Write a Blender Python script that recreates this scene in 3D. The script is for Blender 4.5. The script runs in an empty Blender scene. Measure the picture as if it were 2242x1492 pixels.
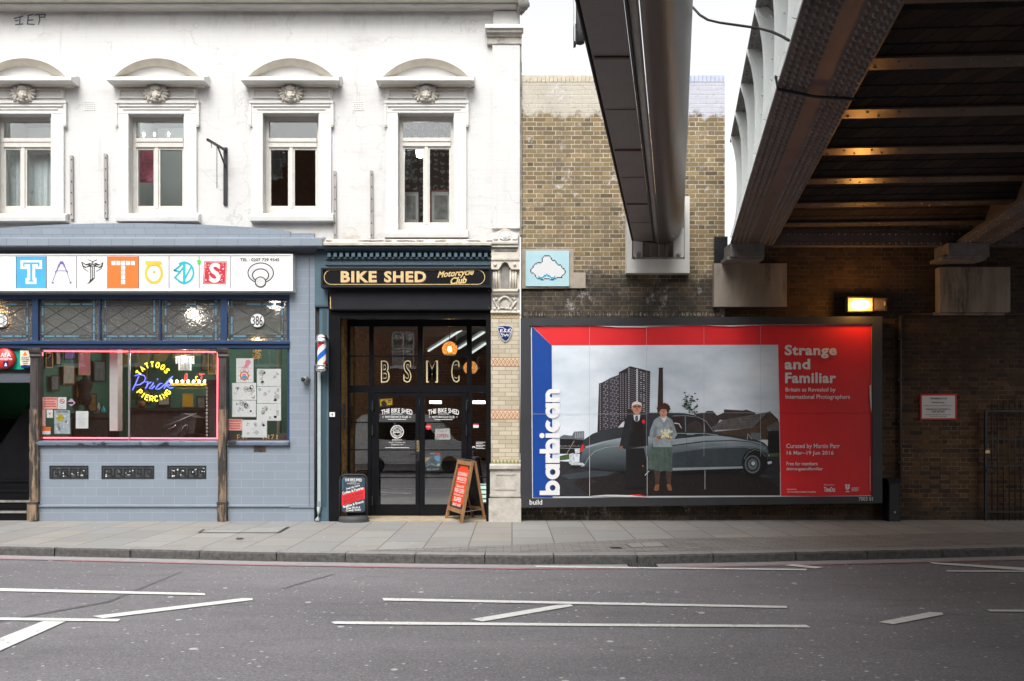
import bpy, math, random
from mathutils import Vector
R = random.Random(7)
S = bpy.context.scene
COL = S.collection
# the street is measured from the camera: y = distance to the facades, x = along them, z = up from the pavement
F, CX, HY, H, D = 1936.0, 1121.0, 935.0, 1.69, 16.0
# ------------------------------------------------------------------ camera
cam = bpy.data.cameras.new('camera'); co = bpy.data.objects.new('camera', cam); COL.objects.link(co)
co.location = (0, 0, H); co.rotation_euler = (math.radians(90), 0, 0)
cam.sensor_width = 36; cam.sensor_fit = 'HORIZONTAL'; cam.lens = F / 2242 * 36
cam.shift_y = (HY - 746) / 2242; cam.clip_start = .05; cam.clip_end = 800
S.camera = co
# ------------------------------------------------------------------ overcast sky, soft sun, exposure
EL, AZ = 50, 190            # sun height, compass direction it stands in (0 = +y, clockwise)
w = bpy.data.worlds.new('World'); S.world = w; w.use_nodes = True
wt = w.node_tree
sky = wt.nodes.new('ShaderNodeTexSky'); sky.sky_type = 'NISHITA'; sky.sun_disc = False
sky.sun_elevation = math.radians(EL); sky.sun_rotation = math.radians(AZ)
sky.air_density = 1.2; sky.dust_density = 4.0; sky.ozone_density = 1.0
hs = wt.nodes.new('ShaderNodeHueSaturation'); hs.inputs['Saturation'].default_value = .06
wt.links.new(sky.outputs[0], hs.inputs['Color'])
wt.links.new(hs.outputs[0], wt.nodes['Background'].inputs['Color'])
wt.nodes['Background'].inputs['Strength'].default_value = .15
sl = bpy.data.lights.new('sun', 'SUN'); so = bpy.data.objects.new('sun', sl); COL.objects.link(so)
sl.energy = 1.0; sl.angle = math.radians(30); sl.color = (1, .97, .93)
sdir = Vector((math.sin(math.radians(AZ)) * math.cos(math.radians(EL)), math.cos(math.radians(AZ)) * math.cos(math.radians(EL)), math.sin(math.radians(EL))))
so.rotation_euler = sdir.to_track_quat('Z', 'Y').to_euler(); so.location = (0, -5, 30)
S.view_settings.view_transform = 'Standard'; S.view_settings.look = 'None'
S.view_settings.exposure = 1.0; S.view_settings.gamma = 1
S.cycles.max_bounces = 8; S.cycles.transparent_max_bounces = 16
S.cycles.sample_clamp_indirect = 6; S.cycles.caustics_reflective = False; S.cycles.caustics_refractive = False

# ------------------------------------------------------------------ helpers: measuring
def X(px, d=D): return (px - CX) * d / F
def Z(py, d=D): return H - (py - HY) * d / F
def P(px, py, d=D): return Vector((X(px, d), d, Z(py, d)))
def G(px, py, z=0.0):
    d = F * (H - z) / (py - HY)
    return Vector((X(px, d), d, z))
def lin(r, g, b, k=1.0):
    o = []
    for c in (r, g, b):
        c /= 255.0
        o.append(min(.9, k * (c / 12.92 if c <= .04045 else ((c + .055) / 1.055) ** 2.4)))
    return tuple(o)

# ------------------------------------------------------------------ helpers: materials
def N(nt, t, ins=None, **at):
    n = nt.nodes.new(t)
    for k, v in at.items(): setattr(n, k, v)
    for k, v in (ins or {}).items():
        s = n.inputs[k]
        if isinstance(v, bpy.types.NodeSocket): nt.links.new(v, s)
        else: s.default_value = v if not (isinstance(v, tuple) and len(v) == 3 and s.type == 'RGBA') else (*v, 1)
    return n
def mth(nt, op, a, b=0.0, c=0.0):
    return N(nt, 'ShaderNodeMath', {0: a, 1: b, 2: c}, operation=op).outputs[0]
def mix(nt, f, a, b):
    return N(nt, 'ShaderNodeMix', {0: f, 6: a, 7: b}, data_type='RGBA').outputs[2]
def ramp(nt, f, stops, interp='LINEAR'):
    n = N(nt, 'ShaderNodeValToRGB', {0: f}); cr = n.color_ramp; cr.interpolation = interp
    while len(cr.elements) < len(stops): cr.elements.new(.5)
    for e, (p, c) in zip(cr.elements, stops):
        e.position = p; e.color = (*c, 1) if len(c) == 3 else c
    return n.outputs[0]
def sstep(nt, v, lo, hi):
    return N(nt, 'ShaderNodeMapRange', {0: v, 1: lo, 2: hi, 3: 0.0, 4: 1.0}, interpolation_type='SMOOTHSTEP').outputs[0]
def noise(nt, vec, sc, det=5, rough=.6):
    return N(nt, 'ShaderNodeTexNoise', {'Vector': vec, 'Scale': sc, 'Detail': det, 'Roughness': rough}).outputs[0]
def bump(nt, h, st, dist=.01):
    return N(nt, 'ShaderNodeBump', {'Height': h, 'Strength': st, 'Distance': dist}).outputs[0]
def newmat(name):
    m = bpy.data.materials.new(name); m.use_nodes = True
    nt = m.node_tree; b = nt.nodes['Principled BSDF']
    return m, nt, b
def pos(nt): return N(nt, 'ShaderNodeNewGeometry').outputs['Position']
def stretch(nt, v, s): return N(nt, 'ShaderNodeVectorMath', {0: v, 1: s}, operation='MULTIPLY').outputs[0]
MATS = {}
def plain(name, col, rough=.6, metal=0.0, var=.12, vs=2.5, bmp=0.0, bs=60.0, spec=.5, st=(1, 1, 1), dirt=None, ds=1.6, dt=(.55, .75)):
    m, nt, b = newmat(name); p = pos(nt)
    n = noise(nt, stretch(nt, p, st), vs)
    c0 = tuple(x * (1 - var) for x in col); c1 = tuple(min(.95, x * (1 + var)) for x in col)
    c = ramp(nt, n, [(.3, c0), (.7, c1)])
    if dirt:
        c = mix(nt, sstep(nt, noise(nt, stretch(nt, p, st), ds, 8, .7), *dt), c, (*dirt, 1))
    nt.links.new(c, b.inputs['Base Color'])
    b.inputs['Roughness'].default_value = rough; b.inputs['Metallic'].default_value = metal
    b.inputs['Specular IOR Level'].default_value = spec
    if bmp:
        nt.links.new(bump(nt, noise(nt, stretch(nt, p, st), bs, 4), bmp), b.inputs['Normal'])
    MATS[name] = m
    return m
def emis(name, col, st):
    m, nt, b = newmat(name)
    b.inputs['Base Color'].default_value = (*[min(.9, c) for c in col], 1)
    b.inputs['Emission Color'].default_value = (*col, 1); b.inputs['Emission Strength'].default_value = st
    return m
def glass(name, tint=(.9, .92, .92), ior=1.55, rough=.01, wav=.0):
    m, nt, b = newmat(name); nt.nodes.remove(b)
    t = N(nt, 'ShaderNodeBsdfTransparent', {0: (*tint, 1)})
    g = N(nt, 'ShaderNodeBsdfGlossy', {'Color': (1, 1, 1, 1), 'Roughness': rough})
    if wav:
        nb = bump(nt, noise(nt, pos(nt), 3.0, 2), wav, .02); nt.links.new(nb, g.inputs['Normal'])
    f0 = ((ior - 1) / (ior + 1)) ** 2          # reflectance rises towards grazing, the same from both sides
    fc = N(nt, 'ShaderNodeLayerWeight', {0: .5}).outputs['Facing']
    fr = mth(nt, 'ADD', f0, mth(nt, 'MULTIPLY', 1 - f0, mth(nt, 'POWER', fc, 5.0)))
    mx = N(nt, 'ShaderNodeMixShader', {0: fr, 1: t.outputs[0], 2: g.outputs[0]})
    nt.links.new(mx.outputs[0], nt.nodes['Material Output'].inputs[0])
    return m
def bricks(name, h, per, cols, mortar, mw=.011, rough=.85, ang=0.0, dirtfn=None, bmp=.6, wf=.38):
    """stretcher-and-header brickwork in the wall's own plane (x + y along, z up)"""
    m, nt, b = newmat(name); p = pos(nt)
    sx = N(nt, 'ShaderNodeSeparateXYZ', {0: p}).outputs
    u = mth(nt, 'ADD', sx[0], mth(nt, 'MULTIPLY', sx[1], 1.0 if not ang else ang))
    wob = mth(nt, 'MULTIPLY', mth(nt, 'SUBTRACT', noise(nt, p, 7.0, 2), .5), .016)
    v = mth(nt, 'ADD', sx[2], wob)
    rv = mth(nt, 'DIVIDE', v, h); row = mth(nt, 'FLOOR', rv); fv = mth(nt, 'FRACT', rv)
    odd = mth(nt, 'MULTIPLY', mth(nt, 'FLOORED_MODULO', row, 2.0), .5)
    uu = mth(nt, 'ADD', mth(nt, 'DIVIDE', u, per), odd)
    cell = mth(nt, 'FLOOR', uu); fu = mth(nt, 'FRACT', uu)
    head = mth(nt, 'GREATER_THAN', fu, .6667)
    ls = mth(nt, 'MULTIPLY', fu, 1.5); lh = mth(nt, 'MULTIPLY', mth(nt, 'SUBTRACT', fu, .6667), 3.0)
    loc = mth(nt, 'ADD', mth(nt, 'MULTIPLY', ls, mth(nt, 'SUBTRACT', 1.0, head)), mth(nt, 'MULTIPLY', lh, head))
    wd = mth(nt, 'SUBTRACT', per * .6667, mth(nt, 'MULTIPLY', head, per * .3333))
    du = mth(nt, 'MULTIPLY', mth(nt, 'MINIMUM', loc, mth(nt, 'SUBTRACT', 1.0, loc)), wd)
    dv = mth(nt, 'MULTIPLY', mth(nt, 'MINIMUM', fv, mth(nt, 'SUBTRACT', 1.0, fv)), h)
    dm = mth(nt, 'ADD', mth(nt, 'MINIMUM', du, dv), mth(nt, 'MULTIPLY', mth(nt, 'SUBTRACT', noise(nt, p, 40.0, 3), .5), .006))
    br = sstep(nt, dm, mw * .5 - .002, mw * .5 + .003)
    cv = N(nt, 'ShaderNodeCombineXYZ', {0: mth(nt, 'ADD', mth(nt, 'MULTIPLY', cell, 2.0), head), 1: row, 2: 3.0}).outputs[0]
    rnd = N(nt, 'ShaderNodeTexWhiteNoise', {0: cv}, noise_dimensions='3D').outputs[0]
    k = len(cols)
    bc = ramp(nt, rnd, [(i / (k - 1) if k > 1 else 0, c) for i, c in enumerate(cols)])
    fine = noise(nt, p, 30.0, 5, .7)
    bc = mix(nt, mth(nt, 'MULTIPLY', sstep(nt, fine, .45, .75), .35), bc, (.06, .05, .04, 1))
    worn = sstep(nt, noise(nt, p, 4.0, 7, .75), .42, .62)
    mo_ = mix(nt, worn, tuple(q * wf for q in mortar) + (1,), (*mortar, 1))
    c = mix(nt, br, mo_, bc)
    if dirtfn: c = dirtfn(nt, p, sx, c, br)
    nt.links.new(c, b.inputs['Base Color'])
    b.inputs['Roughness'].default_value = rough; b.inputs['Specular IOR Level'].default_value = .25
    hgt = mth(nt, 'ADD', mth(nt, 'MULTIPLY', br, .7), mth(nt, 'MULTIPLY', fine, .3))
    nt.links.new(bump(nt, hgt, bmp, .012), b.inputs['Normal'])
    return m
def tiles(name, col, w, h, joint, jw=.004, rough=.3, var=.06, plan=False, off=.5, dirt=None, bmp=.25, rot=0.0, ds=.9, gum=False):
    """running-bond tiles or slabs; plan=True lays them on the ground"""
    m, nt, b = newmat(name); p = pos(nt)
    sx = N(nt, 'ShaderNodeSeparateXYZ', {0: p}).outputs
    if plan: vec = p
    else: vec = N(nt, 'ShaderNodeCombineXYZ', {0: mth(nt, 'ADD', sx[0], sx[1]), 1: sx[2], 2: 0.0}).outputs[0]
    if rot: vec = N(nt, 'ShaderNodeVectorRotate', {'Vector': vec, 'Angle': rot}, rotation_type='Z_AXIS').outputs[0]
    t = N(nt, 'ShaderNodeTexBrick', {'Vector': vec, 'Color1': (0, 0, 0, 1), 'Color2': (1, 1, 1, 1), 'Mortar': (.5, .5, .5, 1), 'Scale': 1.0,
                                     'Mortar Size': jw, 'Mortar Smooth': .1, 'Bias': 0.0, 'Brick Width': w, 'Row Height': h}, offset=off)
    cs = [tuple(x * (1 - var) for x in col), tuple(x * (1 - var * .2) for x in col), tuple(min(.9, x * (1 + var)) for x in col)] if not isinstance(col, list) else col
    c = ramp(nt, t.outputs[0], [(i / (len(cs) - 1), q) for i, q in enumerate(cs)])
    n2 = noise(nt, p, ds, 7, .65)
    c = mix(nt, mth(nt, 'MULTIPLY', n2, .35), c, tuple(x * .72 for x in cs[0]) + (1,))
    if dirt: c = mix(nt, sstep(nt, noise(nt, p, 2.3, 8, .75), .58, .8), c, (*dirt, 1))
    c = mix(nt, mth(nt, 'MULTIPLY', t.outputs[1], .9), c, (*joint, 1))
    if gum:      # trodden gum, dark and pale, and soft stains
        st_ = sstep(nt, noise(nt, stretch(nt, p, (1, .6, 1)), 1.3, 8, .7), .5, .72); c = mix(nt, mth(nt, 'MULTIPLY', st_, .35), c, lin(112, 106, 98) + (1,))
        for sc, lim, col_, am in ((5.0, .6, lin(96, 92, 88), .5), (7.0, .72, lin(214, 212, 208), .6)):
            vo = N(nt, 'ShaderNodeTexVoronoi', {'Vector': p, 'Scale': sc}); rn = N(nt, 'ShaderNodeSeparateColor', {0: vo.outputs['Color']}).outputs
            g = mth(nt, 'MULTIPLY', mth(nt, 'LESS_THAN', vo.outputs['Distance'], mth(nt, 'MULTIPLY', rn[1], .14)), mth(nt, 'GREATER_THAN', rn[0], lim)); c = mix(nt, mth(nt, 'MULTIPLY', g, am), c, (*col_, 1))
    nt.links.new(c, b.inputs['Base Color']); b.inputs['Roughness'].default_value = rough
    b.inputs['Specular IOR Level'].default_value = .4
    hh = mth(nt, 'ADD', mth(nt, 'SUBTRACT', 1.0, t.outputs[1]), mth(nt, 'MULTIPLY', noise(nt, p, 45.0, 4), .35))
    nt.links.new(bump(nt, hh, bmp, .008), b.inputs['Normal'])
    return m

# ------------------------------------------------------------------ helpers: meshes
WL = {}
class MB:
    """collects shapes; build() links them as one mesh object whose origin is at its middle"""
    def __init__(s): s.v = []; s.f = []; s.fm = []; s.ms = []; s.sm = []
    def mi(s, m):
        if m not in s.ms: s.ms.append(m)
        return s.ms.index(m)
    def add(s, vs, fs, m, smooth=False):
        o = len(s.v); k = s.mi(m)
        s.v += [Vector(q) for q in vs]
        for f in fs:
            s.f.append([o + i for i in f]); s.fm.append(k); s.sm.append(smooth)
        return s
    def box(s, x0, x1, y0, y1, z0, z1, m):
        x0, x1 = sorted((x0, x1)); y0, y1 = sorted((y0, y1)); z0, z1 = sorted((z0, z1))
        v = [(x, y, z) for z in (z0, z1) for y in (y0, y1) for x in (x0, x1)]
        return s.add(v, [(0, 2, 3, 1), (4, 5, 7, 6), (0, 1, 5, 4), (2, 6, 7, 3), (0, 4, 6, 2), (1, 3, 7, 5)], m)
    def pbox(s, a, b, c, e, d, th, m):
        """box whose front, at distance d, covers the given window of the facade"""
        return s.box(X(a, d), X(c, d), d, d + th, Z(e, d), Z(b, d), m)
    def poly(s, pts, d, th, m, mp=None, smooth=False):
        mp = mp or (lambda x, y, dd: P(x, y, dd))
        ar = sum(pts[i][0] * pts[(i + 1) % len(pts)][1] - pts[(i + 1) % len(pts)][0] * pts[i][1] for i in range(len(pts)))
        if ar > 0: pts = pts[::-1]
        n = len(pts); fr = [mp(x, y, d) for x, y in pts]
        if not th: return s.add(fr, [tuple(range(n))], m)
        bk = [q + Vector((0, th, 0)) for q in fr]
        fs = [tuple(range(n)), tuple(range(2 * n - 1, n - 1, -1))]
        fs += [(i, n + i, n + (i + 1) % n, (i + 1) % n) for i in range(n)]
        return s.add(fr + bk, fs, m, smooth)
    def stroke(s, pts, wd, d, m, mp=None, th=0):
        """flat ribbon of width wd along a line"""
        for i in range(len(pts) - 1):
            (x0, y0), (x1, y1) = pts[i], pts[i + 1]
            L = math.hypot(x1 - x0, y1 - y0) or 1
            ex, ey = (x1 - x0) / L * wd * .35, (y1 - y0) / L * wd * .35
            nx, ny = -(y1 - y0) / L * wd / 2, (x1 - x0) / L * wd / 2
            s.poly([(x0 - ex + nx, y0 - ey + ny), (x1 + ex + nx, y1 + ey + ny), (x1 + ex - nx, y1 + ey - ny), (x0 - ex - nx, y0 - ey - ny)], d - (i % 5) * .0001, th, m, mp)
        return s
    def ell(s, cx, cy, rx, ry, d, m, n=28, th=0, a0=0, a1=360, mp=None):
        pts = [(cx + rx * math.cos(math.radians(a0 + (a1 - a0) * i / n)), cy - ry * math.sin(math.radians(a0 + (a1 - a0) * i / n))) for i in range(n if a1 - a0 >= 360 else n + 1)]
        return s.poly(pts, d, th, m, mp)
    def ring(s, cx, cy, r0x, r0y, r1x, r1y, d, m, n=28, a0=0, a1=360, mp=None, th=0):
        for i in range(n):
            t0, t1 = [math.radians(a0 + (a1 - a0) * (i + j) / n) for j in (0, 1)]
            s.poly([(cx + r0x * math.cos(t0), cy - r0y * math.sin(t0)), (cx + r1x * math.cos(t0), cy - r1y * math.sin(t0)),
                    (cx + r1x * math.cos(t1), cy - r1y * math.sin(t1)), (cx + r0x * math.cos(t1), cy - r0y * math.sin(t1))], d, th, m, mp)
        return s
    def tube(s, pts, r, m, n=8, smooth=True, caps=True):
        pts = [Vector(q) for q in pts]; rs = r if isinstance(r, (list, tuple)) else [r] * len(pts)
        vs = []; fs = []; K = len(pts)
        for i, q in enumerate(pts):
            t = (pts[min(i + 1, K - 1)] - pts[max(i - 1, 0)]).normalized()
            a = Vector((0, 0, 1)) if abs(t.z) < .9 else Vector((0, 1, 0))
            e = t.cross(a).normalized(); g = e.cross(t)
            for k in range(n):
                an = 2 * math.pi * k / n
                vs.append(q + (e * math.cos(an) + g * math.sin(an)) * rs[i])
        for i in range(K - 1):
            for k in range(n):
                fs.append((i * n + k, i * n + (k + 1) % n, (i + 1) * n + (k + 1) % n, (i + 1) * n + k))
        if caps: fs += [tuple(range(n - 1, -1, -1)), tuple((K - 1) * n + k for k in range(n))]
        return s.add(vs, fs, m, smooth)
    def lathe(s, prof, c, m, n=20, axis='z', smooth=True):
        c = Vector(c); vs = []; fs = []
        for r, h in prof:
            for k in range(n):
                a = 2 * math.pi * k / n; q = (r * math.cos(a), r * math.sin(a))
                vs.append(c + (Vector((q[0], q[1], h)) if axis == 'z' else Vector((q[0], h, q[1]))))
        for i in range(len(prof) - 1):
            for k in range(n):
                fs.append((i * n + k, i * n + (k + 1) % n, (i + 1) * n + (k + 1) % n, (i + 1) * n + k))
        fs += [tuple(range(n - 1, -1, -1)), tuple((len(prof) - 1) * n + k for k in range(n))]
        return s.add(vs, fs, m, smooth)
    def blob(s, c, r, m, n=12, k=8, nz=0.0, rot=0.0):
        c = Vector(c); r = r if isinstance(r, tuple) else (r, r, r); vs = []; fs = []
        for i in range(k + 1):
            ph = math.pi * i / k
            for j in range(n):
                a = 2 * math.pi * j / n; q = 1 + (R.random() - .5) * nz
                x, y, z = r[0] * math.sin(ph) * math.cos(a) * q, r[1] * math.sin(ph) * math.sin(a) * q, -r[2] * math.cos(ph) * q
                vs.append(c + Vector((x * math.cos(rot) - z * math.sin(rot), y, x * math.sin(rot) + z * math.cos(rot))))
        for i in range(k):
            for j in range(n):
                fs.append((i * n + j, i * n + (j + 1) % n, (i + 1) * n + (j + 1) % n, (i + 1) * n + j))
        return s.add(vs, fs, m, True)
    def prof(s, x0, x1, pts, m):
        """moulding: a (y, z) outline run along x"""
        n = len(pts)
        ar = sum(pts[i][0] * pts[(i + 1) % n][1] - pts[(i + 1) % n][0] * pts[i][1] for i in range(n))
        if ar < 0: pts = pts[::-1]
        vs = [(x0, y, z) for y, z in pts] + [(x1, y, z) for y, z in pts]
        fs = [tuple(range(n - 1, -1, -1)), tuple(range(n, 2 * n))] + [(i, (i + 1) % n, n + (i + 1) % n, n + i) for i in range(n)]
        return s.add(vs, fs, m)
    def mould(s, a, c, pts, base, m):
        """moulding from picture columns a to c; pts = (how far it stands out, picture row)"""
        q = [(base - pr, Z(py, base - pr)) for pr, py in pts]
        q += [(base + .02, q[-1][1]), (base + .02, q[0][1])]
        dm = base - max(pr for pr, _ in pts)
        return s.prof(X(a, dm), X(c, dm), q, m)
    def bar(s, p, q, w, h, m, up=(0, 0, 1)):
        p = Vector(p); q = Vector(q); t = (q - p).normalized(); u = Vector(up)
        e = t.cross(u).normalized() * w / 2; g = e.cross(t).normalized() * h / 2
        vs = [b + sx * e + sg * g for b in (p, q) for sx, sg in ((-1, -1), (1, -1), (1, 1), (-1, 1))]
        return s.add(vs, [(0, 1, 2, 3), (7, 6, 5, 4), (0, 4, 5, 1), (1, 5, 6, 2), (2, 6, 7, 3), (3, 7, 4, 0)], m)
    def wall(s, x0, x1, z0, z1, holes, y, m, reveal=.22, mr=None):
        """wall face with openings and their reveals; holes = (x0, x1, z0, z1)"""
        xs = sorted({x0, x1, *[q for h in holes for q in h[:2]]}); zs = sorted({z0, z1, *[q for h in holes for q in h[2:]]})
        for i in range(len(xs) - 1):
            for j in range(len(zs) - 1):
                a, b, c, e = xs[i], xs[i + 1], zs[j], zs[j + 1]
                mx, mz = (a + b) / 2, (c + e) / 2
                if a < x0 - 1e-6 or b > x1 + 1e-6 or c < z0 - 1e-6 or e > z1 + 1e-6: continue
                if any(h[0] < mx < h[1] and h[2] < mz < h[3] for h in holes): continue
                s.add([(a, y, c), (b, y, c), (b, y, e), (a, y, e)], [(0, 1, 2, 3)], m)
        for a, b, c, e in holes:
            r = y + reveal; k = mr or m
            s.add([(a, y, c), (a, y, e), (a, r, e), (a, r, c)], [(0, 1, 2, 3)], k)
            s.add([(b, y, c), (b, r, c), (b, r, e), (b, y, e)], [(0, 1, 2, 3)], k)
            s.add([(a, y, e), (b, y, e), (b, r, e), (a, r, e)], [(0, 1, 2, 3)], k)
            s.add([(a, y, c), (a, r, c), (b, r, c), (b, y, c)], [(0, 1, 2, 3)], k)
        return s
    def room(s, x0, x1, y0, y1, z0, z1, ml, mr, mb, mc, mf):
        """inside faces of a room open to the street side"""
        s.add([(x0, y0, z0), (x0, y1, z0), (x0, y1, z1), (x0, y0, z1)], [(0, 1, 2, 3)], ml)
        s.add([(x1, y0, z0), (x1, y0, z1), (x1, y1, z1), (x1, y1, z0)], [(0, 1, 2, 3)], mr)
        s.add([(x0, y1, z0), (x1, y1, z0), (x1, y1, z1), (x0, y1, z1)], [(0, 1, 2, 3)], mb)
        s.add([(x0, y0, z1), (x0, y1, z1), (x1, y1, z1), (x1, y0, z1)], [(0, 1, 2, 3)], mc)
        return s.add([(x0, y0, z0), (x1, y0, z0), (x1, y1, z0), (x0, y1, z0)], [(0, 1, 2, 3)], mf)
    def text(s, t, x0, y0, x1, y1, d, m, off=.02, shear=0.0, rot=0.0, th=0, warp=None, mp=None, sp=1.0):
        """lettering stretched to fill the given picture window"""
        mp = mp or (lambda x, y, dd: P(x, y, dd))
        vs, fs = glyphs(t, off, shear, sp)
        cx, cy = (x0 + x1) / 2, (y0 + y1) / 2; q = []
        for u, v in vs:
            if warp: px, py = warp(u, v)
            else: px, py = x0 + u * (x1 - x0), y1 - v * (y1 - y0)
            if rot:
                a = math.radians(-rot); dx, dy = px - cx, py - cy
                px, py = cx + dx * math.cos(a) - dy * math.sin(a), cy + dx * math.sin(a) + dy * math.cos(a)
            q.append(mp(px, py, d))
        return s.add(q, fs, m)
    def build(s, name, parent=None, label=None, cat=None, group=None, kind=None, origin=None):
        if not s.v: raise ValueError(name)
        lo = Vector([min(v[i] for v in s.v) for i in range(3)]); hi = Vector([max(v[i] for v in s.v) for i in range(3)])
        c = Vector(origin) if origin else (lo + hi) / 2
        me = bpy.data.meshes.new(name); me.from_pydata([v - c for v in s.v], [], s.f)
        for m in s.ms: me.materials.append(m)
        me.polygons.foreach_set('material_index', s.fm); me.polygons.foreach_set('use_smooth', s.sm)
        me.update()
        o = bpy.data.objects.new(name, me); COL.objects.link(o)
        if parent: o.parent = parent; o.location = c - WL[parent.name]
        else: o.location = c
        WL[o.name] = c
        tag(o, label, cat, group, kind)
        return o
def tag(o, label=None, cat=None, group=None, kind=None):
    if label: o['label'] = label
    if cat: o['category'] = cat
    if group: o['group'] = group
    if kind: o['kind'] = kind
    return o
def thing(name, label, cat, loc, group=None):
    o = bpy.data.objects.new(name, None); COL.objects.link(o); o.location = loc; o.empty_display_size = .2
    WL[o.name] = Vector(loc)
    return tag(o, label, cat, group)
GL = {}
def glyphs(t, off, shear, sp):
    k = (t, off, shear, sp)
    if k not in GL:
        cu = bpy.data.curves.new('lettering', 'FONT'); cu.body = t; cu.offset = off; cu.shear = shear; cu.resolution_u = 3; cu.space_character = sp
        cu.align_x = 'CENTER'
        ob = bpy.data.objects.new('lettering', cu); me = bpy.data.meshes.new_from_object(ob)
        vs = [(v.co.x, v.co.y) for v in me.vertices]; fs = [tuple(p.vertices) for p in me.polygons]
        bpy.data.objects.remove(ob); bpy.data.curves.remove(cu); bpy.data.meshes.remove(me)
        ax, bx = min(v[0] for v in vs), max(v[0] for v in vs); ay, by = min(v[1] for v in vs), max(v[1] for v in vs)
        GL[k] = ([((a - ax) / (bx - ax or 1), (b - ay) / (by - ay or 1)) for a, b in vs], fs)
    return GL[k]
def arcpts(cx, y, a, h, n=20):
    """points of a flat arch: half width a, rise h, springing at (cx, y)"""
    r = (a * a + h * h) / (2 * h); t = math.asin(min(1, a / r))
    return [(cx + r * math.sin(-t + 2 * t * i / n), y + (r - h) - r * math.cos(-t + 2 * t * i / n)) for i in range(n + 1)]
# ------------------------------------------------------------------ materials
K = .78
white_wall = plain('white_paint', (.80, .79, .77), .75, var=.03, vs=3, bmp=.25, bs=18, st=(.35, 1, 2.2), dirt=(.62, .61, .57), ds=1.1, dt=(.62, .82))
# painted brick: courses only show as a faint relief
def _wb():
    m, nt, b = newmat('painted_brick'); p = pos(nt)
    sx = N(nt, 'ShaderNodeSeparateXYZ', {0: p}).outputs
    vec = N(nt, 'ShaderNodeCombineXYZ', {0: mth(nt, 'ADD', sx[0], sx[1]), 1: sx[2], 2: 0.0}).outputs[0]
    t = N(nt, 'ShaderNodeTexBrick', {'Vector': vec, 'Scale': 1.0, 'Mortar Size': .007, 'Mortar Smooth': .7, 'Brick Width': .23, 'Row Height': .08})
    g = sstep(nt, noise(nt, stretch(nt, p, (.5, 1, 1.6)), 1.6, 9, .78), .52, .78)
    c = mix(nt, g, (.60, .595, .585, 1), (.46, .445, .42, 1))
    # grime creeping out from under the cornice and above the shop roofs
    top = mth(nt, 'MULTIPLY', sstep(nt, sx[2], 8.6, 9.35), sstep(nt, noise(nt, stretch(nt, p, (1, 1, .5)), 2.2, 8, .8), .46, .7))
    c = mix(nt, top, c, (.43, .42, .40, 1))
    low = mth(nt, 'MULTIPLY', mth(nt, 'SUBTRACT', 1.0, sstep(nt, sx[2], 5.05, 5.55)), sstep(nt, noise(nt, p, 3.0, 8, .75), .42, .66))
    c = mix(nt, low, c, (.52, .46, .38, 1))
    runs = mth(nt, 'MULTIPLY', sstep(nt, noise(nt, stretch(nt, p, (5, 1, .35)), 1.7, 7, .7), .56, .74), .5)
    c = mix(nt, runs, c, (.44, .425, .40, 1))
    cr_ = N(nt, 'ShaderNodeTexVoronoi', {'Vector': N(nt, 'ShaderNodeVectorMath', {0: p, 1: N(nt, 'ShaderNodeTexNoise', {'Vector': p, 'Scale': 2.5, 'Detail': 5.0}).outputs['Color']}, operation='ADD').outputs[0], 'Scale': .75}, feature='DISTANCE_TO_EDGE').outputs['Distance']
    ck = mth(nt, 'MULTIPLY', mth(nt, 'SUBTRACT', 1.0, sstep(nt, cr_, .004, .014)), sstep(nt, noise(nt, p, 1.1, 4), .48, .6))
    c = mix(nt, mth(nt, 'MULTIPLY', ck, .38), c, (.36, .34, .31, 1))
    pits = sstep(nt, noise(nt, p, 9.0, 6, .75), .7, .76)
    c = mix(nt, mth(nt, 'MULTIPLY', pits, .7), c, (.45, .43, .4, 1))
    nt.links.new(c, b.inputs['Base Color']); b.inputs['Roughness'].default_value = .7; b.inputs['Specular IOR Level'].default_value = .25
    h = mth(nt, 'ADD', mth(nt, 'MULTIPLY', mth(nt, 'SUBTRACT', 1.0, t.outputs[1]), .5), noise(nt, p, 22.0, 5, .7))
    nt.links.new(bump(nt, h, .22, .01), b.inputs['Normal'])
    return m
painted_brick = _wb()
stone_white = plain('painted_stone', (.64, .63, .605), .7, var=.05, vs=4, bmp=.15, bs=30, dirt=(.44, .42, .37), ds=2.2, dt=(.6, .82))
stone_cornice = plain('cornice_render', (.50, .485, .455), .85, var=.12, vs=5, bmp=.3, bs=30, dirt=(.24, .23, .21), ds=2.4, dt=(.56, .76), st=(.5, 1, 1))
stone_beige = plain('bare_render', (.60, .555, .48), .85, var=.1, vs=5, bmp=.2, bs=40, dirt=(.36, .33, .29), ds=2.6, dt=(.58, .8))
stone_grey = plain('weathered_stone', (.47, .44, .39), .9, var=.2, vs=6, bmp=.5, bs=35, dirt=(.13, .125, .12), ds=2.4, dt=(.55, .75))
stone_dark = plain('sooty_stone', (.22, .21, .195), .9, var=.35, vs=5, bmp=.5, bs=30, dirt=(.07, .075, .06), ds=3, dt=(.5, .7))
moss = plain('moss', (.10, .115, .05), .95, var=.5, vs=14, bmp=.8, bs=40)
cream_wood = plain('cream_paint', (.60, .575, .53), .55, var=.07, vs=9, bmp=.1, bs=30, dirt=(.3, .26, .2), ds=4, dt=(.62, .8))
batten_wood = plain('weathered_timber', (.33, .31, .29), .85, var=.25, vs=9, bmp=.4, bs=40, st=(1, 1, .15))
iron = plain('black_iron', (.022, .023, .026), .5, .3, var=.3, vs=10, bmp=.1)
chrome = plain('chrome', (.72, .72, .72), .12, 1.0, var=.03)
steel = plain('dull_steel', (.42, .43, .44), .38, .9, var=.1, vs=8)
grey_paint = plain('grey_paint', lin(140, 150, 163, K), .32, var=.05, vs=3, bmp=.06, bs=25)
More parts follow.
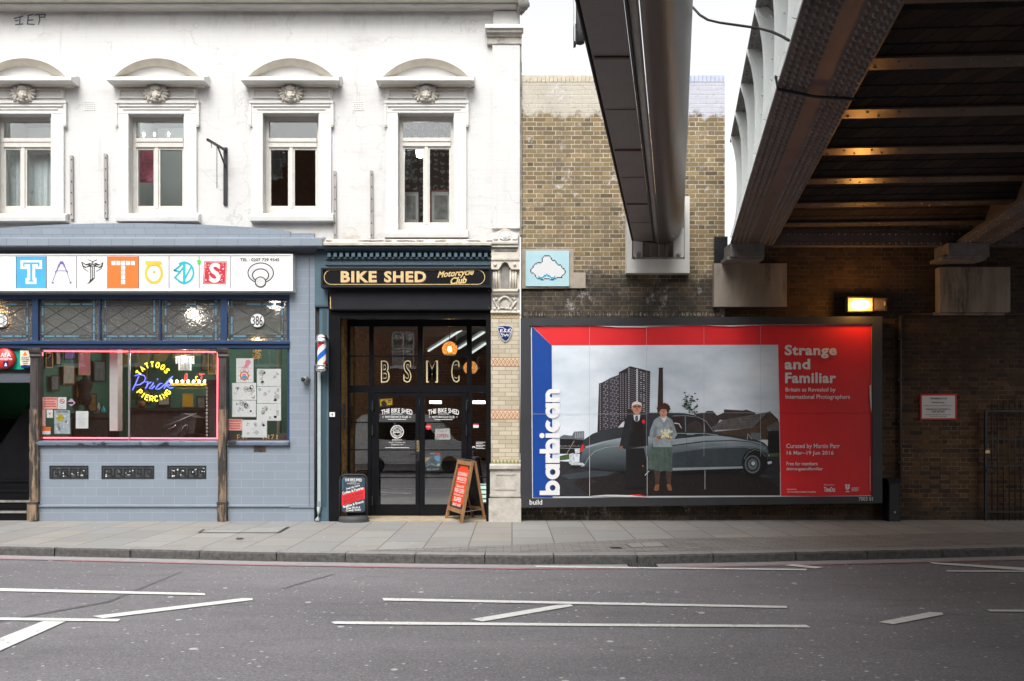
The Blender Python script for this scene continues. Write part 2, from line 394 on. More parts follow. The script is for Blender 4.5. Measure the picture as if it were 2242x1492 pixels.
grey_soffit = plain('dark_grey_and_shade', lin(92, 97, 106, K), .4, var=.06, vs=3)
tile_grey = tiles('grey_wall_tiles', lin(150, 161, 173, K), .40, .15, lin(174, 182, 193, K), .0032, .3, var=.035, ds=1.3)
tile_small = tiles('grey_coping_tiles', lin(152, 163, 175, K), .37, .125, lin(112, 118, 130, K), .004, .35, var=.05)
blue_frame = plain('blue_paint', lin(48, 72, 108, K), .3, var=.12, vs=4, bmp=.08, bs=30, dirt=(.02, .03, .05), ds=5, dt=(.62, .78))
blue_pale = plain('pale_blue_lead_paint', lin(96, 146, 170, K), .5, var=.3, vs=14, dirt=lin(200, 215, 220), ds=9, dt=(.6, .7))
lead = plain('lead_came', (.07, .075, .08), .5, .4, var=.2, vs=12)
sill_dark = plain('chipped_sill_paint', lin(116, 130, 148, K), .35, var=.15, vs=6, dirt=(.02, .025, .03), ds=5, dt=(.52, .6), st=(.5, 1, 1))
worn_wood = plain('worn_painted_timber', (.21, .145, .092), .7, var=.5, vs=8, bmp=.6, bs=40, st=(2.2, 1, .3), dirt=(.03, .025, .022), ds=5, dt=(.46, .58))
dark_wood = plain('blackened_timber', (.045, .036, .034), .55, var=.5, vs=8, bmp=.4, bs=30, st=(1, 1, .4), dirt=(.16, .11, .10), ds=6, dt=(.62, .72))
teal = plain('teal_paint', lin(66, 88, 100, K), .38, var=.06, vs=3, bmp=.05, bs=25)
teal_light = plain('teal_paint_face', lin(86, 112, 125, K), .38, var=.06, vs=3)
black_paint = plain('black_paint', (.006, .0065, .008), .35, var=.25, vs=4, bmp=.05, bs=20, spec=.18)
black_panel = plain('black_shutter_box', (.014, .015, .020), .45, var=.15, vs=3, spec=.2)
gold = plain('gold_leaf', (.68, .50, .22), .42, .35, var=.12, vs=30)
gold_pale = plain('pale_gold', lin(232, 215, 165, .85), .5, var=.05)
maroon = plain('maroon_paint', lin(90, 20, 25), .5)
ink = plain('black_ink', (.015, .015, .017), .6)
white_ink = plain('white_ink', (.72, .72, .70), .6, var=.04)
paper = plain('paper', (.76, .76, .75), .75, var=.03, vs=5)
paper_pink = plain('faded_red_paper', lin(240, 175, 165), .75, var=.05)
red_ink = plain('red_print', lin(196, 40, 45), .6, var=.05)
orange_ink = plain('orange_print', lin(246, 118, 40, .9), .55, var=.04)
purple_ink = plain('purple_print', lin(120, 95, 170), .6)
yellow_ink = plain('yellow_print', lin(245, 190, 60, .9), .55)
teal_ink = plain('turquoise_print', lin(20, 175, 190, .9), .55)
cyan_ink = plain('sky_blue_print', lin(70, 172, 220, .9), .5)
green_ink = plain('green_print', lin(90, 205, 70, .9), .55)
grey_ink = plain('grey_print', (.6, .6, .61), .6)
crimson_ink = plain('crimson_print', lin(200, 30, 55, .9), .55)
plastic_white = plain('white_acrylic', (.76, .76, .745), .3, var=.02, dirt=(.55, .53, .48), ds=3, dt=(.7, .9))
navy = plain('navy_enamel', lin(28, 45, 100), .25, var=.08)
red_plastic = plain('red_plastic', lin(190, 45, 40), .3, var=.05)
cream_plastic = plain('cream_plastic', lin(222, 216, 196, .9), .4, var=.04)
green_wall = plain('green_wall_paint', lin(84, 150, 132, .75), .6, var=.1)
dark_green = plain('dark_green_wall', lin(18, 118, 92, .6), .6, var=.15)
pane = glass('window_glass')
pane_old = glass('old_window_glass', (.93, .95, .95), 1.75, .015, .06)
glaze = glass('shop_glass', (.97, .98, .98), 2.0, .003, .015)
door_glass = glass('door_glass', (.93, .95, .95), 2.4, .003, .012)
concrete = plain('concrete', (.40, .375, .34), .9, var=.12, vs=4, bmp=.3, bs=30, dirt=(.2, .18, .16), ds=2.2, dt=(.55, .78), st=(1, 1, .5))
concrete_white = plain('white_concrete', (.56, .55, .52), .85, var=.08, vs=4, bmp=.2, bs=30, dirt=(.3, .27, .23), ds=2, dt=(.55, .8), st=(1, 1, .4))
concrete_dark = plain('stained_concrete', (.27, .23, .19), .9, var=.25, vs=3, bmp=.4, bs=25, dirt=(.07, .06, .05), ds=1.8, dt=(.5, .72), st=(1.6, 1, .3))
rubber = plain('black_rubber', (.02, .02, .021), .7, var=.2)
oak = plain('varnished_wood', (.30, .155, .07), .5, var=.25, vs=12, bmp=.1, st=(1, 1, .3))

def wall_dirt(nt, p, sx, c, br):
    z = sx[2]; x = sx[0]
    n = noise(nt, p, 2.6, 8, .75)
    # old limewash over the top courses, creamy on one side, bluish on the other
    edge = mth(nt, 'ADD', z, mth(nt, 'MULTIPLY', mth(nt, 'SUBTRACT', noise(nt, p, 3.5, 6, .7), .5), .8))
    lw = mth(nt, 'MULTIPLY', sstep(nt, edge, 7.28, 7.42), sstep(nt, noise(nt, p, 12.0, 5, .75), .30, .44))
    pale = mix(nt, sstep(nt, x, 2.2, 2.5), (.52, .485, .42, 1), (.50, .52, .60, 1))
    c = mix(nt, mth(nt, 'MULTIPLY', lw, .85), c, pale)
    big = noise(nt, stretch(nt, p, (1, 1, .6)), 1.1, 6, .65)
    c = mix(nt, mth(nt, 'MULTIPLY', sstep(nt, big, .5, .72), .55), c, mix(nt, .5, c, (.10, .09, .075, 1)))
    # white salts leaching from the joints
    sp = mth(nt, 'MULTIPLY', sstep(nt, n, .55, .66), sstep(nt, noise(nt, p, 14.0, 5, .7), .47, .58))
    c = mix(nt, mth(nt, 'MULTIPLY', sp, .6), c, (.62, .62, .62, 1))
    # soot band left on the wall above the hoarding
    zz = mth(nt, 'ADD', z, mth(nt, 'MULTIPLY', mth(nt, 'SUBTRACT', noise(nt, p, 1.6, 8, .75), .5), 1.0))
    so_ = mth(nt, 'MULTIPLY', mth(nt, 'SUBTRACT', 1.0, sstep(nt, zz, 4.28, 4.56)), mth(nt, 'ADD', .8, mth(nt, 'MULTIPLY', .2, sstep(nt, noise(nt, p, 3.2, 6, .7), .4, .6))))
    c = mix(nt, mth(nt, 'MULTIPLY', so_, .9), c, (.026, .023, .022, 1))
    sl_ = mth(nt, 'MULTIPLY', mth(nt, 'MULTIPLY', so_, sstep(nt, noise(nt, stretch(nt, p, (1.2, 1, .7)), 1.9, 9, .75), .52, .64)), sstep(nt, noise(nt, p, 16.0, 5, .8), .42, .56))
    c = mix(nt, mth(nt, 'MULTIPLY', sl_, .85), c, (.50, .47, .46, 1))
    return c
stock_brick = bricks('yellow_stock_brick', .081, .345, [lin(96, 84, 64, .9), lin(128, 112, 80, .9), lin(142, 123, 88, .9), lin(120, 105, 78, .9), lin(154, 134, 98, .9), lin(132, 110, 84, .9), lin(110, 97, 76, .9)], lin(206, 198, 180, .85), .012, dirtfn=wall_dirt, wf=.6)
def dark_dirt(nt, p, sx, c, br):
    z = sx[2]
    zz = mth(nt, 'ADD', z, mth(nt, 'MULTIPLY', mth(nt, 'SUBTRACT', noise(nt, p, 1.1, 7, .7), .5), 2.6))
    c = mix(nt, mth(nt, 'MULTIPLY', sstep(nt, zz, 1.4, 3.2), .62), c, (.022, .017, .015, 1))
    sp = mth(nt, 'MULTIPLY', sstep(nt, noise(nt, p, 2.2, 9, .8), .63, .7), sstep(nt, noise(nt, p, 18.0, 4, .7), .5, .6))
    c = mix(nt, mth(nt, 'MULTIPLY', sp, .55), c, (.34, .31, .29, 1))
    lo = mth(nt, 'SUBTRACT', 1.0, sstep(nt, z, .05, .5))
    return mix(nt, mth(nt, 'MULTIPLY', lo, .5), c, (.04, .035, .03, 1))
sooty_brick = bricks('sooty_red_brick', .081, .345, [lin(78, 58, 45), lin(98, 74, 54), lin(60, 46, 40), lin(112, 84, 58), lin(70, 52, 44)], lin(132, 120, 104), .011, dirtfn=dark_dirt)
vault_brick = bricks('vault_brick', .08, .23 * 1.5, [lin(62, 50, 44), lin(48, 40, 36), lin(72, 56, 46)], lin(30, 26, 24), .01)
house_brick = bricks('house_brick', .081, .345, [lin(110, 70, 50), lin(130, 84, 58), lin(95, 62, 48)], lin(150, 138, 122), .011)
side_brick = bricks('amber_brick', .081, .345, [lin(140, 104, 56, .9), lin(168, 128, 72, .9), lin(110, 82, 48, .9)], lin(150, 130, 95), .01)

# ------------------------------------------------------------------ the ground
def _asphalt():
    m, nt, b = newmat('asphalt'); p = pos(nt)
    big = noise(nt, stretch(nt, p, (.25, .8, 1)), .8, 6, .6)
    c = ramp(nt, big, [(.3, (.124, .118, .127)), (.7, (.190, .181, .191))])
    gr = noise(nt, p, 48.0, 4, .8)
    c = mix(nt, mth(nt, 'MULTIPLY', sstep(nt, gr, .53, .68), .85), c, (.34, .33, .34, 1))
    mid = noise(nt, stretch(nt, p, (.5, 1, 1)), 5.0, 6, .7)
    c = mix(nt, mth(nt, 'MULTIPLY', sstep(nt, mid, .5, .7), .35), c, (.085, .082, .085, 1))
    c = mix(nt, mth(nt, 'MULTIPLY', mth(nt, 'SUBTRACT', 1.0, sstep(nt, gr, .33, .45)), .8), c, (.035, .034, .036, 1))
    # trodden chewing gum and flecks of worn paint
    vo = N(nt, 'ShaderNodeTexVoronoi', {'Vector': p, 'Scale': 3.6, 'Randomness': 1.0}, feature='F1')
    rn = N(nt, 'ShaderNodeSeparateColor', {0: vo.outputs['Color']}).outputs
    dd = mth(nt, 'ADD', vo.outputs['Distance'], mth(nt, 'MULTIPLY', noise(nt, p, 30.0, 2), .05))
    g = mth(nt, 'MULTIPLY', mth(nt, 'SUBTRACT', 1.0, sstep(nt, dd, mth(nt, 'MULTIPLY', rn[1], .145), mth(nt, 'ADD', mth(nt, 'MULTIPLY', rn[1], .145), .03))), mth(nt, 'GREATER_THAN', rn[0], .32))
    c = mix(nt, mth(nt, 'MULTIPLY', g, .85), c, (.52, .52, .51, 1))
    v2 = N(nt, 'ShaderNodeTexVoronoi', {'Vector': p, 'Scale': 11.0, 'Randomness': 1.0}, feature='F1')
    r2 = N(nt, 'ShaderNodeSeparateColor', {0: v2.outputs['Color']}).outputs
    g2 = mth(nt, 'MULTIPLY', mth(nt, 'LESS_THAN', v2.outputs['Distance'], .17), mth(nt, 'GREATER_THAN', r2[0], .78))
    c = mix(nt, mth(nt, 'MULTIPLY', g2, .75), c, (.46, .46, .45, 1))
    nt.links.new(c, b.inputs['Base Color']); b.inputs['Roughness'].default_value = .75; b.inputs['Specular IOR Level'].default_value = .35
    nt.links.new(bump(nt, noise(nt, p, 55.0, 4, .8), .5, .012), b.inputs['Normal'])
    return m
asphalt = _asphalt()
slab = tiles('paving_slabs', [lin(150, 148, 145, .8), lin(162, 160, 156, .8), lin(166, 161, 153, .8), lin(156, 156, 155, .8), lin(170, 168, 163, .8)], .93, .62, lin(104, 98, 92, .8), .009, .75, plan=True, rot=math.radians(90), ds=1.5, bmp=.3, gum=True)
setts = tiles('granite_setts', [lin(138, 134, 130, .8), lin(152, 148, 144, .8), lin(126, 124, 122, .8)], .24, .115, lin(100, 96, 92, .8), .008, .7, plan=True, ds=2)
granite = plain('kerb_granite', lin(150, 149, 148, .8), .75, var=.12, vs=10, bmp=.7, bs=55, dirt=lin(120, 116, 110, .8), ds=3)
granite_face = plain('kerb_face', lin(88, 86, 84, .8), .9, var=.4, vs=18, bmp=.9, bs=60)
gutter_m = plain('gutter_channel', lin(160, 158, 158, .8), .8, var=.1, vs=8, bmp=.4, bs=60)
red_line = plain('worn_red_line', lin(172, 130, 136, .8), .75, var=.12, vs=9, bmp=.3, bs=70, dirt=lin(130, 128, 130, .8), ds=7, dt=(.55, .7))
road_white = plain('road_marking_paint', (.62, .62, .60), .6, var=.06, vs=8, bmp=.3, bs=70, dirt=(.3, .3, .3), ds=22, dt=(.56, .66))
tar = plain('tar_joint', (.085, .083, .085), .55, var=.3, vs=10)
ZR = -.12
kerb = [(-500, 1186), (-200, 1193), (0, 1198), (280, 1203.5), (560, 1210), (850, 1214.5), (1121, 1217.5), (1380, 1217), (1700, 1211), (2000, 1205), (2242, 1199), (2600, 1189), (3200, 1172)]
kp = [G(x, y) for x, y in kerb]
kp = [Vector((-60, kp[0].y + .6, 0))] + kp + [Vector((60, kp[-1].y + 3.0, 0))]
def kerb_y(x):
    for a, b in zip(kp, kp[1:]):
        if a.x <= x <= b.x: return a.y + (b.y - a.y) * (x - a.x) / (b.x - a.x)
    return kp[-1].y
m = MB()
m.add([(-90, -90, ZR), (90, -90, ZR), (90, 60, ZR), (-90, 60, ZR)], [(0, 1, 2, 3)], asphalt); m.build('road', kind='structure')
xs = [-60, -40, -25] + [-18 + .25 * i for i in range(145)] + [25, 40, 60]
def strip(name, f0, f1, z, mt, kind='structure', x0=-60, x1=60, th=0):
    m = MB(); q = [x for x in xs if x0 <= x <= x1]
    for a, b in zip(q, q[1:]):
        m.add([(a, f0(a), z), (b, f0(b), z), (b, f1(b), z), (a, f1(a), z)], [(0, 1, 2, 3)], mt)
    return m.build(name, kind=kind)
strip('pavement', lambda x: kerb_y(x) + .30, lambda x: 16.9, 0.0, slab)
def sett_w(x): return max(0.02, min(1.0, (x + 2.2) / 4)) * 1.35
strip('sett_paving', lambda x: kerb_y(x) + .30, lambda x: kerb_y(x) + .30 + sett_w(x), .004, setts, x0=-2.2, x1=30)
strip('gutter_channel', lambda x: kerb_y(x) - .26, lambda x: kerb_y(x) + .01, ZR + .004, gutter_m)
strip('red_route_line', lambda x: kerb_y(x) - .36, lambda x: kerb_y(x) - .27, ZR + .008, red_line)
# kerb stones, each with its own rough top edge
m = MB(); x = -20.0
while x < 24:
    L = .9 + R.random() * .25 if abs(x) < 16 else 2
    n = 8; v = []
    for i in range(n + 1):
        xx = x + .006 + (L - .012) * i / n; y = kerb_y(xx); j = (R.random() - .5) * .012
        v += [(xx, y + .305, 0.001), (xx, y + .03 + j, 0.003 + j * .3), (xx, y + .004 + j, -.02), (xx, y - .004 + j, ZR - .02)]
    for i in range(n):
        for k in range(3):
            m.add([v[i * 4 + k], v[i * 4 + 4 + k], v[i * 4 + 5 + k], v[i * 4 + 1 + k]][::-1], [(0, 1, 2, 3)], granite if k == 0 else granite_face)
    x += L
m.build('kerb', kind='structure')
m = MB(); m.add([(-20, kerb_y(-20) + .3, -.01), (24, kerb_y(24) + .3, -.01), (24, kerb_y(24) + .3, -.2), (-20, kerb_y(-20) + .3, -.2)], [(0, 3, 2, 1)], tar)
# painted road markings
def mark(m, pts, z=ZR + .0095, mt=None): 
    q = [G(x, y, z) for x, y in pts]
    ar = sum(q[i].x * q[(i + 1) % len(q)].y - q[(i + 1) % len(q)].x * q[i].y for i in range(len(q)))
    m.add(q if ar > 0 else q[::-1], [tuple(range(len(q)))], mt or road_white)
m = MB()
for pts in [[(-300, 1276), (0, 1288), (448, 1299), (450, 1303.5), (0, 1294.5), (-300, 1282)],
            [(203, 1349), (225, 1354), (553, 1314), (553, 1310), (530, 1310)],
            [(-300, 1348), (0, 1352), (264, 1355.5), (258, 1361), (0, 1358), (-300, 1355)],
            [(-330, 1526), (95, 1360), (143, 1361), (0, 1425), (-300, 1560)],
            [(837, 1309.5), (1722, 1327), (1724, 1331.5), (840, 1315)],
            [(1030, 1356), (1057, 1361), (1255, 1327), (1248, 1323.5), (1222, 1324.5)],
            [(725, 1362), (733, 1366.5), (1300, 1371), (1775, 1374), (1765, 1368.5), (1300, 1365.5), (735, 1360.5)],
            [(1170, 1239), (1175, 1242), (1765, 1249), (1766, 1246)],
            [(1718, 1238), (1785, 1245), (1804, 1242), (1735, 1235.5)],
            [(2034, 1231), (2045, 1235), (2242, 1249), (2500, 1263), (2500, 1257), (2242, 1243)],
            [(2070, 1249), (2076, 1252), (2500, 1254), (2500, 1251)],
            [(1924, 1362), (1955, 1367), (2066, 1346), (2063, 1341.5), (2035, 1340.5)],
            [(2161, 1335), (2168, 1339), (2500, 1341), (2500, 1336)]]:
    mark(m, pts)
m.build('road_marking', kind='structure')
m = MB()
for pts in [[(-60, 1369.5), (-50, 1370.5), (240, 1319), (398, 1252.5), (395, 1252), (234, 1317)],
            [(614, 1289), (622, 1289), (734, 1257), (729, 1257)]]:
    mark(m, pts, ZR + .0035, tar)
m.build('tar_joint', kind='structure')
# iron drain grating in the gutter
g0 = thing('drain_grating', 'slotted iron drain grating set in the gutter below the billboard', 'drain grating', G(1418, 1238, ZR))
m = MB(); a, b = X(1386, 11.0), X(1452, 11.0); ya, yb = 10.98 + .42, 10.98 + .78
m.box(a, b, ya, ya + .03, ZR - .01, ZR + .012, iron); m.box(a, b, yb - .03, yb, ZR - .01, ZR + .012, iron); m.box(a, a + .03, ya, yb, ZR - .01, ZR + .011, iron); m.box(b - .03, b, ya, yb, ZR - .01, ZR + .011, iron)
m.build('frame', g0)
m = MB()
for i in range(1, 10): m.box(a + (b - a) * i / 10 - .009, a + (b - a) * i / 10 + .009, ya + .03, yb - .03, ZR - .01, ZR + .011, steel)
m.build('slats', g0)
m = MB(); m.box(a + .01, b - .01, ya + .01, yb - .01, ZR + .0045, ZR + .006, rubber); m.build('pit', g0)
# small inspection covers let into the slabs
for (pts, lab) in [([(862, 1163), (915, 1154), (1263 / 2 + 3, 1154), (1225 / 2, 1167), (432, 1167), (445, 1159)][2:], 'long recessed inspection cover in the pavement before the tattoo shop'),
                   ([(492 / 2 + 1121, 223 / 2 + 1080), (650 / 2 + 1121, 213 / 2 + 1080), (680 / 2 + 1121, 234 / 2 + 1080), (520 / 2 + 1121, 238 / 2 + 1080)], 'paved inspection cover near the kerb below the billboard'),
                   ([(425 / 2 + 1121, 236 / 2 + 1080), (478 / 2 + 1121, 236 / 2 + 1080), (486 / 2 + 1121, 243 / 2 + 1080), (436 / 2 + 1121, 243 / 2 + 1080)], 'small dark iron stop cock cover in the setts'),
                   ([(518, 1178), (534, 1178), (530, 1181), (516, 1181)], 'tiny iron water cover in the slabs before the tattoo shop')]:
    q = [G(x, y, .006) for x, y in pts]; c = sum(q, Vector()) / len(q)
    ar = sum(q[i].x * q[(i + 1) % len(q)].y - q[(i + 1) % len(q)].x * q[i].y for i in range(len(q)))
    if ar < 0: q = q[::-1]
    big = (q[0] - q[2]).length > .5
    m = MB(); m.add(q, [tuple(range(len(q)))], iron)
    if big:
        q2 = [c + (p - c) * .93 + Vector((0, 0, .003)) for p in q]; m.add(q2, [tuple(range(len(q)))], slab)
    m.build('inspection_cover', label=lab, cat='cover')
# ------------------------------------------------------------------ the white painted building
wb = thing('white_building', 'white painted brick building with arched window hoods above two shopfronts', 'building', (X(570), D + 4, 0))
OPEN = [(-11, 111, 250, 472), (282, 402, 250, 472), (576, 697, 248.5, 471.5), (872, 993, 248, 508)]
holes = [(X(a), X(b), Z(e), Z(c)) for a, b, c, e in OPEN]
XL, XR = X(-420), X(1138)
m = MB(); m.wall(XL, XR, Z(660), Z(-160), holes, D, painted_brick, .22)
m.box(XR - .3, XR - .001, D + .002, D + 9, 0, Z(-160), painted_brick)
m.box(XL, XL + .3, D + .3, D + 9, 0, Z(-160), painted_brick)
m.box(XL, XR - .3, D + 8.7, D + 9, 0, Z(-160), painted_brick)
m.box(XL + .3, XR - .3, D + .24, D + 8.7, Z(-150), Z(-160), stone_dark)
m.box(XL + .3, XR - .3, D + .24, D + 8.7, Z(640), Z(615), stone_dark)
m.build('wall', wb)
m = MB()
m.mould(-420, 1150, [(.03, 24), (.06, 22), (.10, 18), (.16, 15), (.22, 13), (.24, 9), (.24, 6), (.30, 4), (.34, 0), (.34, -8), (.05, -14)], D, stone_cornice)
m.build('cornice', wb)
m = MB()
for i in range(60):
    px = 292 + R.random() * 125; q = P(px, -4 - R.random() * 3, D - .27 - .06 * R.random()); m.blob(q, (.05 + R.random() * .06, .04, .02 + R.random() * .03), moss, 7, 5, .5)
m.build('moss', wb)
m = MB()
m.pbox(1078, 58, 1138, 500, D - .07, .08, painted_brick); m.pbox(1080, 24, 1137, 56, D - .07, .08, stone_white)
m.build('corner_pilaster', wb)
m = MB()
m.mould(1066, 1142, [(.09, 96), (.09, 82), (.12, 80), (.14, 74), (.19, 70), (.2, 62), (.2, 57), (.08, 55)], D, stone_grey)
m.mould(1062, 1146, [(.2, 63), (.235, 61), (.235, 56), (.1, 53)], D, stone_white)
m.build('pilaster_capital', wb)
m = MB(); m.blob(P(1146, 8, D - .3), (.11, .12, .13), stone_dark, 12, 8, .25); m.blob(P(1140, 20, D - .2), (.08, .09, .1), stone_dark, 12, 8, .3); m.build('cornice_end', wb)
m = MB()
for i in range(24):
    y0 = 60 + i * 19; m.pbox(1138.5 - R.random(), y0, 1141.5 + R.random() * 1.5, y0 + 19.5, D - .05, .1, stone_dark)
m.build('edge_mortar', wb)

def roomset(i, x0, x1, z0, z1, ml, mb_, mc, depth=3.2):
    m = MB(); m.room(x0, x1, D + .3, D + depth, z0, z1, ml, ml, mb_, mc, room_floor)
    m.wall(x0, x1, z0, z1, [holes[i]], D + .29, mc, 0.0)
    return m.build('room', wb)
room_floor = plain('floorboards', (.16, .11, .07), .5, var=.2)
wall_mint = plain('pale_grey_wall', (.36, .385, .38), .8, var=.05)
wall_brown = plain('dark_brown_wall', (.10, .075, .05), .8, var=.2)
def _damask():
    m, nt, b = newmat('damask_wallpaper'); p = pos(nt)
    n = N(nt, 'ShaderNodeTexWave', {'Vector': p, 'Scale': 4.5, 'Distortion': 9.0, 'Detail': 3.0, 'Detail Scale': 2.2}, wave_type='RINGS', rings_direction='SPHERICAL').outputs[1]
    v = N(nt, 'ShaderNodeTexVoronoi', {'Vector': stretch(nt, p, (1, 1, .8)), 'Scale': 7.0, 'Randomness': 0.0}).outputs['Distance']
    f = mth(nt, 'MULTIPLY', sstep(nt, n, .5, .6), sstep(nt, mth(nt, 'SUBTRACT', .62, v), 0.0, .15))
    c = mix(nt, f, (.045, .047, .045, 1), (.30, .32, .31, 1)); nt.links.new(c, b.inputs['Base Color'])
    b.inputs['Roughness'].default_value = .7
    return m
damask = _damask()
warm_bulb = emis('warm_bulb', (1, .82, .6), 22); cool_bulb = emis('cool_bulb', (.95, 1, .97), 18); spot_bulb = emis('spot_bulb', (.95, 1, .97), 160)
zf, zc = Z(612), Z(150)
roomset(0, X(-150), X(185), zf, zc, wall_mint, wall_mint, wall_mint)
m = MB(); m.blob(P(30, 222, D + 1.2), .09, emis('unseen_fill_bulb', (1, .97, .92), 85), 10, 8); m.build('unseen_fill_light', wb)  # unseen bulb added above the window head to brighten the panes
m = MB(); m.blob(P(350, 222, D + 1.2), .09, emis('unseen_fill_bulb', (1, .97, .92), 85), 10, 8); m.build('unseen_fill_light', wb)  # second unseen bulb, added to brighten the next room's panes
roomset(1, X(190), X(480), zf, zc, wall_mint, wall_mint, wall_mint)
roomset(2, X(485), X(790), zf, zc, wall_brown, wall_brown, wall_brown, 4)
roomset(3, X(795), X(1120), zf, zc, damask, damask, wall_brown, 2.2)

def carved(cx, cy):
    m = MB(); d = D - .1
    m.blob(P(cx, cy + 3, d), (.078, .075, .115), stone_beige, 14, 10)
    m.blob(P(cx, cy - 10, d - .01), (.105, .08, .065), stone_grey, 12, 8, .3)
    for sx in (-1, 1): m.blob(P(cx + sx * 9, cy - 1, d + .01), (.035, .06, .10), stone_grey, 10, 8, .3)
    m.blob(P(cx, cy + 4, d - .075), (.018, .03, .036), stone_beige, 8, 6)
    m.blob(P(cx, cy + 10, d - .06), (.036, .02, .011), stone_grey, 8, 5)
    for sx in (-1, 1):
        m.blob(P(cx + sx * 4.3, cy - 1, d - .062), (.014, .01, .006), stone_grey, 8, 5)
        m.blob(P(cx + sx * 5, cy + 4, d - .05), (.028, .02, .028), stone_beige, 8, 6)
        for k in range(5):
            a = math.radians(65 - 34 * k)
            q = P(cx + sx * (13 + 7 * math.cos(a)), cy + 1 - 10 * math.sin(a), d + .02)
            m.blob(q, (.085, .045, .034), stone_grey, 8, 6, .25, rot=sx * a)
        m.blob(P(cx + sx * 9, cy + 14, d), (.035, .04, .04), stone_grey, 8, 6, .2)
        m.blob(P(cx + sx * 13.5, cy - 11, d), (.03, .035, .05), stone_grey, 8, 6, .3)
    m.blob(P(cx, cy + 16, d), (.06, .05, .03), stone_grey, 8, 6, .2)
    return m
def window(i, o, tall=0):
    a, b, t, e = o; cx = (a + b) / 2
    z0, z1 = Z(e), Z(t); x0, x1 = X(a), X(b); y = D + .17
    fw = .062
    m = MB()   # frame: jambs, head, transom bar, sill rail, middle post
    def bx(xa, xb, za, zb, dy=0.0, th=.07): m.box(xa, xb, y - dy, y + th, za, zb, cream_wood)
    def zp(py): return Z(py, y)
    if tall: hd, tb0, tb1, br = 266, 303, 321, 492
    else: hd, tb0, tb1, br = 266, 304, 323, 456
    bx(x0 + .002, x0 + fw, z0, z1); bx(x1 - fw, x1 - .002, z0, z1)
    bx(x0 + fw, x1 - fw, zp(hd), z1 - .002); bx(x0 + fw, x1 - fw, zp(tb1), zp(tb0), .02); bx(x0 + fw, x1 - fw, zp(tb0 + 8), zp(tb0), .035)
    bx(x0 + fw, x1 - fw, z0 + .03, zp(br), .0); bx(x0 + .02, x1 - .02, z0 + .006, z0 + .06, .05)
    xm = X(cx + 1, y); bx(xm - .03, xm + .03, zp(br), zp(tb1), .01)
    for xa, xb in ((x0 + fw, xm - .03), (xm + .03, x1 - fw)):   # sash stiles
        bx(xa, xa + .03, zp(br), zp(tb1), -.012); bx(xb - .03, xb, zp(br), zp(tb1), -.012)
        bx(xa + .03, xb - .03, zp(tb1 + 5), zp(tb1), -.012); bx(xa + .03, xb - .03, zp(br), zp(br - 5), -.012)
    fr = m.build('window', wb)
    for xa, xb, za, zb in ((x0 + fw, x1 - fw, zp(tb0), zp(hd)), (x0 + fw + .03, xm - .06, zp(br - 5), zp(tb1 + 5)), (xm + .06, x1 - fw - .03, zp(br - 5), zp(tb1 + 5))):
        m = MB(); m.box(xa - .004, xb + .004, y + .03, y + .034, za - .004, zb + .004, pane_old); m.build('pane', fr)
    # moulded surround
    m = MB(); L, Rr = a - 26, b + 28; tp = 218
    d1 = D - .05
    m.pbox(L, tp + 26, a - 1, e - 2, d1, .06, stone_white); m.pbox(b + 1, tp + 26, Rr, e - 2, d1, .06, stone_white); m.pbox(L, tp + 8, Rr, t - 1, d1 - .004, .06, stone_white)
    m.pbox(L - 5, tp + 2, Rr + 5, tp + 8, d1 - .03, .085, stone_white); m.pbox(L - 5, tp + 8, L, tp + 56, d1 - .02, .075, stone_white); m.pbox(Rr, tp + 8, Rr + 5, tp + 56, d1 - .02, .075, stone_white)
    m.pbox(L + 3, tp + 12, Rr - 3, tp + 15, d1 - .028, .03, stone_white); m.pbox(L + 13, tp + 20, Rr - 13, tp + 22, d1 - .02, .03, stone_white)
    m.pbox(L + 1, tp + 55, L - 4, tp + 60, d1 - .03, .06, stone_grey); m.pbox(Rr - 1, tp + 55, Rr + 4, tp + 60, d1 - .03, .06, stone_grey)
    # frieze with a sunk panel
    m.pbox(L - 2, 184, Rr + 2, 219, D - .03, .035, stone_white)
    m.pbox(L + 2, 194, Rr - 2, 198, D - .055, .04, stone_beige); m.pbox(L + 2, 212, Rr - 2, 215, D - .055, .04, stone_white)
    m.pbox(L + 2, 198, L + 6, 212, D - .055, .04, stone_white); m.pbox(Rr - 6, 198, Rr - 2, 212, D - .055, .04, stone_white)
    m.build('surround', fr)
    m = MB()
    m.mould(L - 23, Rr + 17, [(.27, 178), (.30, 176), (.30, 169), (.05, 167)], D, stone_white)
    m.mould(L - 14, Rr + 10, [(.06, 191), (.09, 189), (.12, 185), (.20, 181), (.25, 178.5), (.05, 177)], D, stone_beige)
    m.build('hood_ledge', fr)
    m = MB(); pcx = (L + Rr) / 2 - 1; hw = (Rr - L) / 2 + 14
    oo = arcpts(pcx, 168, hw, 48, 28); ii = arcpts(pcx, 168, hw - 8, 40, 28); tt = arcpts(pcx, 168, hw - 32, 22, 28)
    def band(o1, o2, dA, dB, mt):
        for k in range(len(o1) - 1):
            m.add([P(*o1[k], dA), P(*o1[k + 1], dA), P(*o2[k + 1], dB), P(*o2[k], dB)][::-1], [(0, 1, 2, 3)], mt)
    band(oo, ii, D - .25, D - .25, stone_white)
    band([(x, y) for x, y in oo], oo, D + .02, D - .25, stone_white)
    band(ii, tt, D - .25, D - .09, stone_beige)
    band(tt, [(x, 168.5) for x, _ in tt], D - .085, D - .085, stone_white)
    m.build('arched_hood', fr)
    carved((L + Rr) / 2 - 1, 205).build('carved_head', fr)
    m = MB(); m.mould(L - 4, Rr + 4, [(.07, e + 15), (.14, e + 12), (.15, e + 4), (.15, e - 1), (.02, e - 4)], D, stone_white); m.pbox(a, e - 3, b, e + 3, D + .001, .17, stone_white)
    m.build('sill', fr)
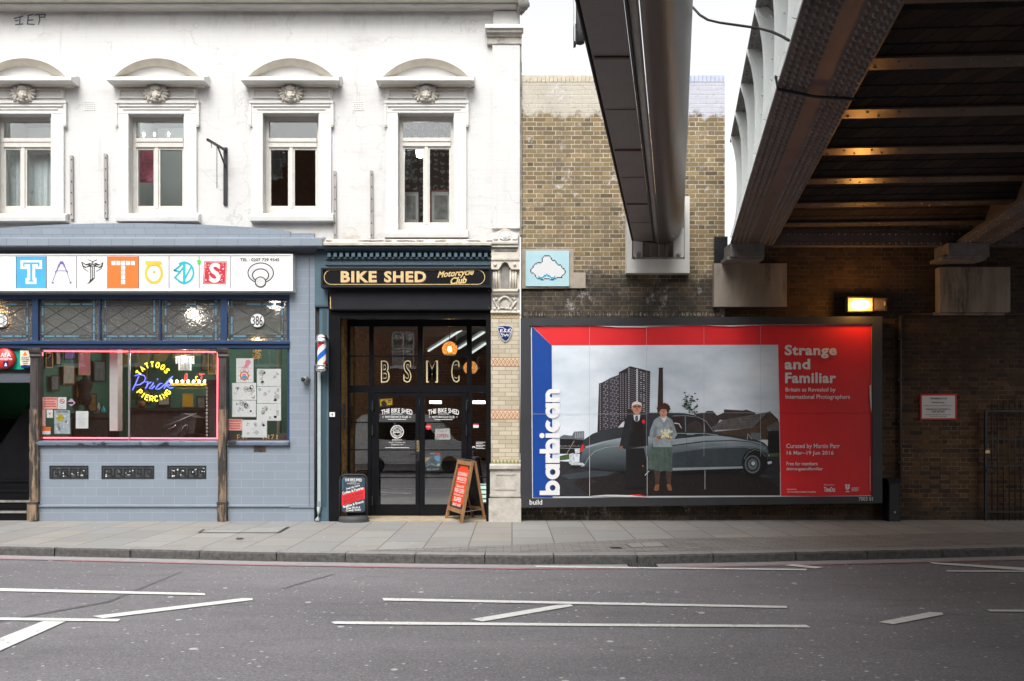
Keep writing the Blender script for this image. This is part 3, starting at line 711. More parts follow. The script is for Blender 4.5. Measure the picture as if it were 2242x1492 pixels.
for i, o in enumerate(OPEN): window(i, o, i == 3)
# things behind the upper panes
m = MB(); c1 = P(320, 385, D + .55)
pink = plain('pink_poster', lin(200, 90, 120, .7), .5, var=.1); pinkd = plain('rose_lettering', lin(235, 40, 90, .8), .5)
m.pbox(298, 326, 347, 400, D + .5, .01, pink)
for k in range(5): m.stroke([(302 + R.random() * 5, 336 + k * 12), (315 + R.random() * 6, 332 + k * 12 + R.random() * 6), (330, 338 + k * 12), (342, 333 + k * 12)], 2.2, D + .499, pinkd)
m.build('window_poster', label='faded pink poster with red lettering hanging inside an upper window', cat='poster')
for k, (px, py) in enumerate(((315, 299), (338, 299), (369, 299))):
    lab = ('leftmost', 'middle', 'rightmost')[k]
    m = MB(); m.lathe([(.0, 0), (.016, .02), (.018, .05), (.01, .07)], P(px, py, D + 1.5), spot_bulb, 10); m.build('spotlight', label=f'{lab} of three small ceiling spotlights glowing behind an upper window', cat='spotlight', group='spotlights behind the upper window')
lp = thing('ceiling_lamp', 'bright lamp with pale shade shining behind the tall upper window', 'lamp', P(918, 336, D + .9))
m = MB(); m.lathe([(.03, -.1), (.07, -.08), (.08, .05), (.04, .08)], P(920, 334, D + .9), cool_bulb, 14); m.build('lamp_shade', lp)
m = MB(); m.tube([P(918, 325, D + .9), Vector((X(918, D + .9), D + .9, zc))], .008, iron, 6); m.build('cord', lp)
pic = plain('picture_print', (.22, .22, .21), .5, var=.5, vs=6); redwood = plain('red_frame', (.22, .05, .05), .4); mount = plain('picture_mount', (.5, .5, .48), .7)
for (a, b, c, e, fm, lab) in ((881, 417, 919, 493, iron, 'black framed picture leaning inside the tall upper window'), (942, 416, 989, 493, redwood, 'red framed picture leaning inside the tall upper window')):
    f = thing('framed_picture', lab, 'picture', P((a + c) / 2, e, D + .75))
    m = MB(); d = D + .75
    for q in ((a, b, c, b + 3), (a, e - 3, c, e), (a, b + 3, a + 3, e - 3), (c - 3, b + 3, c, e - 3)): m.pbox(*q, d, .03, fm)
    m.build('frame', f)
    m = MB(); m.pbox(a + 3, b + 3, c - 3, e - 3, d + .015, .01, mount); m.pbox(a + 9, b + 12, c - 9, e - 12, d + .012, .003, pic); m.build('picture', f)
lace = glass('net_curtain', (.42, .47, .46), 1.1, .5)
m = MB()
def _net():
    mm, nt, b = newmat('lace_net'); nt.nodes.remove(b)
    t = N(nt, 'ShaderNodeBsdfTransparent', {0: (1, 1, 1, 1)}); df = N(nt, 'ShaderNodeBsdfDiffuse', {0: (.68, .72, .72, 1)})
    f = mth(nt, 'MULTIPLY', sstep(nt, noise(nt, stretch(nt, pos(nt), (1, 1, .5)), 9, 6, .7), .15, .5), .95)
    mx = N(nt, 'ShaderNodeMixShader', {0: f, 1: t.outputs[0], 2: df.outputs[0]}); nt.links.new(mx.outputs[0], nt.nodes['Material Output'].inputs[0]); return mm
netm = _net(); pts = []
for i in range(41):
    px = 2 + i * 2.7; pts.append((px, .02 * math.sin(i * 1.3)))
for (p0, w0), (p1, w1) in zip(pts, pts[1:]):
    d0, d1 = D + .42 + w0, D + .42 + w1
    m.add([(X(p0, D + .42), d0, Z(470)), (X(p1, D + .42), d1, Z(470)), (X(p1, D + .42), d1, Z(322)), (X(p0, D + .42), d0, Z(322))], [(0, 1, 2, 3)], netm)
m.build('net_curtain', label='grey lace net curtain behind the upper window cut by the picture edge', cat='curtain')
# timber battens, sign bracket, painted scrawl, pierced air bricks
for k, (px, y0, y1, lab) in enumerate(((156, 340, 480, 'weathered grey timber batten on white wall, left of its pair above the tattoo shop'), (230.5, 336, 477, 'weathered grey timber batten on white wall beside the window with the pink poster'),
                                   (733, 374, 525, 'tall weathered timber batten beside the dark upper window'), (813.5, 373, 525, 'tall weathered timber batten nearest the tall upper window'))):
    m = MB(); m.poly([(px - 3.7, y0), (px + 2.6, y0 + 1), (px + 4, y1), (px - 2.4, y1 + 1)], D - .05, .06, batten_wood)
    for j in range(6): m.blob(P(px + .3, y0 + 10 + j * (y1 - y0 - 20) / 5, D - .052), .012, iron, 6, 4)
    m.build('timber_batten', label=lab, cat='batten', group='timber battens on the white wall')
br_ = thing('sign_bracket', 'black iron hanging sign bracket with a loose chain on white wall', 'sign bracket', P(492, 448, D - .03))
m = MB(); m.pbox(489, 323, 497, 449, D - .04, .05, iron); m.build('back_plate', br_)
m = MB(); a0 = P(493, 329, D - .05); a1 = P(454, 306, D - 1.0); m.bar(a0, a1, .03, .04, iron); m.bar(P(493, 365, D - .05), a0.lerp(a1, .45), .02, .025, iron); m.build('arm', br_)
m = MB(); c0 = a0.lerp(a1, .48); zt = c0.z
for j in range(22):
    q = c0 + Vector((0, 0, -.03 - j * .033)); dx = Vector((.008, 0, 0)) if j % 2 else Vector((0, .008, 0))
    m.tube([q + dx, q + dx - Vector((0, 0, .028)), q - dx - Vector((0, 0, .028)), q - dx, q + dx], .004, iron, 4)
q = a1 + Vector((.05, .05, -.03))
for j in range(3): m.tube([q + Vector((0, 0, -.03 * j)), q + Vector((.012, 0, -.03 * j - .025)), q + Vector((-.008, 0, -.03 * j - .03))], .005, iron, 4)
m.build('chain', br_)
scr = plain('sprayed_black_paint', (.10, .10, .11), .7, var=.35, vs=20)
m = MB()
for pts in ([(31, 41), (50, 36)], [(44, 38), (43, 53)], [(34, 54.5), (50, 53)], [(33, 46), (40, 45)], [(62, 34), (72, 32)], [(61, 45), (72, 44)], [(60, 53), (75, 54)], [(62, 34), (60, 53)], [(76, 33), (99, 32), (98, 38), (88, 38)], [(86, 34), (87, 44), (84, 54)]):
    m.stroke(pts, 2.6, D - .004, scr)
m.build('wall_scrawl', label='black sprayed scrawl high on the white wall', cat='graffiti')
for (a, lab) in ((184, 'pierced air brick in white wall by the left windows'), (772, 'pierced air brick in white wall between the right windows')):
    m = MB(); m.pbox(a, 222, a + 25, 242, D - .006, .01, stone_white)
    for i in range(6):
        for j in range(4): m.pbox(a + 2 + i * 3.8 + (j % 2), 224 + j * 4.3, a + 3.6 + i * 3.8 + (j % 2), 226 + j * 4.3, D - .008, .004, stone_dark)
    m.build('air_brick', label=lab, cat='air brick')
# ------------------------------------------------------------------ the grey tiled tattoo shopfront
DT = 15.85
def r4(x, y): return (x / 3.114, 740 + y / 3.114)
def r3(x, y): return (x / 3.114, 480 + y / 3.114)
ts = thing('tattoo_shopfront', 'grey tiled tattoo shopfront with blue leaded windows and worn timber posts', 'shopfront', (X(330, DT), DT, 0))
m = MB()   # coping: a shallow arch stepped down at its end, then the tiled cornice
def shallow(x): return min(504.0, 489 + 15 * ((x - 285) / 340.0) ** 2)
top = [(x, shallow(x)) for x in range(-420, 621, 20)]
m.poly([(-420, 506)] + top + [(620, 506)], DT - .02, .12, tile_small)
m.poly([(-420, 522), (-420, 505), (620, 505), (635, 507), (635, 522)], DT - .06, .15, tile_small)
m.pbox(635, 510.5, 687, 523, DT - .04, .14, tile_small)
m.build('coping', ts)
m = MB(); m.mould(-420, 705, [(.28, 540), (.30, 538), (.30, 523), (.26, 521.5), (.02, 520)], DT, tile_small); m.build('cornice', ts)
m = MB(); m.mould(-420, 690, [(.02, 556), (.06, 552), (.10, 549), (.16, 546), (.22, 542), (.24, 540)], DT, grey_soffit)  # cornice shadow put into this soffit's darker grey
m.pbox(-420, 553, 690, 558, DT - .035, .05, grey_soffit); m.build('soffit', ts)
m = MB()
m.pbox(-420, 556, 634, 648, DT, .1, tile_grey); m.build('fascia', ts)
m = MB()
m.pbox(634, 552, 690, 1141.5, DT - .015, .3, tile_grey); m.pbox(639, 561, 677, 563, DT - .03, .02, grey_paint); m.pbox(675, 563, 677, 1109, DT - .03, .02, grey_paint); m.pbox(634, 1109, 689, 1112, DT - .04, .03, grey_paint)
m.build('tiled_pilaster', ts)
m = MB()
m.pbox(79, 976, 477, 1141.5, DT, .2, tile_grey); m.pbox(496, 976, 634, 1141.5, DT, .2, tile_grey)
m.mould(79, 477, [(.0, 1113), (.035, 1110), (.035, 1107.5), (0, 1105.5)], DT, grey_paint); m.mould(496, 634, [(.0, 1113), (.035, 1110), (.035, 1107.5), (0, 1105.5)], DT, grey_paint)
m.build('stall_riser', ts)
m = MB()
m.mould(77, 477, [(.03, 977), (.07, 975), (.08, 969), (.05, 966), (.0, 965)], DT, sill_dark); m.mould(496, 633, [(.03, 977), (.07, 975), (.08, 969), (.05, 966), (.0, 965)], DT, sill_dark); m.build('window_sill', ts)
# greek key vents
for a, c in ((108, 193), (222, 337), (366, 451)):
    m = MB(); d = DT - .012
    m.pbox(a, 1020, c, 1023, d, .03, iron); m.pbox(a, 1045.5, c, 1048.5, d, .03, iron); m.pbox(a, 1023, a + 3, 1045.5, d, .03, iron); m.pbox(c - 3, 1023, c, 1045.5, d, .03, iron)
    k = 5 if c - a > 100 else 4; s_ = (c - a - 6) / k
    for i in range(k):
        x = a + 3 + i * s_
        for q in ((x + 2, 1026, x + 5, 1045.5), (x + 5, 1026, x + s_ - 2, 1029), (x + s_ - 5, 1029, x + s_ - 2, 1039), (x + 9, 1036, x + s_ - 5, 1039), (x + 9, 1032, x + 12, 1036)):
            m.pbox(*q, d - .003, .03, iron)
        m.pbox(x + s_ - 6, 1041, x + s_ + 2, 1043.5, d - .002, .02, iron)
    g = m.build('vent_grille', ts)
    m = MB(); m.pbox(a + 1, 1021, c - 1, 1048, DT - .004, .006, lead)
    for i in range(14):
        x = a + 5 + R.random() * (c - a - 12); y = 1025 + R.random() * 18; m.pbox(x, y, x + 2 + R.random() * 5, y + 1 + R.random() * 2, DT - .006, .004, white_ink)
    m.build('backing', g)
m = MB(); m.pbox(555, 978.5, 582, 989, DT - .015, .02, worn_wood); m.pbox(557, 980, 580, 987.5, DT - .018, .005, dark_wood); m.build('letter_plate', ts)
# posts
for a, c, ba, bc, yb in ((65, 84, 59, 79, 1140), (478, 495.5, 475, 495, 1142)):
    m = MB(); d = DT - .07
    m.pbox(a + 1, 778, c - 1, 897, d, .2, dark_wood); m.pbox(a + 5, 800, c - 5, 890, d - .012, .03, dark_wood)
    m.build('post', ts)
    m = MB(); m.pbox(a - 1, 897, c - 1, 1100, d - .004, .2, worn_wood); m.pbox(a + 4, 905, c - 6, 1095, d - .014, .02, worn_wood); m.build('post_shaft', ts)
    m = MB(); m.mould(a - 3, c + 3, [(.0, 784), (.03, 780), (.02, 776), (.05, 771), (.06, 766), (.06, 762)], d, dark_wood); m.build('post_capital', ts)
    m = MB(); m.pbox(ba, 1103, bc, yb, d - .03, .22, worn_wood); m.pbox(ba - 1, 1100, bc + 1, 1104, d - .04, .2, dark_wood); m.build('post_base', ts)
# blue timber frame of the upper lights
m = MB(); d = DT + .02
m.pbox(-420, 646, 634, 655, d - .03, .12, blue_frame)
m.mould(-420, 633, [(.02, 765), (.05, 762), (.05, 755), (.09, 753), (.09, 748), (.02, 746)], d, blue_frame)
for a, c in ((70, 83), (483, 497)): m.pbox(a, 655, c, 748, d - .025, .11, blue_frame)
for a, c in ((216, 219.5), (348, 351.5), (628, 634), (-260, -250)): m.pbox(a, 655, c, 748, d - .005, .09, blue_frame)
m.pbox(629, 765, 634, 966, d, .1, blue_frame); m.pbox(77, 764, 84, 966, d + .02, .08, blue_frame); m.pbox(495, 765, 499, 966, d + .02, .08, blue_frame)
m.build('window_frame', ts)
def _tex(nm, col, tr):
    mm, nt, b = newmat(nm); p = pos(nt)
    v = N(nt, 'ShaderNodeTexVoronoi', {'Vector': p, 'Scale': 30.0}, feature='SMOOTH_F1').outputs['Distance']
    b.inputs['Base Color'].default_value = (*col, 1); b.inputs['Roughness'].default_value = .08; b.inputs['Transmission Weight'].default_value = tr
    b.inputs['IOR'].default_value = 1.35; b.inputs['Specular IOR Level'].default_value = .6
    nt.links.new(bump(nt, mth(nt, 'ADD', v, noise(nt, p, 16.0, 3)), 1.0, .035), b.inputs['Normal'])
    out = nt.nodes['Material Output']
    d_ = N(nt, 'ShaderNodeBsdfDiffuse', {0: (.20, .19, .18, 1)})
    mx = N(nt, 'ShaderNodeMixShader', {0: .35, 1: b.outputs[0], 2: d_.outputs[0]}); nt.links.new(mx.outputs[0], out.inputs[0])
    return mm
rough_glass = _tex('rough_cathedral_glass', (.62, .60, .57), .95)
def leaded(a, c, lattice, blue_top, disc=None):
    d = DT + .05; b, e = 656, 747
    m = MB(); m.box(X(a, d), X(c, d), d + .012, d + .015, Z(e, d), Z(b, d), rough_glass); g = m.build('leaded_light', ts)
    m = MB(); l = d + .006
    xi0, xi1, yi0, yi1 = a + 13, c - 13, b + 13, e - 13
    def ln(p, q, wd=1.5): m.stroke([p, q], wd, l, lead, th=.004)
    for x in (xi0, xi0 - 5, xi1, xi1 + 5): ln((x, b), (x, e))
    for y in (yi0, yi0 - 5, yi1, yi1 + 5): ln((a, y), (c, y))
    ln((a, (b + e) / 2), (xi0 - 5, (b + e) / 2)); ln((xi1 + 5, (b + e) / 2), (c, (b + e) / 2))
    if lattice:
        n = 2; w_ = (xi1 - xi0) / n; h_ = yi1 - yi0
        for i in range(-1, n + 1):
            for s_ in (1, -1):
                p0 = (xi0 + i * w_, yi0 if s_ > 0 else yi1); p1 = (p0[0] + 2 * w_, yi1 if s_ > 0 else yi0)
                t0 = max(0, (xi0 - p0[0]) / (p1[0] - p0[0])); t1 = min(1, (xi1 - p0[0]) / (p1[0] - p0[0]))
                if t1 <= t0: continue
                f = lambda t: (p0[0] + (p1[0] - p0[0]) * t, p0[1] + (p1[1] - p0[1]) * t)
                ln(f(t0), f(t1), 1.4)
    elif disc:
        for q in ((xi0, yi0), (xi1, yi0), (xi0, yi1), (xi1, yi1)): ln(q, disc, 1.4)
    m.build('lead', g)
    m = MB()
    for x, k in ((xi0 - 2.5, 1), (xi1 + 2.5, 1)):
        for j in range(5):
            if R.random() < .85: m.pbox(x - 2, b + 2 + j * 18, x + 2, b + 17 + j * 18, l + .001, .003, blue_pale)
    for y in ((yi0 - 2.5, yi1 + 2.5) if blue_top else (yi1 + 2.5,)):
        j = a + 8
        while j < c - 18:
            L = 12 + R.random() * 22
            if R.random() < .75: m.pbox(j, y - 2, min(j + L, c - 6), y + 2, l + .001, .003, blue_pale)
            j += L + 4
    m.build('painted_strip', g)
    return g
leaded(-250, 70, False, True, (2, 702)); leaded(83, 216, True, True); leaded(220, 348, True, False); leaded(352, 483, True, True); gl = leaded(497, 628, False, True, (564, 702))
m = MB(); d = DT + .03; m.ell(563.5, 702, 15.5, 15.5, d, white_ink, th=.02); m.ring(563.5, 702, 14.5, 14.5, 15.8, 15.8, d - .002, lead)
m.text('386', 552, 692, 575, 713, d - .003, ink, .015); m.build('number_disc', gl)
m = MB(); m.ell(2, 702, 16, 16, d, white_ink, th=.02); m.ring(2, 702, 14, 14, 16.4, 16.4, d - .002, lead)
for k in range(6):
    a = math.pi * k / 3; m.stroke([(2 + 13 * math.cos(a), 702 + 13 * math.sin(a)), (2 + 13 * math.cos(a + 2.1), 702 + 13 * math.sin(a + 2.1))], 1.2, d - .003, lead)
m.build('emblem_disc', gl)
for a in (150, 420):
    m = MB()
    for i in range(14): m.pbox(a + i * 3.4, 657, a + 2.2 + i * 3.4, 663, DT + .04, .01, iron)
    m.build('trickle_vent', ts)
# big panes below
m = MB(); d = DT + .06; m.box(X(83, d), X(479, d), d, d + .006, Z(966, d), Z(764, d), glaze); m.build('window_pane', ts)
m = MB(); m.box(X(496, d), X(631, d), d, d + .006, Z(966, d), Z(764, d), glaze); m.build('window_pane', ts)
m = MB(); m.pbox(280.6, 764, 284, 966, d - .012, .035, steel); m.build('glazing_bar', ts)
# fascia above the entry, the entry and its stairs
m = MB(); m.pbox(-420, 764, 65, 809, DT + .05, .08, plain('jade_paint', lin(28, 176, 150, .8), .35, var=.06)); m.build('entry_fascia', ts)
m = MB(); m.pbox(-420, 809, 66, 815, DT + .0, .2, black_paint); m.pbox(-420, 815, 66, 838, DT + .03, .2, grey_soffit); m.build('entry_lintel', ts)
m = MB()
m.room(X(-260), X(66), DT + .14, DT + 3.4, 0.0, Z(650), dark_green, black_paint, dark_green, black_paint, black_paint)
m.build('entry_walls', ts)
m = MB()
for k in range(11):
    y0 = DT + .10 + .27 * k; z0 = .17 * k
    m.box(X(-250), X(63, DT + .1), y0, y0 + .30, z0 - .02 * (k > 0), z0 + .165, black_paint); m.box(X(-250), X(62.5, DT + .1), y0 - .025, y0 + .06, z0 + .135, z0 + .17, stone_dark if k < 2 else black_paint)  # only the first two nosings stay pale; the entry's shade is put in black
m.build('stairs', ts)
m = MB(); m.poly([(66, 880), (66, 1112), (-60, 1112), (-60, 1062)], DT + .95, .04, black_paint); m.build('stair_side', ts)
# the room behind the glass
m = MB(); olive = plain('olive_drape', (.20, .19, .07), .8, var=.25, vs=3)
x0, x1 = X(80, 16.0), X(637, 16.2)
m.room(x0 + .02, x1, DT + .14, 19.6, .45, Z(640), green_wall, dark_green, green_wall, plain('studio_ceiling', (.30, .29, .26), .8), rubber)
m.build('studio_walls', ts)
m = MB(); m.box(X(79, 16), X(634, 16), DT + .07, DT + .45, Z(966, 16) - .05, Z(962, 16), plain('red_brown_board', (.16, .05, .045), .5, var=.2)); m.build('display_shelf', ts)

# ------------------------------------------------------------------ shop sign
def B(x, y): return (x / 3.397, 540 + y / 3.397)
def Bs(*p): return [B(*q) for q in p]
ds = DT - .20
sg = thing('shop_sign', 'long white illuminated sign box with mismatched coloured letters over tattoo shop', 'shop sign', P(330, 600, ds))
m = MB(); m.pbox(-420, 559, 639, 637, ds, .2, plastic_white); m.pbox(-420, 556.5, 641, 559.5, ds - .012, .22, plastic_white); m.pbox(-420, 634.5, 641, 637.5, ds - .010, .21, plastic_white); m.pbox(637.5, 559.5, 641, 634.5, ds - .009, .2, plastic_white)
m.build('sign_box', sg)
e1, e2, e3, e4 = ds - .002, ds - .004, ds - .006, ds - .008
m = MB()
for x in (120, 345, 570, 800, 1031, 1257, 1481, 1716):
    a, b = B(x - 2, 74); c, e = B(x + 2, 313); m.pbox(a, b, c, e, e2, .001, ink)
m.build('divider', sg)
m = MB(); m.poly(Bs((122, 75), (343, 75), (343, 311), (122, 311)), e1, 0, cyan_ink)
m.poly(Bs((152, 102), (313, 102), (313, 168), (265, 168), (262, 140), (262, 234), (272, 234), (272, 280), (190, 280), (190, 234), (203, 234), (203, 140), (200, 168), (152, 168)), e2, 0, white_ink)
m.poly(Bs((164, 112), (301, 112), (301, 157), (277, 157), (277, 137), (247, 137), (247, 246), (259, 246), (259, 267), (203, 267), (203, 246), (216, 246), (216, 137), (188, 137), (188, 157), (164, 157)), e3, 0, white_ink)
m.poly(Bs((172, 119), (293, 119), (293, 150), (283, 150), (283, 131), (240, 131), (240, 252), (250, 252), (250, 261), (212, 261), (212, 252), (224, 252), (224, 131), (182, 131), (182, 150), (172, 150)), e4, 0, cyan_ink)
m.build('block_letter', sg)
m = MB()
for p in ([(452, 118), (418, 188), (386, 272), (400, 268)], [(464, 118), (496, 188), (524, 270), (530, 262)], [(425, 181), (490, 181)], [(440, 125), (420, 178)], [(474, 125), (494, 178)], [(446, 130), (442, 150)], [(470, 130), (476, 150)], [(380, 272), (402, 272)], [(516, 272), (532, 272)]):
    m.stroke(Bs(*p), 1.3, e2, purple_ink)
m.ell(*B(458, 120), 4.6, 3.4, e3, purple_ink, 12); m.ell(*B(414, 188), 2, 2, e3, purple_ink, 8); m.ell(*B(500, 188), 2, 2, e3, purple_ink, 8)
m.build('spidery_letter', sg)
m = MB()
m.poly(Bs((605, 112), (640, 132), (668, 122), (690, 135), (712, 120), (738, 134), (768, 116), (762, 150), (738, 160), (720, 152), (704, 150), (704, 236), (690, 252), (668, 272), (645, 280), (664, 262), (670, 240), (668, 150), (650, 154), (636, 160), (612, 148)), e2, 0, ink)
m.poly(Bs((614, 124), (640, 142), (662, 138), (644, 152), (624, 146)), e3, 0, white_ink); m.poly(Bs((758, 126), (736, 144), (712, 138), (732, 152), (750, 146)), e3, 0, white_ink)
m.poly(Bs((676, 150), (682, 150), (682, 240), (676, 246)), e3, 0, white_ink); m.poly(Bs((690, 150), (697, 150), (697, 234), (690, 238)), e3, 0, white_ink); m.poly(Bs((668, 130), (690, 148), (712, 130), (690, 142)), e3, 0, white_ink)
for p in ([(655, 98), (688, 112), (690, 132)], [(720, 98), (692, 112), (680, 130)], [(606, 118), (622, 165), (655, 185)], [(766, 118), (752, 165), (716, 184)]): m.stroke(Bs(*p), 1.2, e3, ink)
m.build('blackletter_letter', sg)
m = MB(); m.poly(Bs((803, 75), (1029, 75), (1029, 312), (803, 312)), e1, 0, orange_ink)
for i in range(5): a, b = B(830 + i * 36, 108); m.poly(Bs((829 + i * 36, 108), (859 + i * 36, 108), (859 + i * 36, 139), (829 + i * 36, 139)), e2, 0, white_ink)
for j in range(4): m.poly(Bs((901, 143 + j * 35.5), (931, 143 + j * 35.5), (931, 174 + j * 35.5), (901, 174 + j * 35.5)), e2, 0, white_ink)
m.build('tiled_letter', sg)
m = MB(); m.ring(*B(1144, 200), 37 / 3.397 * 1.35, 17, 69 / 3.397, 80 / 3.397, e2, yellow_ink, 36)
m.poly(Bs((1082, 104), (1090, 110), (1195, 110), (1206, 132), (1180, 140), (1095, 142), (1080, 128)), e3, 0, yellow_ink); m.ell(*B(1146, 191), 3, 3, e2, yellow_ink, 12)
m.build('yellow_letter', sg)
m = MB(); m.ring(*B(1370, 195), 62 / 3.397, 68 / 3.397, 76 / 3.397, 83 / 3.397, e2, teal_ink, 30, -125, 125)
for p in ([(1296, 178), (1370, 116), (1370, 276)], [(1296, 178), (1340, 188), (1300, 232), (1352, 270)], [(1340, 186), (1362, 158)], [(1376, 236), (1422, 150)]): m.stroke(Bs(*p), 3.6, e3, teal_ink)
m.poly(Bs((1360, 112), (1378, 112), (1378, 278), (1360, 278)), e4, 0, teal_ink); m.build('turquoise_letter', sg)
m = MB(); m.poly(Bs((1460, 110), (1476, 97), (1490, 100), (1496, 118), (1484, 134), (1466, 130), (1474, 120)), e4, 0, green_ink); m.build('green_apostrophe', sg)
m = MB(); m.poly(Bs((1520, 108), (1689, 111), (1681, 281), (1509, 279)), e1, 0, crimson_ink); m.poly(Bs((1525, 113), (1684, 116), (1676, 276), (1515, 274)), e2, 0, white_ink); m.poly(Bs((1528, 116), (1681, 119), (1673, 273), (1518, 271)), e3, 0, crimson_ink)
for i in range(70):
    x = 1528 + R.random() * 138; y = 124 + R.random() * 140
    if abs(x - 1600) < 32: continue
    a, b = B(x, y); q = .6 + R.random() * .8; m.ell(a, b, q, q * .8, e4, white_ink, 6)
a, b = B(1556, 122); c, e = B(1640, 270); m.text('S', a, b, c, e, e4 - .002, white_ink, .03); m.build('patterned_letter', sg)
m = MB(); a, b = B(1785, 88); c, e = B(2077, 111); m.text('TEL : 0207 729 9545', a, b, c, e, e2, ink, .022); m.build('telephone_number', sg)
m = MB()
def el(cx, cy, rx, ry, dd, mt): m.ell(*B(cx, cy), rx / 3.397, ry / 3.397, dd, mt, 36)
el(1939, 197, 99, 78, e1, ink); el(1939, 197, 91, 70, e2, grey_ink); el(1938, 214, 64, 51, e3, ink); el(1938, 214, 55, 42, e3 - .001, white_ink); el(1937, 264, 43, 41, e4, ink); el(1937, 264, 35, 33, e4 - .001, grey_ink)
m.build('ring_emblem', sg)

# ------------------------------------------------------------------ alarm boxes
al = thing('alarm_box', 'round red alarm box on jade panel above the dark stair entry', 'alarm box', P(14, 786, DT))
m = MB(); d = DT + .05; m.lathe([(.15, 0), (.19, -.02), (.19, -.07), (.165, -.10), (.0, -.105)], P(14, 786, d), red_plastic, 28, 'y'); m.build('cover', al)
m = MB(); m.text('AFA', 1, 773, 24, 782, d - .112, white_ink, .03); m.text('minerva', -4, 783, 27, 789, d - .112, white_ink, .02); m.pbox(7, 791, 18, 804, d - .112, .004, navy); m.poly([(9, 802), (16, 802), (13.5, 795), (11.5, 795)], d - .113, 0, white_ink); m.build('lettering', al)
al = thing('alarm_box', 'cream upright alarm box with orange triangle beside the worn timber post', 'alarm box', P(55, 786, DT))
m = MB(); m.poly([(44, 768), (66, 768), (66, 796), (65, 804), (46, 804), (44, 796)], d - .08, .08, cream_plastic); m.build('cover', al)
m = MB(); m.pbox(46, 800, 65, 805.5, d - .085, .08, navy); m.build('lens', al)
m = MB(); m.poly([(55, 769), (60, 779), (49.5, 779)], d - .082, 0, orange_ink); m.text('SECURITY', 47, 782, 64, 785, d - .082, ink, .02); m.text('SYSTEMS', 47, 786, 64, 789.5, d - .082, ink, .02)
for k in range(3): m.pbox(49 + k, 791 + k * 4, 62 - k, 792.5 + k * 4, d - .082, .001, ink)
m.build('lettering', al)
# ------------------------------------------------------------------ neon
neon_red = emis('red_neon', (1, .10, .14), 3.2); neon_y = emis('yellow_neon', (1, .80, .04), 1.6); neon_b = emis('blue_neon', (.10, .12, 1), 2.6)
nr = thing('neon_border', 'pink red neon tube running round the edge of main tattoo window', 'neon tube', P(283, 864, DT + .1))
d = DT + .11
for pts in ([(96, 769), (472, 771)], [(93, 772), (92, 957)], [(92, 959), (474, 960.5)], [(476.5, 772), (475.5, 962)]):
    m = MB(); m.tube([P(*q, d) for q in pts], .012, neon_red, 8); m.build('tube', nr)
m = MB()
for q in ([(103, 770), (112, 772), (110, 780), (104, 786)], [(270, 771), (281, 778), (292, 772)], [(462, 771), (470, 780)]): m.tube([P(*w_, d + .02) for w_ in q], .006, plastic_white, 6)
m.build('lead_wire', nr)
ST = {'T': [[(0, 1), (1, 1)], [(.5, 1), (.5, 0)]], 'A': [[(0, 0), (.5, 1), (1, 0)], [(.2, .38), (.8, .38)]], 'I': [[(.5, 0), (.5, 1)]],
      'O': [[(.5 + .5 * math.cos(t * .3927), .5 + .5 * math.sin(t * .3927)) for t in range(17)]],
      'S': [[(.95, .82), (.75, .98), (.4, 1), (.1, .86), (.1, .65), (.35, .52), (.7, .45), (.95, .3), (.88, .1), (.6, 0), (.25, .02), (.02, .2)]],
      'P': [[(0, 0), (0, 1), (.65, 1), (.95, .85), (.95, .62), (.65, .48), (0, .48)]], 'E': [[(.9, 1), (0, 1), (0, 0), (.9, 0)], [(0, .52), (.75, .52)]],
      'R': [[(0, 0), (0, 1), (.65, 1), (.95, .85), (.95, .62), (.65, .48), (0, .48)], [(.5, .48), (.95, 0)]],
      'C': [[(.95, .8), (.7, 1), (.35, 1), (.05, .75), (.05, .25), (.35, 0), (.7, 0), (.95, .2)]], 'N': [[(0, 0), (0, 1), (1, 0), (1, 1)]],
      'G': [[(.95, .8), (.7, 1), (.35, 1), (.05, .75), (.05, .25), (.35, 0), (.7, 0), (.95, .2), (.95, .5), (.6, .5)]]}
nn_ = thing('neon_sign', 'yellow and blue neon tattoo lettering hung inside main window', 'neon sign', P(336, 835, DT + .1))
d = DT + .13
def arcword(wd, cx, cy, r, a0, a1, h, up, name):
    m = MB(); n = len(wd)
    for i, ch in enumerate(wd):
        a = math.radians(a0 + (a1 - a0) * (i + .5) / n); wl = abs(math.radians(a1 - a0)) / n * r * (.62 if ch != 'I' else .3)
        for s_ in ST[ch]:
            q = []
            for u, v in s_:
                if up:   # letters stand outward from the arc's centre
                    bx, by = cx + r * math.cos(a), cy - r * math.sin(a); rx, ry = math.cos(a), -math.sin(a); tx, ty = math.sin(a), math.cos(a)
                    q.append((bx + tx * (u - .5) * wl + rx * v * h, by + ty * (u - .5) * wl + ry * v * h))
                else:
                    bx, by = cx + r * math.cos(a), cy - r * math.sin(a); rx, ry = -math.cos(a), math.sin(a); tx, ty = -math.sin(a), -math.cos(a)
                    q.append((bx + tx * (u - .5) * wl + rx * (v * h), by + ty * (u - .5) * wl + ry * (v * h)))
            m.tube([P(x, y, d) for x, y in q], .0105, neon_y, 6)
    return m.build(name, nn_)
arcword('TATTOOS', 336, 836, 32, 158, 30, 11, True, 'upper_word')
arcword('PIERCING', 337, 833, 46, 213, 327, 11, False, 'lower_word')
m = MB()
def A2(x, y): return (280 + x / 7.459, 770 + y / 7.459)
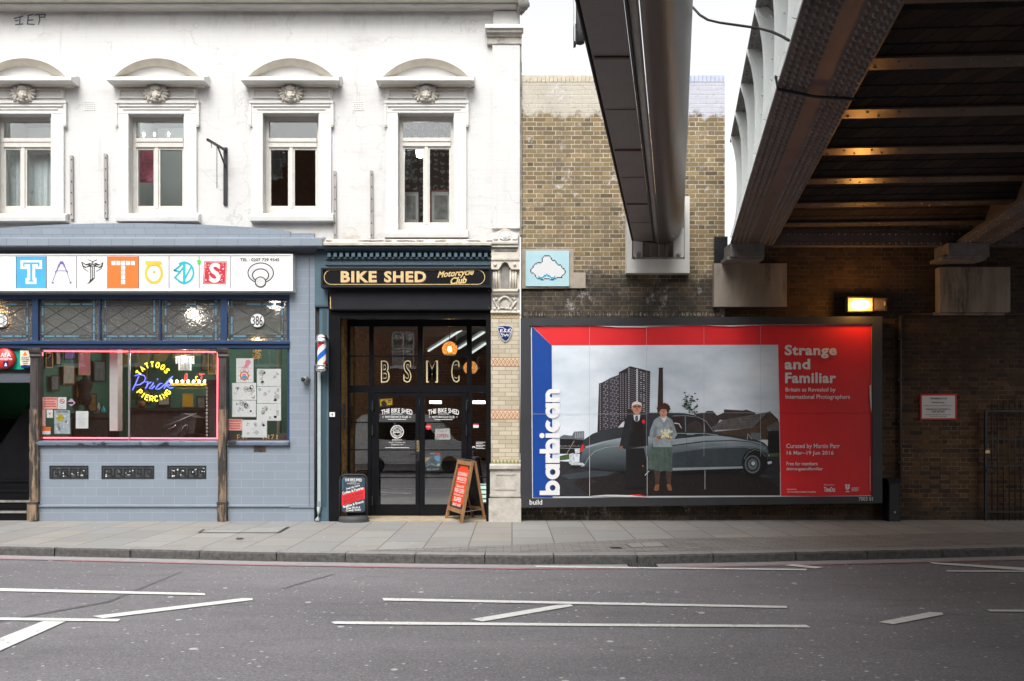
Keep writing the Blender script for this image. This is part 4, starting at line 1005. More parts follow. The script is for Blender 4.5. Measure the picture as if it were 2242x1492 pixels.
for s_ in ([(75, 630), (120, 540), (180, 400), (100, 400), (180, 375), (260, 390), (290, 430), (270, 490), (200, 540), (130, 550)], [(290, 500), (330, 490), (310, 560), (285, 605), (330, 530), (380, 500)],
           [(420, 510), (390, 560), (345, 600), (390, 610), (440, 560)], [(478, 460), (490, 448)], [(560, 525), (530, 520), (480, 570), (450, 610), (500, 618), (560, 575), (620, 520), (690, 440), (735, 408)], [(720, 425), (640, 520), (590, 605)], [(600, 570), (660, 545), (700, 550), (640, 575), (690, 600), (740, 590)]):
    m.tube([P(*A2(*q), d) for q in s_], .008, neon_b, 6)
m.build('script_word', nn_)
m = MB()
for y in (800, 836, 878): m.tube([P(297, y, d + .03), P(378, y, d + .03)], .004, lead, 5)
m.tube([P(330, 766, d + .03), P(330, 878, d + .03)], .003, lead, 5); m.tube([P(345, 766, d + .03), P(345, 878, d + .03)], .003, lead, 5)
m.build('support_frame', nn_)
# ------------------------------------------------------------------ sheets taped inside the glass
dg = DT + .072
def sheet(x0, y0, x1, y1, lab, base=paper, art=None, name='paper_sheet', cat='paper sheet', grp=None, dd=dg):
    a, b = r4(x0, y0); c, e = r4(x1, y1); m = MB()
    sk = (R.random() - .5) * .8
    m.poly([(a + sk, b), (c + sk, b + sk * .4), (c - sk, e), (a - sk, e - sk * .4)], dd, .001, base)
    if art: art(m, a, b, c, e, dd - .002)
    return m.build(name, label=lab, cat=cat, group=grp)
def doodles(n, mt=None):
    def f(m, a, b, c, e, dd):
        for i in range(n):
            x = a + 5 + R.random() * (c - a - 10); y = b + 5 + R.random() * (e - b - 10); r = 1.6 + R.random() * 3.2; k = R.randrange(4); q = mt or (grey_ink if R.random() < .35 else ink)
            if k == 0: m.ring(x, y, r * .75, r * .8, r, r * 1.1, dd, q, 9)
            elif k == 1:
                p = [(x + (R.random() - .5) * 2.4 * r, y + (R.random() - .5) * 2.4 * r) for _ in range(6)]; m.stroke(p, .55, dd, q)
            elif k == 2: m.poly([(x + r * (.5 + .5 * R.random()) * math.cos(t), y + r * (.5 + .5 * R.random()) * math.sin(t)) for t in [j * .9 for j in range(7)]], dd, 0, q)
            else: m.ring(x, y, r * .4, r * .4, r * .6, r * .6, dd, q, 8); m.ring(x, y, r * 1.0, r * 1.1, r * 1.15, r * 1.25, dd - .0004, q, 10)
    return f
def lines(n, mt, mar=3):
    def f(m, a, b, c, e, dd):
        for i in range(n):
            y = b + 4 + (e - b - 7) * i / n; k = R.random() * (c - a) * .25; m.pbox(a + mar + k * .4, y, c - mar - k, y + max(.7, (e - b) / n * .3), dd, .0006, mt)
    return f
squid_pink = plain('pink_pencil', lin(225, 140, 160), .7, var=.1)
def squid(m, a, b, c, e, dd):
    cx, cy = (a + c) / 2, (b + e) / 2
    m.ell(cx + 7, b + 8, 6, 5, dd, squid_pink, 14); m.poly([(cx + 2, b + 10), (cx + 11, b + 12), (cx + 4, b + 22), (cx - 2, b + 18)], dd - .0004, 0, squid_pink)
    for t in ((-14, 4), (-10, 10), (2, 14), (10, 12), (14, 6), (-4, 13)): m.stroke([(cx + 1, b + 19), (cx + t[0] * .5, b + 18 + t[1] * .3), (cx + t[0], b + 17 + t[1])], .9, dd, squid_pink)
    m.ring(cx - 1, e - 15, 7.5, 7.5, 10, 10, dd - .001, orange_ink, 20)
    for k in range(8): m.stroke([(cx - 1 + 9 * math.cos(k * .785), e - 15 + 9 * math.sin(k * .785)), (cx - 1 + 13 * math.cos(k * .785), e - 15 + 13 * math.sin(k * .785))], 1.0, dd - .001, orange_ink)
    m.ell(cx - 1, e - 12, 6, 3.5, dd - .0015, cyan_ink, 12); m.ell(cx - 1, e - 17, 5, 2.5, dd - .0018, squid_pink, 12)
g_ = 'flash sheets in the side window'
sheet(1610, 140, 1728, 305, 'tall sheet with a pink tentacled creature and ship wheel drawing', art=squid)
sheet(1752, 212, 1916, 330, 'top right flash sheet of small black drawings in side window', art=doodles(11), grp=g_)
sheet(1752, 333, 1916, 446, 'flash sheet of dark roses and faces, middle of the right column', art=doodles(9), grp=g_)
sheet(1750, 449, 1916, 565, 'flash sheet of black emblems, lowest of the right column', art=doodles(12), grp=g_)
sheet(1583, 308, 1747, 424, 'flash sheet of faint faces directly under the tentacled drawing', art=doodles(13), grp=g_)
sheet(1583, 427, 1745, 540, 'flash sheet of faint figures above the red warning notice', art=doodles(13), grp=g_)
sheet(1652, 560, 1820, 680, 'lowest flash sheet, hanging over the gold lettering', art=doodles(10), grp=g_, dd=dg - .004)
def warn(m, a, b, c, e, dd):
    m.text('WARNING', a + 2, b + 1.5, c - 2, b + 6, dd, red_ink, .03)
    for i in range(4): m.pbox(a + 2, b + 9 + i * 3.6, c - 2 - R.random() * 5, b + 10.4 + i * 3.6, dd, .0006, red_ink)
sheet(1547, 555, 1652, 632, 'faded red warning notice in the side window', paper_pink, warn, 'warning_notice', 'notice')
sheet(290, 405, 392, 485, 'faded red warning notice at left edge of main window', paper_pink, warn, 'warning_notice', 'notice')
def nosmoke(m, a, b, c, e, dd):
    cx, cy = (a + c) / 2, b + 9; m.ring(cx, cy, 4.2, 4.2, 5.6, 5.6, dd, red_ink, 18); m.stroke([(cx - 3.5, cy - 3.5), (cx + 3.5, cy + 3.5)], 1.2, dd - .001, red_ink); m.pbox(cx - 3.5, cy - .6, cx + 3, cy + .7, dd - .0004, .0004, ink)
    for i in range(3): m.pbox(a + 3, e - 8 + i * 2.4, c - 3, e - 7.1 + i * 2.4, dd, .0006, grey_ink)
sheet(395, 405, 452, 487, 'white no smoking notice with a red ring', art=nosmoke, name='no_smoking_notice', cat='notice')
m = MB(); a, b = r4(485, 443); m.poly([(a - 9, b), (a, b - 10), (a + 10, b), (a, b + 8)], dg, .001, plain('lilac_sticker', lin(205, 175, 200), .6)); m.pbox(a - 8, b - 2, a + 5, b + 3, dg - .002, .001, ink); m.build('diamond_sticker', label='lilac diamond sticker with black band on main window', cat='sticker')
sheet(318, 490, 360, 545, 'small white card with red star left of the yellow poster', art=lambda m, a, b, c, e, dd: m.poly([((a + c) / 2 + (3.2 if j % 2 else 1.2) * math.cos(j * .785), (b + e) / 2 + (3.2 if j % 2 else 1.2) * math.sin(j * .785)) for j in range(8)], dd, 0, red_ink), name='card', cat='card')
def ypost(m, a, b, c, e, dd):
    m.ell((a + c) / 2 - 5, b + 16, 9, 8, dd, plain('mustard_print', (.45, .36, .02), .6, var=.4, vs=30), 14)
    m.text('PARLOUR', a + 5, b + 1.5, c - 5, b + 5, dd, ink, .01)
    for i in range(12): m.ell(a + 5 + R.random() * (c - a - 10), b + 12 + R.random() * (e - b - 16), 1 + R.random() * 2.5, 1 + R.random() * 3, dd - .0006 - i * .0002, (grey_ink, white_ink, steel)[i % 3], 8)
sheet(370, 495, 478, 655, 'grey illustrated poster with mustard blot in main window', plain('silver_poster', lin(170, 180, 190), .5, var=.25, vs=14), ypost, 'illustrated_poster', 'poster')
sheet(517, 500, 602, 618, 'white typed sheet alone in middle of left pane', art=lines(12, grey_ink, 4), name='typed_sheet')
sheet(290, 607, 345, 658, 'orange and white sticker at bottom left of main window', paper, lambda m, a, b, c, e, dd: m.pbox(a, b, c, b + 9, dd, .0006, orange_ink), 'sticker', 'sticker')
sheet(288, 488, 310, 603, 'narrow pale strip of notices at left edge of main window', paper_pink, lines(7, grey_ink, 1.5), 'notice_strip', 'notice')
m = MB(); d = DT + .066
for ch, x0, x1 in (('E', 519, 525), ('S', 527, 534), ('T', 536, 543), ('1', 575, 578), ('8', 582, 590), ('7', 593, 600), ('1', 605, 608)): m.text(ch, x0, 952, x1, 964, d + .008, gold, .0)
m.box(X(497, d), X(630, d), d + .012, d + .014, Z(966, d), Z(949, d), dark_wood)
m.build('gilt_lettering', label='gold founding date lettering on dark band low in the side window', cat='lettering')
# ------------------------------------------------------------------ things inside the studio
m = MB(); m.pbox(240, 764, 257.5, 944, DT + .3, .2, plain('white_column', (.55, .52, .50), .6)); m.build('interior_column', label='plain white column standing just inside the main window', cat='column')
ch = thing('chandelier', 'glowing crystal chandelier inside the main tattoo window', 'chandelier', P(405, 800, 17.5))
cryst = emis('crystal_glow', (1, .95, .85), .5); cryst.node_tree.nodes['Principled BSDF'].inputs['Base Color'].default_value = (.02, .02, .02, 1)
m = MB()
for i in range(26):
    a = 2 * math.pi * i / 26; rr = .17 if i % 2 else .12
    for k in range(9):
        q = P(405, 781 + k * 3.6, 17.5) + Vector((rr * math.cos(a), rr * math.sin(a), 0))
        if k < 5 or i % 2 == 0: m.blob(q, (.010, .010, .015), cryst, 5, 4)
m.build('crystals', ch)
m = MB(); m.blob(P(405, 788, 17.5), .04, emis('chandelier_bulb', (1, .92, .8), 420), 10, 8); m.build('bulb', ch)
m = MB(); m.tube([P(405, 780, 17.5), P(405, 700, 17.5)], .008, gold, 6); m.lathe([(.18, 0), (.19, .015), (.17, .03)], P(405, 781, 17.5), gold, 18); m.build('crown', ch)
ml = thing('marquee_shelf', 'yellow shelf with a row of lit round bulbs inside tattoo shop', 'lit shelf', P(412, 842, 17.9))
m = MB(); m.pbox(372, 839, 452, 845, 17.9, .1, plain('amber_board', (.5, .33, .05), .5)); m.pbox(385, 845, 450, 851, 17.93, .06, olive); m.build('board', ml)
mb_ = emis('marquee_bulb', (1, .86, .6), 14)
for k in range(7): m = MB(); m.blob(P(375 + k * 12.2, 835.5, 17.88), .028, mb_, 8, 6); m.build('bulb', ml)
for t, x0, x1, mt, lab in (('I', 404, 411, red_ink, 'red upright letter behind the lit shelf bulbs, left one'), ('T', 435, 447, red_ink, 'red letter T standing behind the lit shelf bulbs'), ('t', 427, 433, yellow_ink, 'small yellow letter beside the red letter T')):
    m = MB(); m.text(t, x0, 818 if t != 't' else 822, x1, 834, 18.0, mt, .03); m.build('shelf_letter', label=lab, cat='letter')
fr_col = (gold, dark_wood, iron, gold, dark_wood, oak)
xw = X(80, 16.0) + .07
def sidewall(px, py, k): d_ = (xw + k) * F / (px - CX); return Vector((xw + k, d_, Z(py, d_)))
blue_grey = plain('blue_grey_print', (.16, .2, .22), .6, var=.4, vs=9); pale_print = plain('pale_print', (.42, .44, .40), .6, var=.2, vs=9)
for k, (a, b, c, e, mt, lab) in enumerate(((100, 772, 116, 806, iron, 'black framed picture highest at left on studio side wall'), (122, 766, 134, 800, pale_print, 'pale picture second along the studio side wall'), (140, 764, 166, 788, purple_ink, 'violet picture high on the green studio side wall'), (172, 770, 198, 822, squid_pink, 'tall rose coloured picture on the green studio side wall'), (112, 822, 130, 856, blue_grey, 'blue grey picture in the second row of the side wall'), (138, 800, 164, 842, pale_print, 'large pale picture in the middle of the side wall'), (168, 838, 186, 872, yellow_ink, 'small yellow picture low on the studio side wall'), (205, 790, 232, 836, blue_grey, 'large blue grey picture next to the white column'),
                                          (193, 862, 212, 902, plain('sepia_print', (.25, .16, .07), .6, var=.4, vs=12), 'gilt framed sepia picture near the white column'))):
    f = thing('wall_picture', lab, 'picture', sidewall((a + c) / 2, e, 0)); m = MB(); mp_s = lambda x, y, dd: sidewall(x, y, dd)
    m.poly([(a, b), (c, b), (c, e), (a, e)], .03, 0, fr_col[k % 6], mp_s); m.build('frame', f); m = MB(); m.poly([(a + 2, b + 2.5), (c - 2, b + 2.5), (c - 2, e - 2.5), (a + 2, e - 2.5)], .035, 0, mt, mp_s); m.build('print', f)
for k, (a, b, c, e, mt, lab) in enumerate(((399, 862, 423, 892, yellow_ink, 'small yellow print under the lit shelf'), (345, 868, 372, 888, grey_ink, 'pale grey picture right under the neon lettering'),
                                          (430, 868, 450, 900, plain('drab_print', (.2, .2, .19), .6, var=.4, vs=12), 'drab picture right of the small yellow print'), (455, 770, 473, 820, plain('ochre_print', (.3, .24, .1), .6, var=.4, vs=10), 'ochre hanging panel at top right of the studio wall'))):
    f = thing('wall_picture', lab, 'picture', P((a + c) / 2, e, 19.5)); d = 19.5
    m = MB()
    for q in ((a, b, c, b + 2), (a, e - 2, c, e), (a, b + 2, a + 2, e - 2), (c - 2, b + 2, c, e - 2)): m.pbox(*q, d, .05, fr_col[k % 6])
    m.build('frame', f); m = MB(); m.pbox(a + 2, b + 2, c - 2, e - 2, d + .02, .02, mt); m.build('print', f)
dp = thing('ceiling_drape', 'olive canopy cloth slung under the studio ceiling', 'drape', P(390, 770, 18.4))
m = MB()
for k in range(5): m.poly([(255 + k * 44, 752), (300 + k * 44, 752), (286 + k * 38, 800 - k * 5), (255 + k * 40, 806 - k * 6)], 18.3 + k * .12, .01, olive)
m.build('cloth', dp)
cb = thing('studio_counter', 'dark studio counter with tall back behind the main window', 'counter', P(350, 960, 17.4))
m = MB(); m.pbox(285, 900, 452, 990, 17.4, .6, dark_wood); m.build('body', cb); m = MB(); m.pbox(282, 893, 455, 900, 17.3, .75, rubber); m.build('worktop', cb)
cb = thing('display_cabinet', 'dark carved cabinet by the right post of main window', 'cabinet', P(463, 960, 16.9))
m = MB(); m.pbox(454, 840, 474, 985, 16.9, .5, dark_wood); m.pbox(450, 832, 477, 840, 16.85, .6, dark_wood); m.build('carcass', cb); m = MB()
for k in range(16): m.blob(P(453, 850 + k * 8, 16.85), (.022, .02, .03), grey_ink, 6, 4, .4)
m.build('beaded_edge', cb)
sf = thing('leather_chair', 'black leather chair with steel frame low in main window', 'chair', P(420, 965, 16.6))
m = MB(); m.poly([(352, 930), (400, 905), (430, 915), (425, 950), (380, 955)], 16.55, .5, rubber); m.build('seat', sf)
m = MB(); m.tube([P(357, 944, 16.5), P(383, 934, 16.5), P(385, 930, 16.5)], .012, chrome, 6); m.tube([P(390, 958, 16.5), P(402, 933, 16.5), P(410, 930, 16.5), P(409, 955, 16.5)], .01, chrome, 6); m.tube([P(356, 936, 16.5), P(430, 905, 16.5)], .008, steel, 6); m.build('frame', sf)
bg = thing('studio_bench', 'low dark workbench behind the taped notices at left', 'bench', P(180, 960, 17.2))
m = MB(); m.pbox(120, 905, 240, 915, 17.2, .6, dark_wood); m.build('top', bg); m = MB(); m.pbox(124, 915, 236, 985, 17.25, .5, rubber); m.build('body', bg)
mn = thing('dress_stand', 'dark dress stand among the clutter at left of the studio', 'dress stand', P(185, 905, 17.4)); m = MB(); m.lathe([(.0, 0), (.1, .01), (.13, .12), (.10, .24), (.14, .38), (.15, .46), (.05, .52), (.04, .58), (.0, .6)], P(186, 888, 17.4), rubber, 14); m.build('torso', mn); m = MB(); m.tube([P(186, 888, 17.4), P(186, 906, 17.4)], .015, iron, 6); m.build('pole', mn)
for k, (px, hh, rr_, mt, lab) in enumerate(((132, .16, .035, blue_grey, 'dark blue bottle on the bench at left'), (142, .22, .03, yellow_ink, 'tall yellow bottle on the bench at left'), (152, .13, .04, red_ink, 'short red pot on the bench at left'), (216, .2, .035, pale_print, 'pale bottle at the right end of the bench'), (226, .14, .04, teal_ink, 'turquoise pot at the right end of the bench'))):
    c = P(px, 905, 17.35); m = MB(); m.lathe([(.0, 0), (rr_, .005), (rr_, hh * .6), (rr_ * .4, hh * .75), (rr_ * .4, hh), (.0, hh)], c, mt, 12); m.build('bottle', label=lab, cat='bottle', group='bottles and pots on the studio bench')
st_ = thing('plant', 'trailing plant in a pot on the dark studio counter', 'plant', P(310, 893, 17.6)); m = MB(); m.lathe([(.0, 0), (.07, .0), (.09, .14), (.0, .14)], P(310, 893, 17.6), plain('clay_pot', (.25, .1, .05), .8), 12); m.build('pot', st_); m = MB()
leafm = plain('dark_leaf', (.04, .09, .03), .5, var=.4)
for k in range(40):
    c = P(310, 880, 17.6) + Vector((R.gauss(0, .09), R.gauss(0, .06), abs(R.gauss(0, .12)))); a_ = R.random() * 6.28; e_ = Vector((math.cos(a_), 0, math.sin(a_))) * .05; f_ = Vector((-math.sin(a_), .4, math.cos(a_))) * .02
    m.add([c - e_, c - f_, c + e_, c + f_], [(0, 1, 2, 3)], leafm)
m.build('leaves', st_)
for k, (a, b, c, e, mt, lab) in enumerate(((296, 800, 322, 850, plain('smoke_print', (.1, .16, .17), .5, var=.5, vs=8), 'large smoky picture behind the neon lettering'), (300, 856, 330, 884, pale_print, 'wide pale picture under the smoky picture behind the neon lettering'), (440, 776, 460, 812, plain('olive_print', (.2, .18, .06), .6, var=.4, vs=8), 'olive picture right of the chandelier'))):
    f = thing('wall_picture', lab, 'picture', P((a + c) / 2, e, 19.5)); m = MB(); m.pbox(a, b, c, e, 19.52, .04, fr_col[k]); m.build('frame', f); m = MB(); m.pbox(a + 2, b + 2, c - 2, e - 2, 19.51, .02, mt); m.build('print', f)
# warm bulbs that make the leaded lights glow
for px, py, dd, mt, lab in ((563, 752, 16.7, 'w', 'warm bulb glowing behind the numbered leaded light'), (-10, 690, 17.0, 'w', 'warm bulb glowing behind the leaded light over the stair entry'), (425, 690, 17.2, 'c', 'cool bright globe lamp behind the lattice leaded light'), (605, 665, 17.0, 'c', 'cool globe lamp at top right behind the numbered light')):
    m = MB(); m.blob(P(px, py, dd), .07, emis('globe_warm', (1, .62, .25), 45) if mt == 'w' else emis('globe_cool', (1, .97, .9), 90), 10, 8); m.tube([P(px, py, dd) + Vector((0, 0, .06)), Vector((X(px, dd), dd, Z(641)))], .006, iron, 5); m.build('globe_lamp', label=lab, cat='lamp')
b2 = thing('bead_curtain', 'gold bead light fitting inside the side window', 'light fitting', P(562, 780, 17.4)); m = MB()
for i in range(60): m.blob(P(554 + R.random() * 18, 764 + R.random() * 22, 17.3 + R.random() * .2), .014, gold, 5, 4)
m.build('beads', b2)
m = MB(); m.pbox(606, 764, 612, 950, 16.6, .15, plain('white_post', (.6, .58, .55), .6)); m.build('interior_post', label='thin white post inside the right edge of side window', cat='post')
# spot camera on the tiled pilaster, barber pole, drainpipe
cm = thing('security_camera', 'small round steel camera on the grey tiled pilaster', 'camera', P(668, 832, DT))
m = MB(); m.lathe([(.075, 0), (.075, -.015), (.03, -.03), (.03, -.05)], P(671, 833, DT - .015), steel, 18, 'y'); m.build('base', cm)
m = MB(); m.tube([P(671, 832, DT - .05), P(664, 831, DT - .2)], .05, steel, 16); m.build('body', cm); m = MB(); m.tube([P(664, 831, DT - .2), P(663.5, 831, DT - .215)], .038, rubber, 14); m.build('lens', cm)
# ------------------------------------------------------------------ the dark club shopfront
DC = 15.82; DG = 16.5
def c5(x, y): return (660 + x / 4.388, 520 + y / 4.388)
def c6(x, y): return (660 + x / 3.926, 820 + y / 3.926)
cs = thing('club_shopfront', 'teal and black shopfront with glazed double doors and dentil cornice', 'shopfront', (X(890, DC), DC, 0))
m = MB(); m.mould(706, 1076, [(.02, 541), (.12, 540), (.2, 537), (.2, 532), (.1, 528), (.02, 524)], DC, stone_grey)
for i in range(20): m.blob(P(712 + R.random() * 360, 529, DC - .1), (.08, .05, .02), stone_dark, 7, 5, .5)
m.build('stone_ledge', cs)
m = MB(); m.mould(709, 1075, [(.05, 553), (.08, 550), (.12, 548), (.16, 544), (.18, 541)], DC, teal); m.mould(712, 1073, [(.01, 570), (.05, 568), (.05, 563.5), (.03, 563)], DC, teal); m.pbox(712, 551, 1073, 566, DC + .06, .1, teal); m.build('cornice', cs)
m = MB()
for i in range(27):
    x = 717 + i * 13.2; m.pbox(x, 554, x + 7, 561, DC - .10, .16, teal_light); m.pbox(x - .5, 561, x + 7.5, 562.5, DC - .105, .165, teal_light)
m.build('dentils', cs)
m = MB(); m.pbox(712, 569, 1073, 590, DC - .01, .1, teal_light); m.mould(712, 1073, [(.0, 583), (.03, 581), (.03, 579), (0, 578)], DC - .01, teal); m.build('frieze', cs)
m = MB(); m.pbox(689, 545, 713, 552, DC - .05, .1, teal); m.pbox(689, 552, 718, 668, DC - .02, .3, teal_light); m.pbox(689, 668, 719, 672, DC - .04, .3, teal); m.pbox(699.5, 672, 719.5, 1142, DC + .0, .3, teal_light); m.pbox(689, 672, 699.5, 1142, DC + .05, .2, rubber); m.pbox(706, 676, 714, 1110, DC - .012, .02, teal)
m.build('pilaster', cs)
m = MB(); m.pbox(722, 632, 1075, 678, DC - .10, .3, black_panel); m.pbox(722, 676.5, 1075, 679.5, DC - .11, .3, black_paint); m.pbox(722.5, 650, 724.5, 678, DC - .104, .01, gold)
for x in (727, 1071):
    for y in (636, 675): m.blob(P(x, y, DC - .102), .008, chrome, 6, 4)
m.build('shutter_box', cs)
m = MB()
m.pbox(720, 679, 745, 1142, DC - .03, .12, black_paint); m.pbox(1064.5, 679, 1075, 1145, DC - .03, .2, black_paint); m.pbox(745, 679, 1064.5, 698, DC - .02, .12, black_paint); m.pbox(745, 686, 1064, 689, DC - .035, .03, black_paint)
m.box(X(1064, DC), X(1068, DC), DC + .17, DG, 0, Z(690), black_paint)
m.build('door_surround', cs)
m = MB(); m.box(X(745, DC) - .25, X(745, DC) - .002, DC + .09, DG + .12, 0, Z(679), side_brick); m.build('brick_reveal', cs)
m = MB(); m.box(X(745, DC), X(1066, DC), DC - .02, DG + 6, -.05, .028, plain('worn_concrete', lin(188, 172, 146, .8), .8, var=.15, vs=5, bmp=.3, dirt=lin(110, 96, 80), ds=3)); m.build('threshold', cs)
m = MB(); m.box(X(745, DC), X(1066, DC), DC + .1, DG - .02, Z(690, DC), Z(690, DC) + .05, black_paint); m.build('reveal_soffit', cs)
# glazed screen
m = MB(); y = DG
def q_(a, b, c, e, dd=0, th=.07): m.pbox(a, b, c, e, y + dd, th, black_paint)
q_(752, 697, 1066, 715); q_(752, 715, 766, 1128); q_(808, 715, 818, 845); q_(914.5, 715, 926, 845); q_(1022, 715, 1033, 845); q_(766, 844, 1066, 860, -.01)
q_(805, 860, 812, 1128, -.005); q_(1024, 860, 1033, 1128, -.005); q_(766, 779, 808, 781.5, .02, .03); q_(818, 779, 914.5, 781.5, .02, .03); q_(926, 779, 1022, 781.5, .02, .03)
for yy in (924, 984, 1044): q_(766, yy, 805, yy + 2.5, .02, .03); q_(1033, yy, 1066, yy + 2.5, .02, .03)
q_(766, 1104, 805, 1128, .0); q_(1033, 1104, 1066, 1128, .0)
scr_ = m.build('glazed_screen', cs)
for a, b, c, e in ((766, 715, 808, 844), (818, 715, 914.5, 844), (926, 715, 1022, 844), (1033, 715, 1066, 844), (766, 860, 805, 1104), (1033, 860, 1066, 1104)):
    m = MB(); m.pbox(a, b, c, e, y + .035, .004, door_glass); m.build('pane', scr_)
for a, c in ((813, 917.6), (918.6, 1023)):
    gl0, gl1 = (a + 16, c - 8) if a < 900 else (a + 11, c - 13)
    m = MB(); y = DG - .004
    q_(a, 861, c, 868); q_(a, 868, gl0, 1128); q_(gl1, 868, c, 1128); q_(gl0, 1105, gl1, 1128)
    for yy in (924, 984.5, 1044.5): q_(gl0, yy, gl1, yy + 2.4, .02, .03)
    dr = m.build('door', cs)
    m = MB(); m.pbox(gl0 - 1, 867, gl1 + 1, 1106, y + .035, .004, door_glass); m.build('pane', dr)
    m = MB(); hx = a - 2 if a < 900 else c - 6
    for yy in (880, 934, 1088): m.pbox(hx, yy, hx + 9, yy + 18, y - .03, .04, black_paint); m.pbox(hx + 3, yy - 3, hx + 5, yy + 21, y - .04, .03, iron)
    m.build('hinge', dr)
    if a < 900:
        m = MB(); m.pbox(912, 965, 918, 989, y - .012, .012, plain('brass_plate', (.62, .5, .25), .3, .8, var=.1)); m.text('PULL', 905, 974, 925, 979, y - .014, ink, .02, rot=90); m.build('push_plate', dr)
        m = MB(); m.bar(P(914.5, 994, y - .05), P(898, 995.5, y - .05), .025, .025, iron); m.pbox(911.5, 990, 918, 1010, y - .014, .014, iron); m.build('handle', dr)
m = MB(); m.pbox(721.5, 903, 733, 913, DC - .06, .03, plastic_white); m.pbox(726, 906, 728.5, 910, DC - .064, .01, iron); m.build('door_bell', label='small white bell push on the black door jamb', cat='door bell')
for yy, lab in ((885, 'upper black intercom panel on amber brick reveal'), (914, 'lower black intercom panel on amber brick reveal')):
    m = MB(); m.box(X(745, DC), X(745, DC) + .03, DC + .2, DC + .35, Z(yy + 26), Z(yy), rubber); m.build('intercom_panel', label=lab, cat='intercom')
# interior
m = MB(); dimgrey = plain('dim_grey_wall', (.14, .13, .12), .8, var=.15)
m.room(X(752, DG), X(1066, DG) + .4, DG + .12, 23.0, .03, Z(690), side_brick, dimgrey, house_brick, plain('dark_ceiling', (.05, .048, .045), .8), plain('dark_floor', (.09, .07, .05), .4)); m.build('bar_walls', cs)
for k, (p0, p1, lab) in enumerate((((1021, 716, 18.3), (938, 769, 20.8), 'long pale glowing bar seen through the upper glass, nearest the middle bar'), ((1060, 728, 18.3), (1004, 764, 20.5), 'pale glowing bar seen through the upper glass beside the globe lamp'), ((1064, 752, 18.5), (1033, 773, 20.0), 'short pale glowing bar seen through the far right upper pane'))):
    t = thing('glowing_bar', lab, 'strip light', P(*p1)); m = MB(); m.bar(P(*p0), P(*p1), .04, .03, emis('bar_glow', (.93, 1, .96), .6)); m.build('tube', t)  # pale bar with a weak glow of its own
    m = MB(); m.bar(P(*p0) + Vector((0, .05, .05)), P(*p1) + Vector((0, .05, .05)), .16, .03, plain('pale_batten', (.16, .18, .165), .5)); m.build('bar_backing', t)
def _amber():
    mm, nt, b = newmat('amber_glass'); t = N(nt, 'ShaderNodeBsdfTransparent', {0: (.9, .68, .4, 1)})
    b.inputs['Base Color'].default_value = (.5, .25, .07, 1); b.inputs['Roughness'].default_value = .15
    b.inputs['Emission Color'].default_value = (1, .55, .18, 1); b.inputs['Emission Strength'].default_value = .35
    mx = N(nt, 'ShaderNodeMixShader', {0: .5, 1: t.outputs[0], 2: b.outputs[0]}); nt.links.new(mx.outputs[0], nt.nodes['Material Output'].inputs[0]); return mm
amber = _amber()
for px, py, dd, st, lab in ((984.5, 765, 17.2, 30, 'round amber glass pendant glowing behind the upper glass'), (1030, 806, 18.6, 10, 'dim amber pendant partly hidden behind a black upright')):
    t = thing('pendant_lamp', lab, 'pendant lamp', P(px, py, dd)); r = .15
    m = MB(); m.lathe([(r * math.sin(a * .1), -r * math.cos(a * .1)) for a in range(7, 32)], P(px, py, dd), amber, 20); m.build('globe', t)
    m = MB(); m.lathe([(.105, -.108), (.11, -.1), (.105, -.09)], P(px, py, dd), gold, 20); m.build('rim', t)
    m = MB(); m.blob(P(px, py, dd), (.035, .035, .05), emis('filament_bulb', (1, .72, .36), st * 2), 8, 6); m.build('bulb', t)
    m = MB(); m.tube([P(px, py, dd) + Vector((0, 0, .15)), Vector((X(px, dd), dd, Z(692)))], .008, iron, 6); m.build('cord', t)
wb_ = emis('wall_bulb', (1, .55, .2), 16)
for px, py, lab in ((800, 864, 'highest'), (805, 861, 'second'), (798, 889, 'third'), (804, 890, 'fourth'), (792, 908, 'lowest')):
    m = MB(); m.blob(P(px, py, 19.5), (.03, .03, .05), wb_, 7, 5); m.build('filament_bulb', label=f'{lab} of the tiny warm bulbs glowing behind the left side pane', cat='bulb', group='warm bulbs behind the left side pane')
m = MB(); m.pbox(1035, 878, 1062, 884, 19.0, .1, emis('cold_tube', (.92, 1, 1), 5)); m.build('cold_tube_light', label='cold white tube light seen through the right side pane', cat='tube light')
m = MB(); m.pbox(940, 878, 966, 884, 19.2, .1, emis('cold_tube', (.92, 1, 1), 4)); m.build('cold_tube_light', label='cold white tube light seen through the right door leaf', cat='tube light')
sh = thing('bar_shelf', 'pale backlit shelf unit low behind the right side pane', 'shelf', P(1055, 1100, 18)); m = MB()
m.pbox(1046, 1060, 1064, 1100, 18.0, .04, emis('pale_backlight', (.8, 1, .88), .7)); m.build('back', sh); m = MB()
for k in range(4): m.pbox(1045, 1062 + k * 10, 1065, 1064 + k * 10, 17.9, .12, iron)
m.build('shelves', sh)
bc = thing('bar_counter', 'dark bar counter across the back of the club room', 'counter', P(910, 1060, 20.5)); m = MB(); m.pbox(800, 1010, 1020, 1070, 20.5, .6, dark_wood); m.build('body', bc); m = MB(); m.pbox(795, 1004, 1025, 1010, 20.4, .8, oak); m.build('worktop', bc)
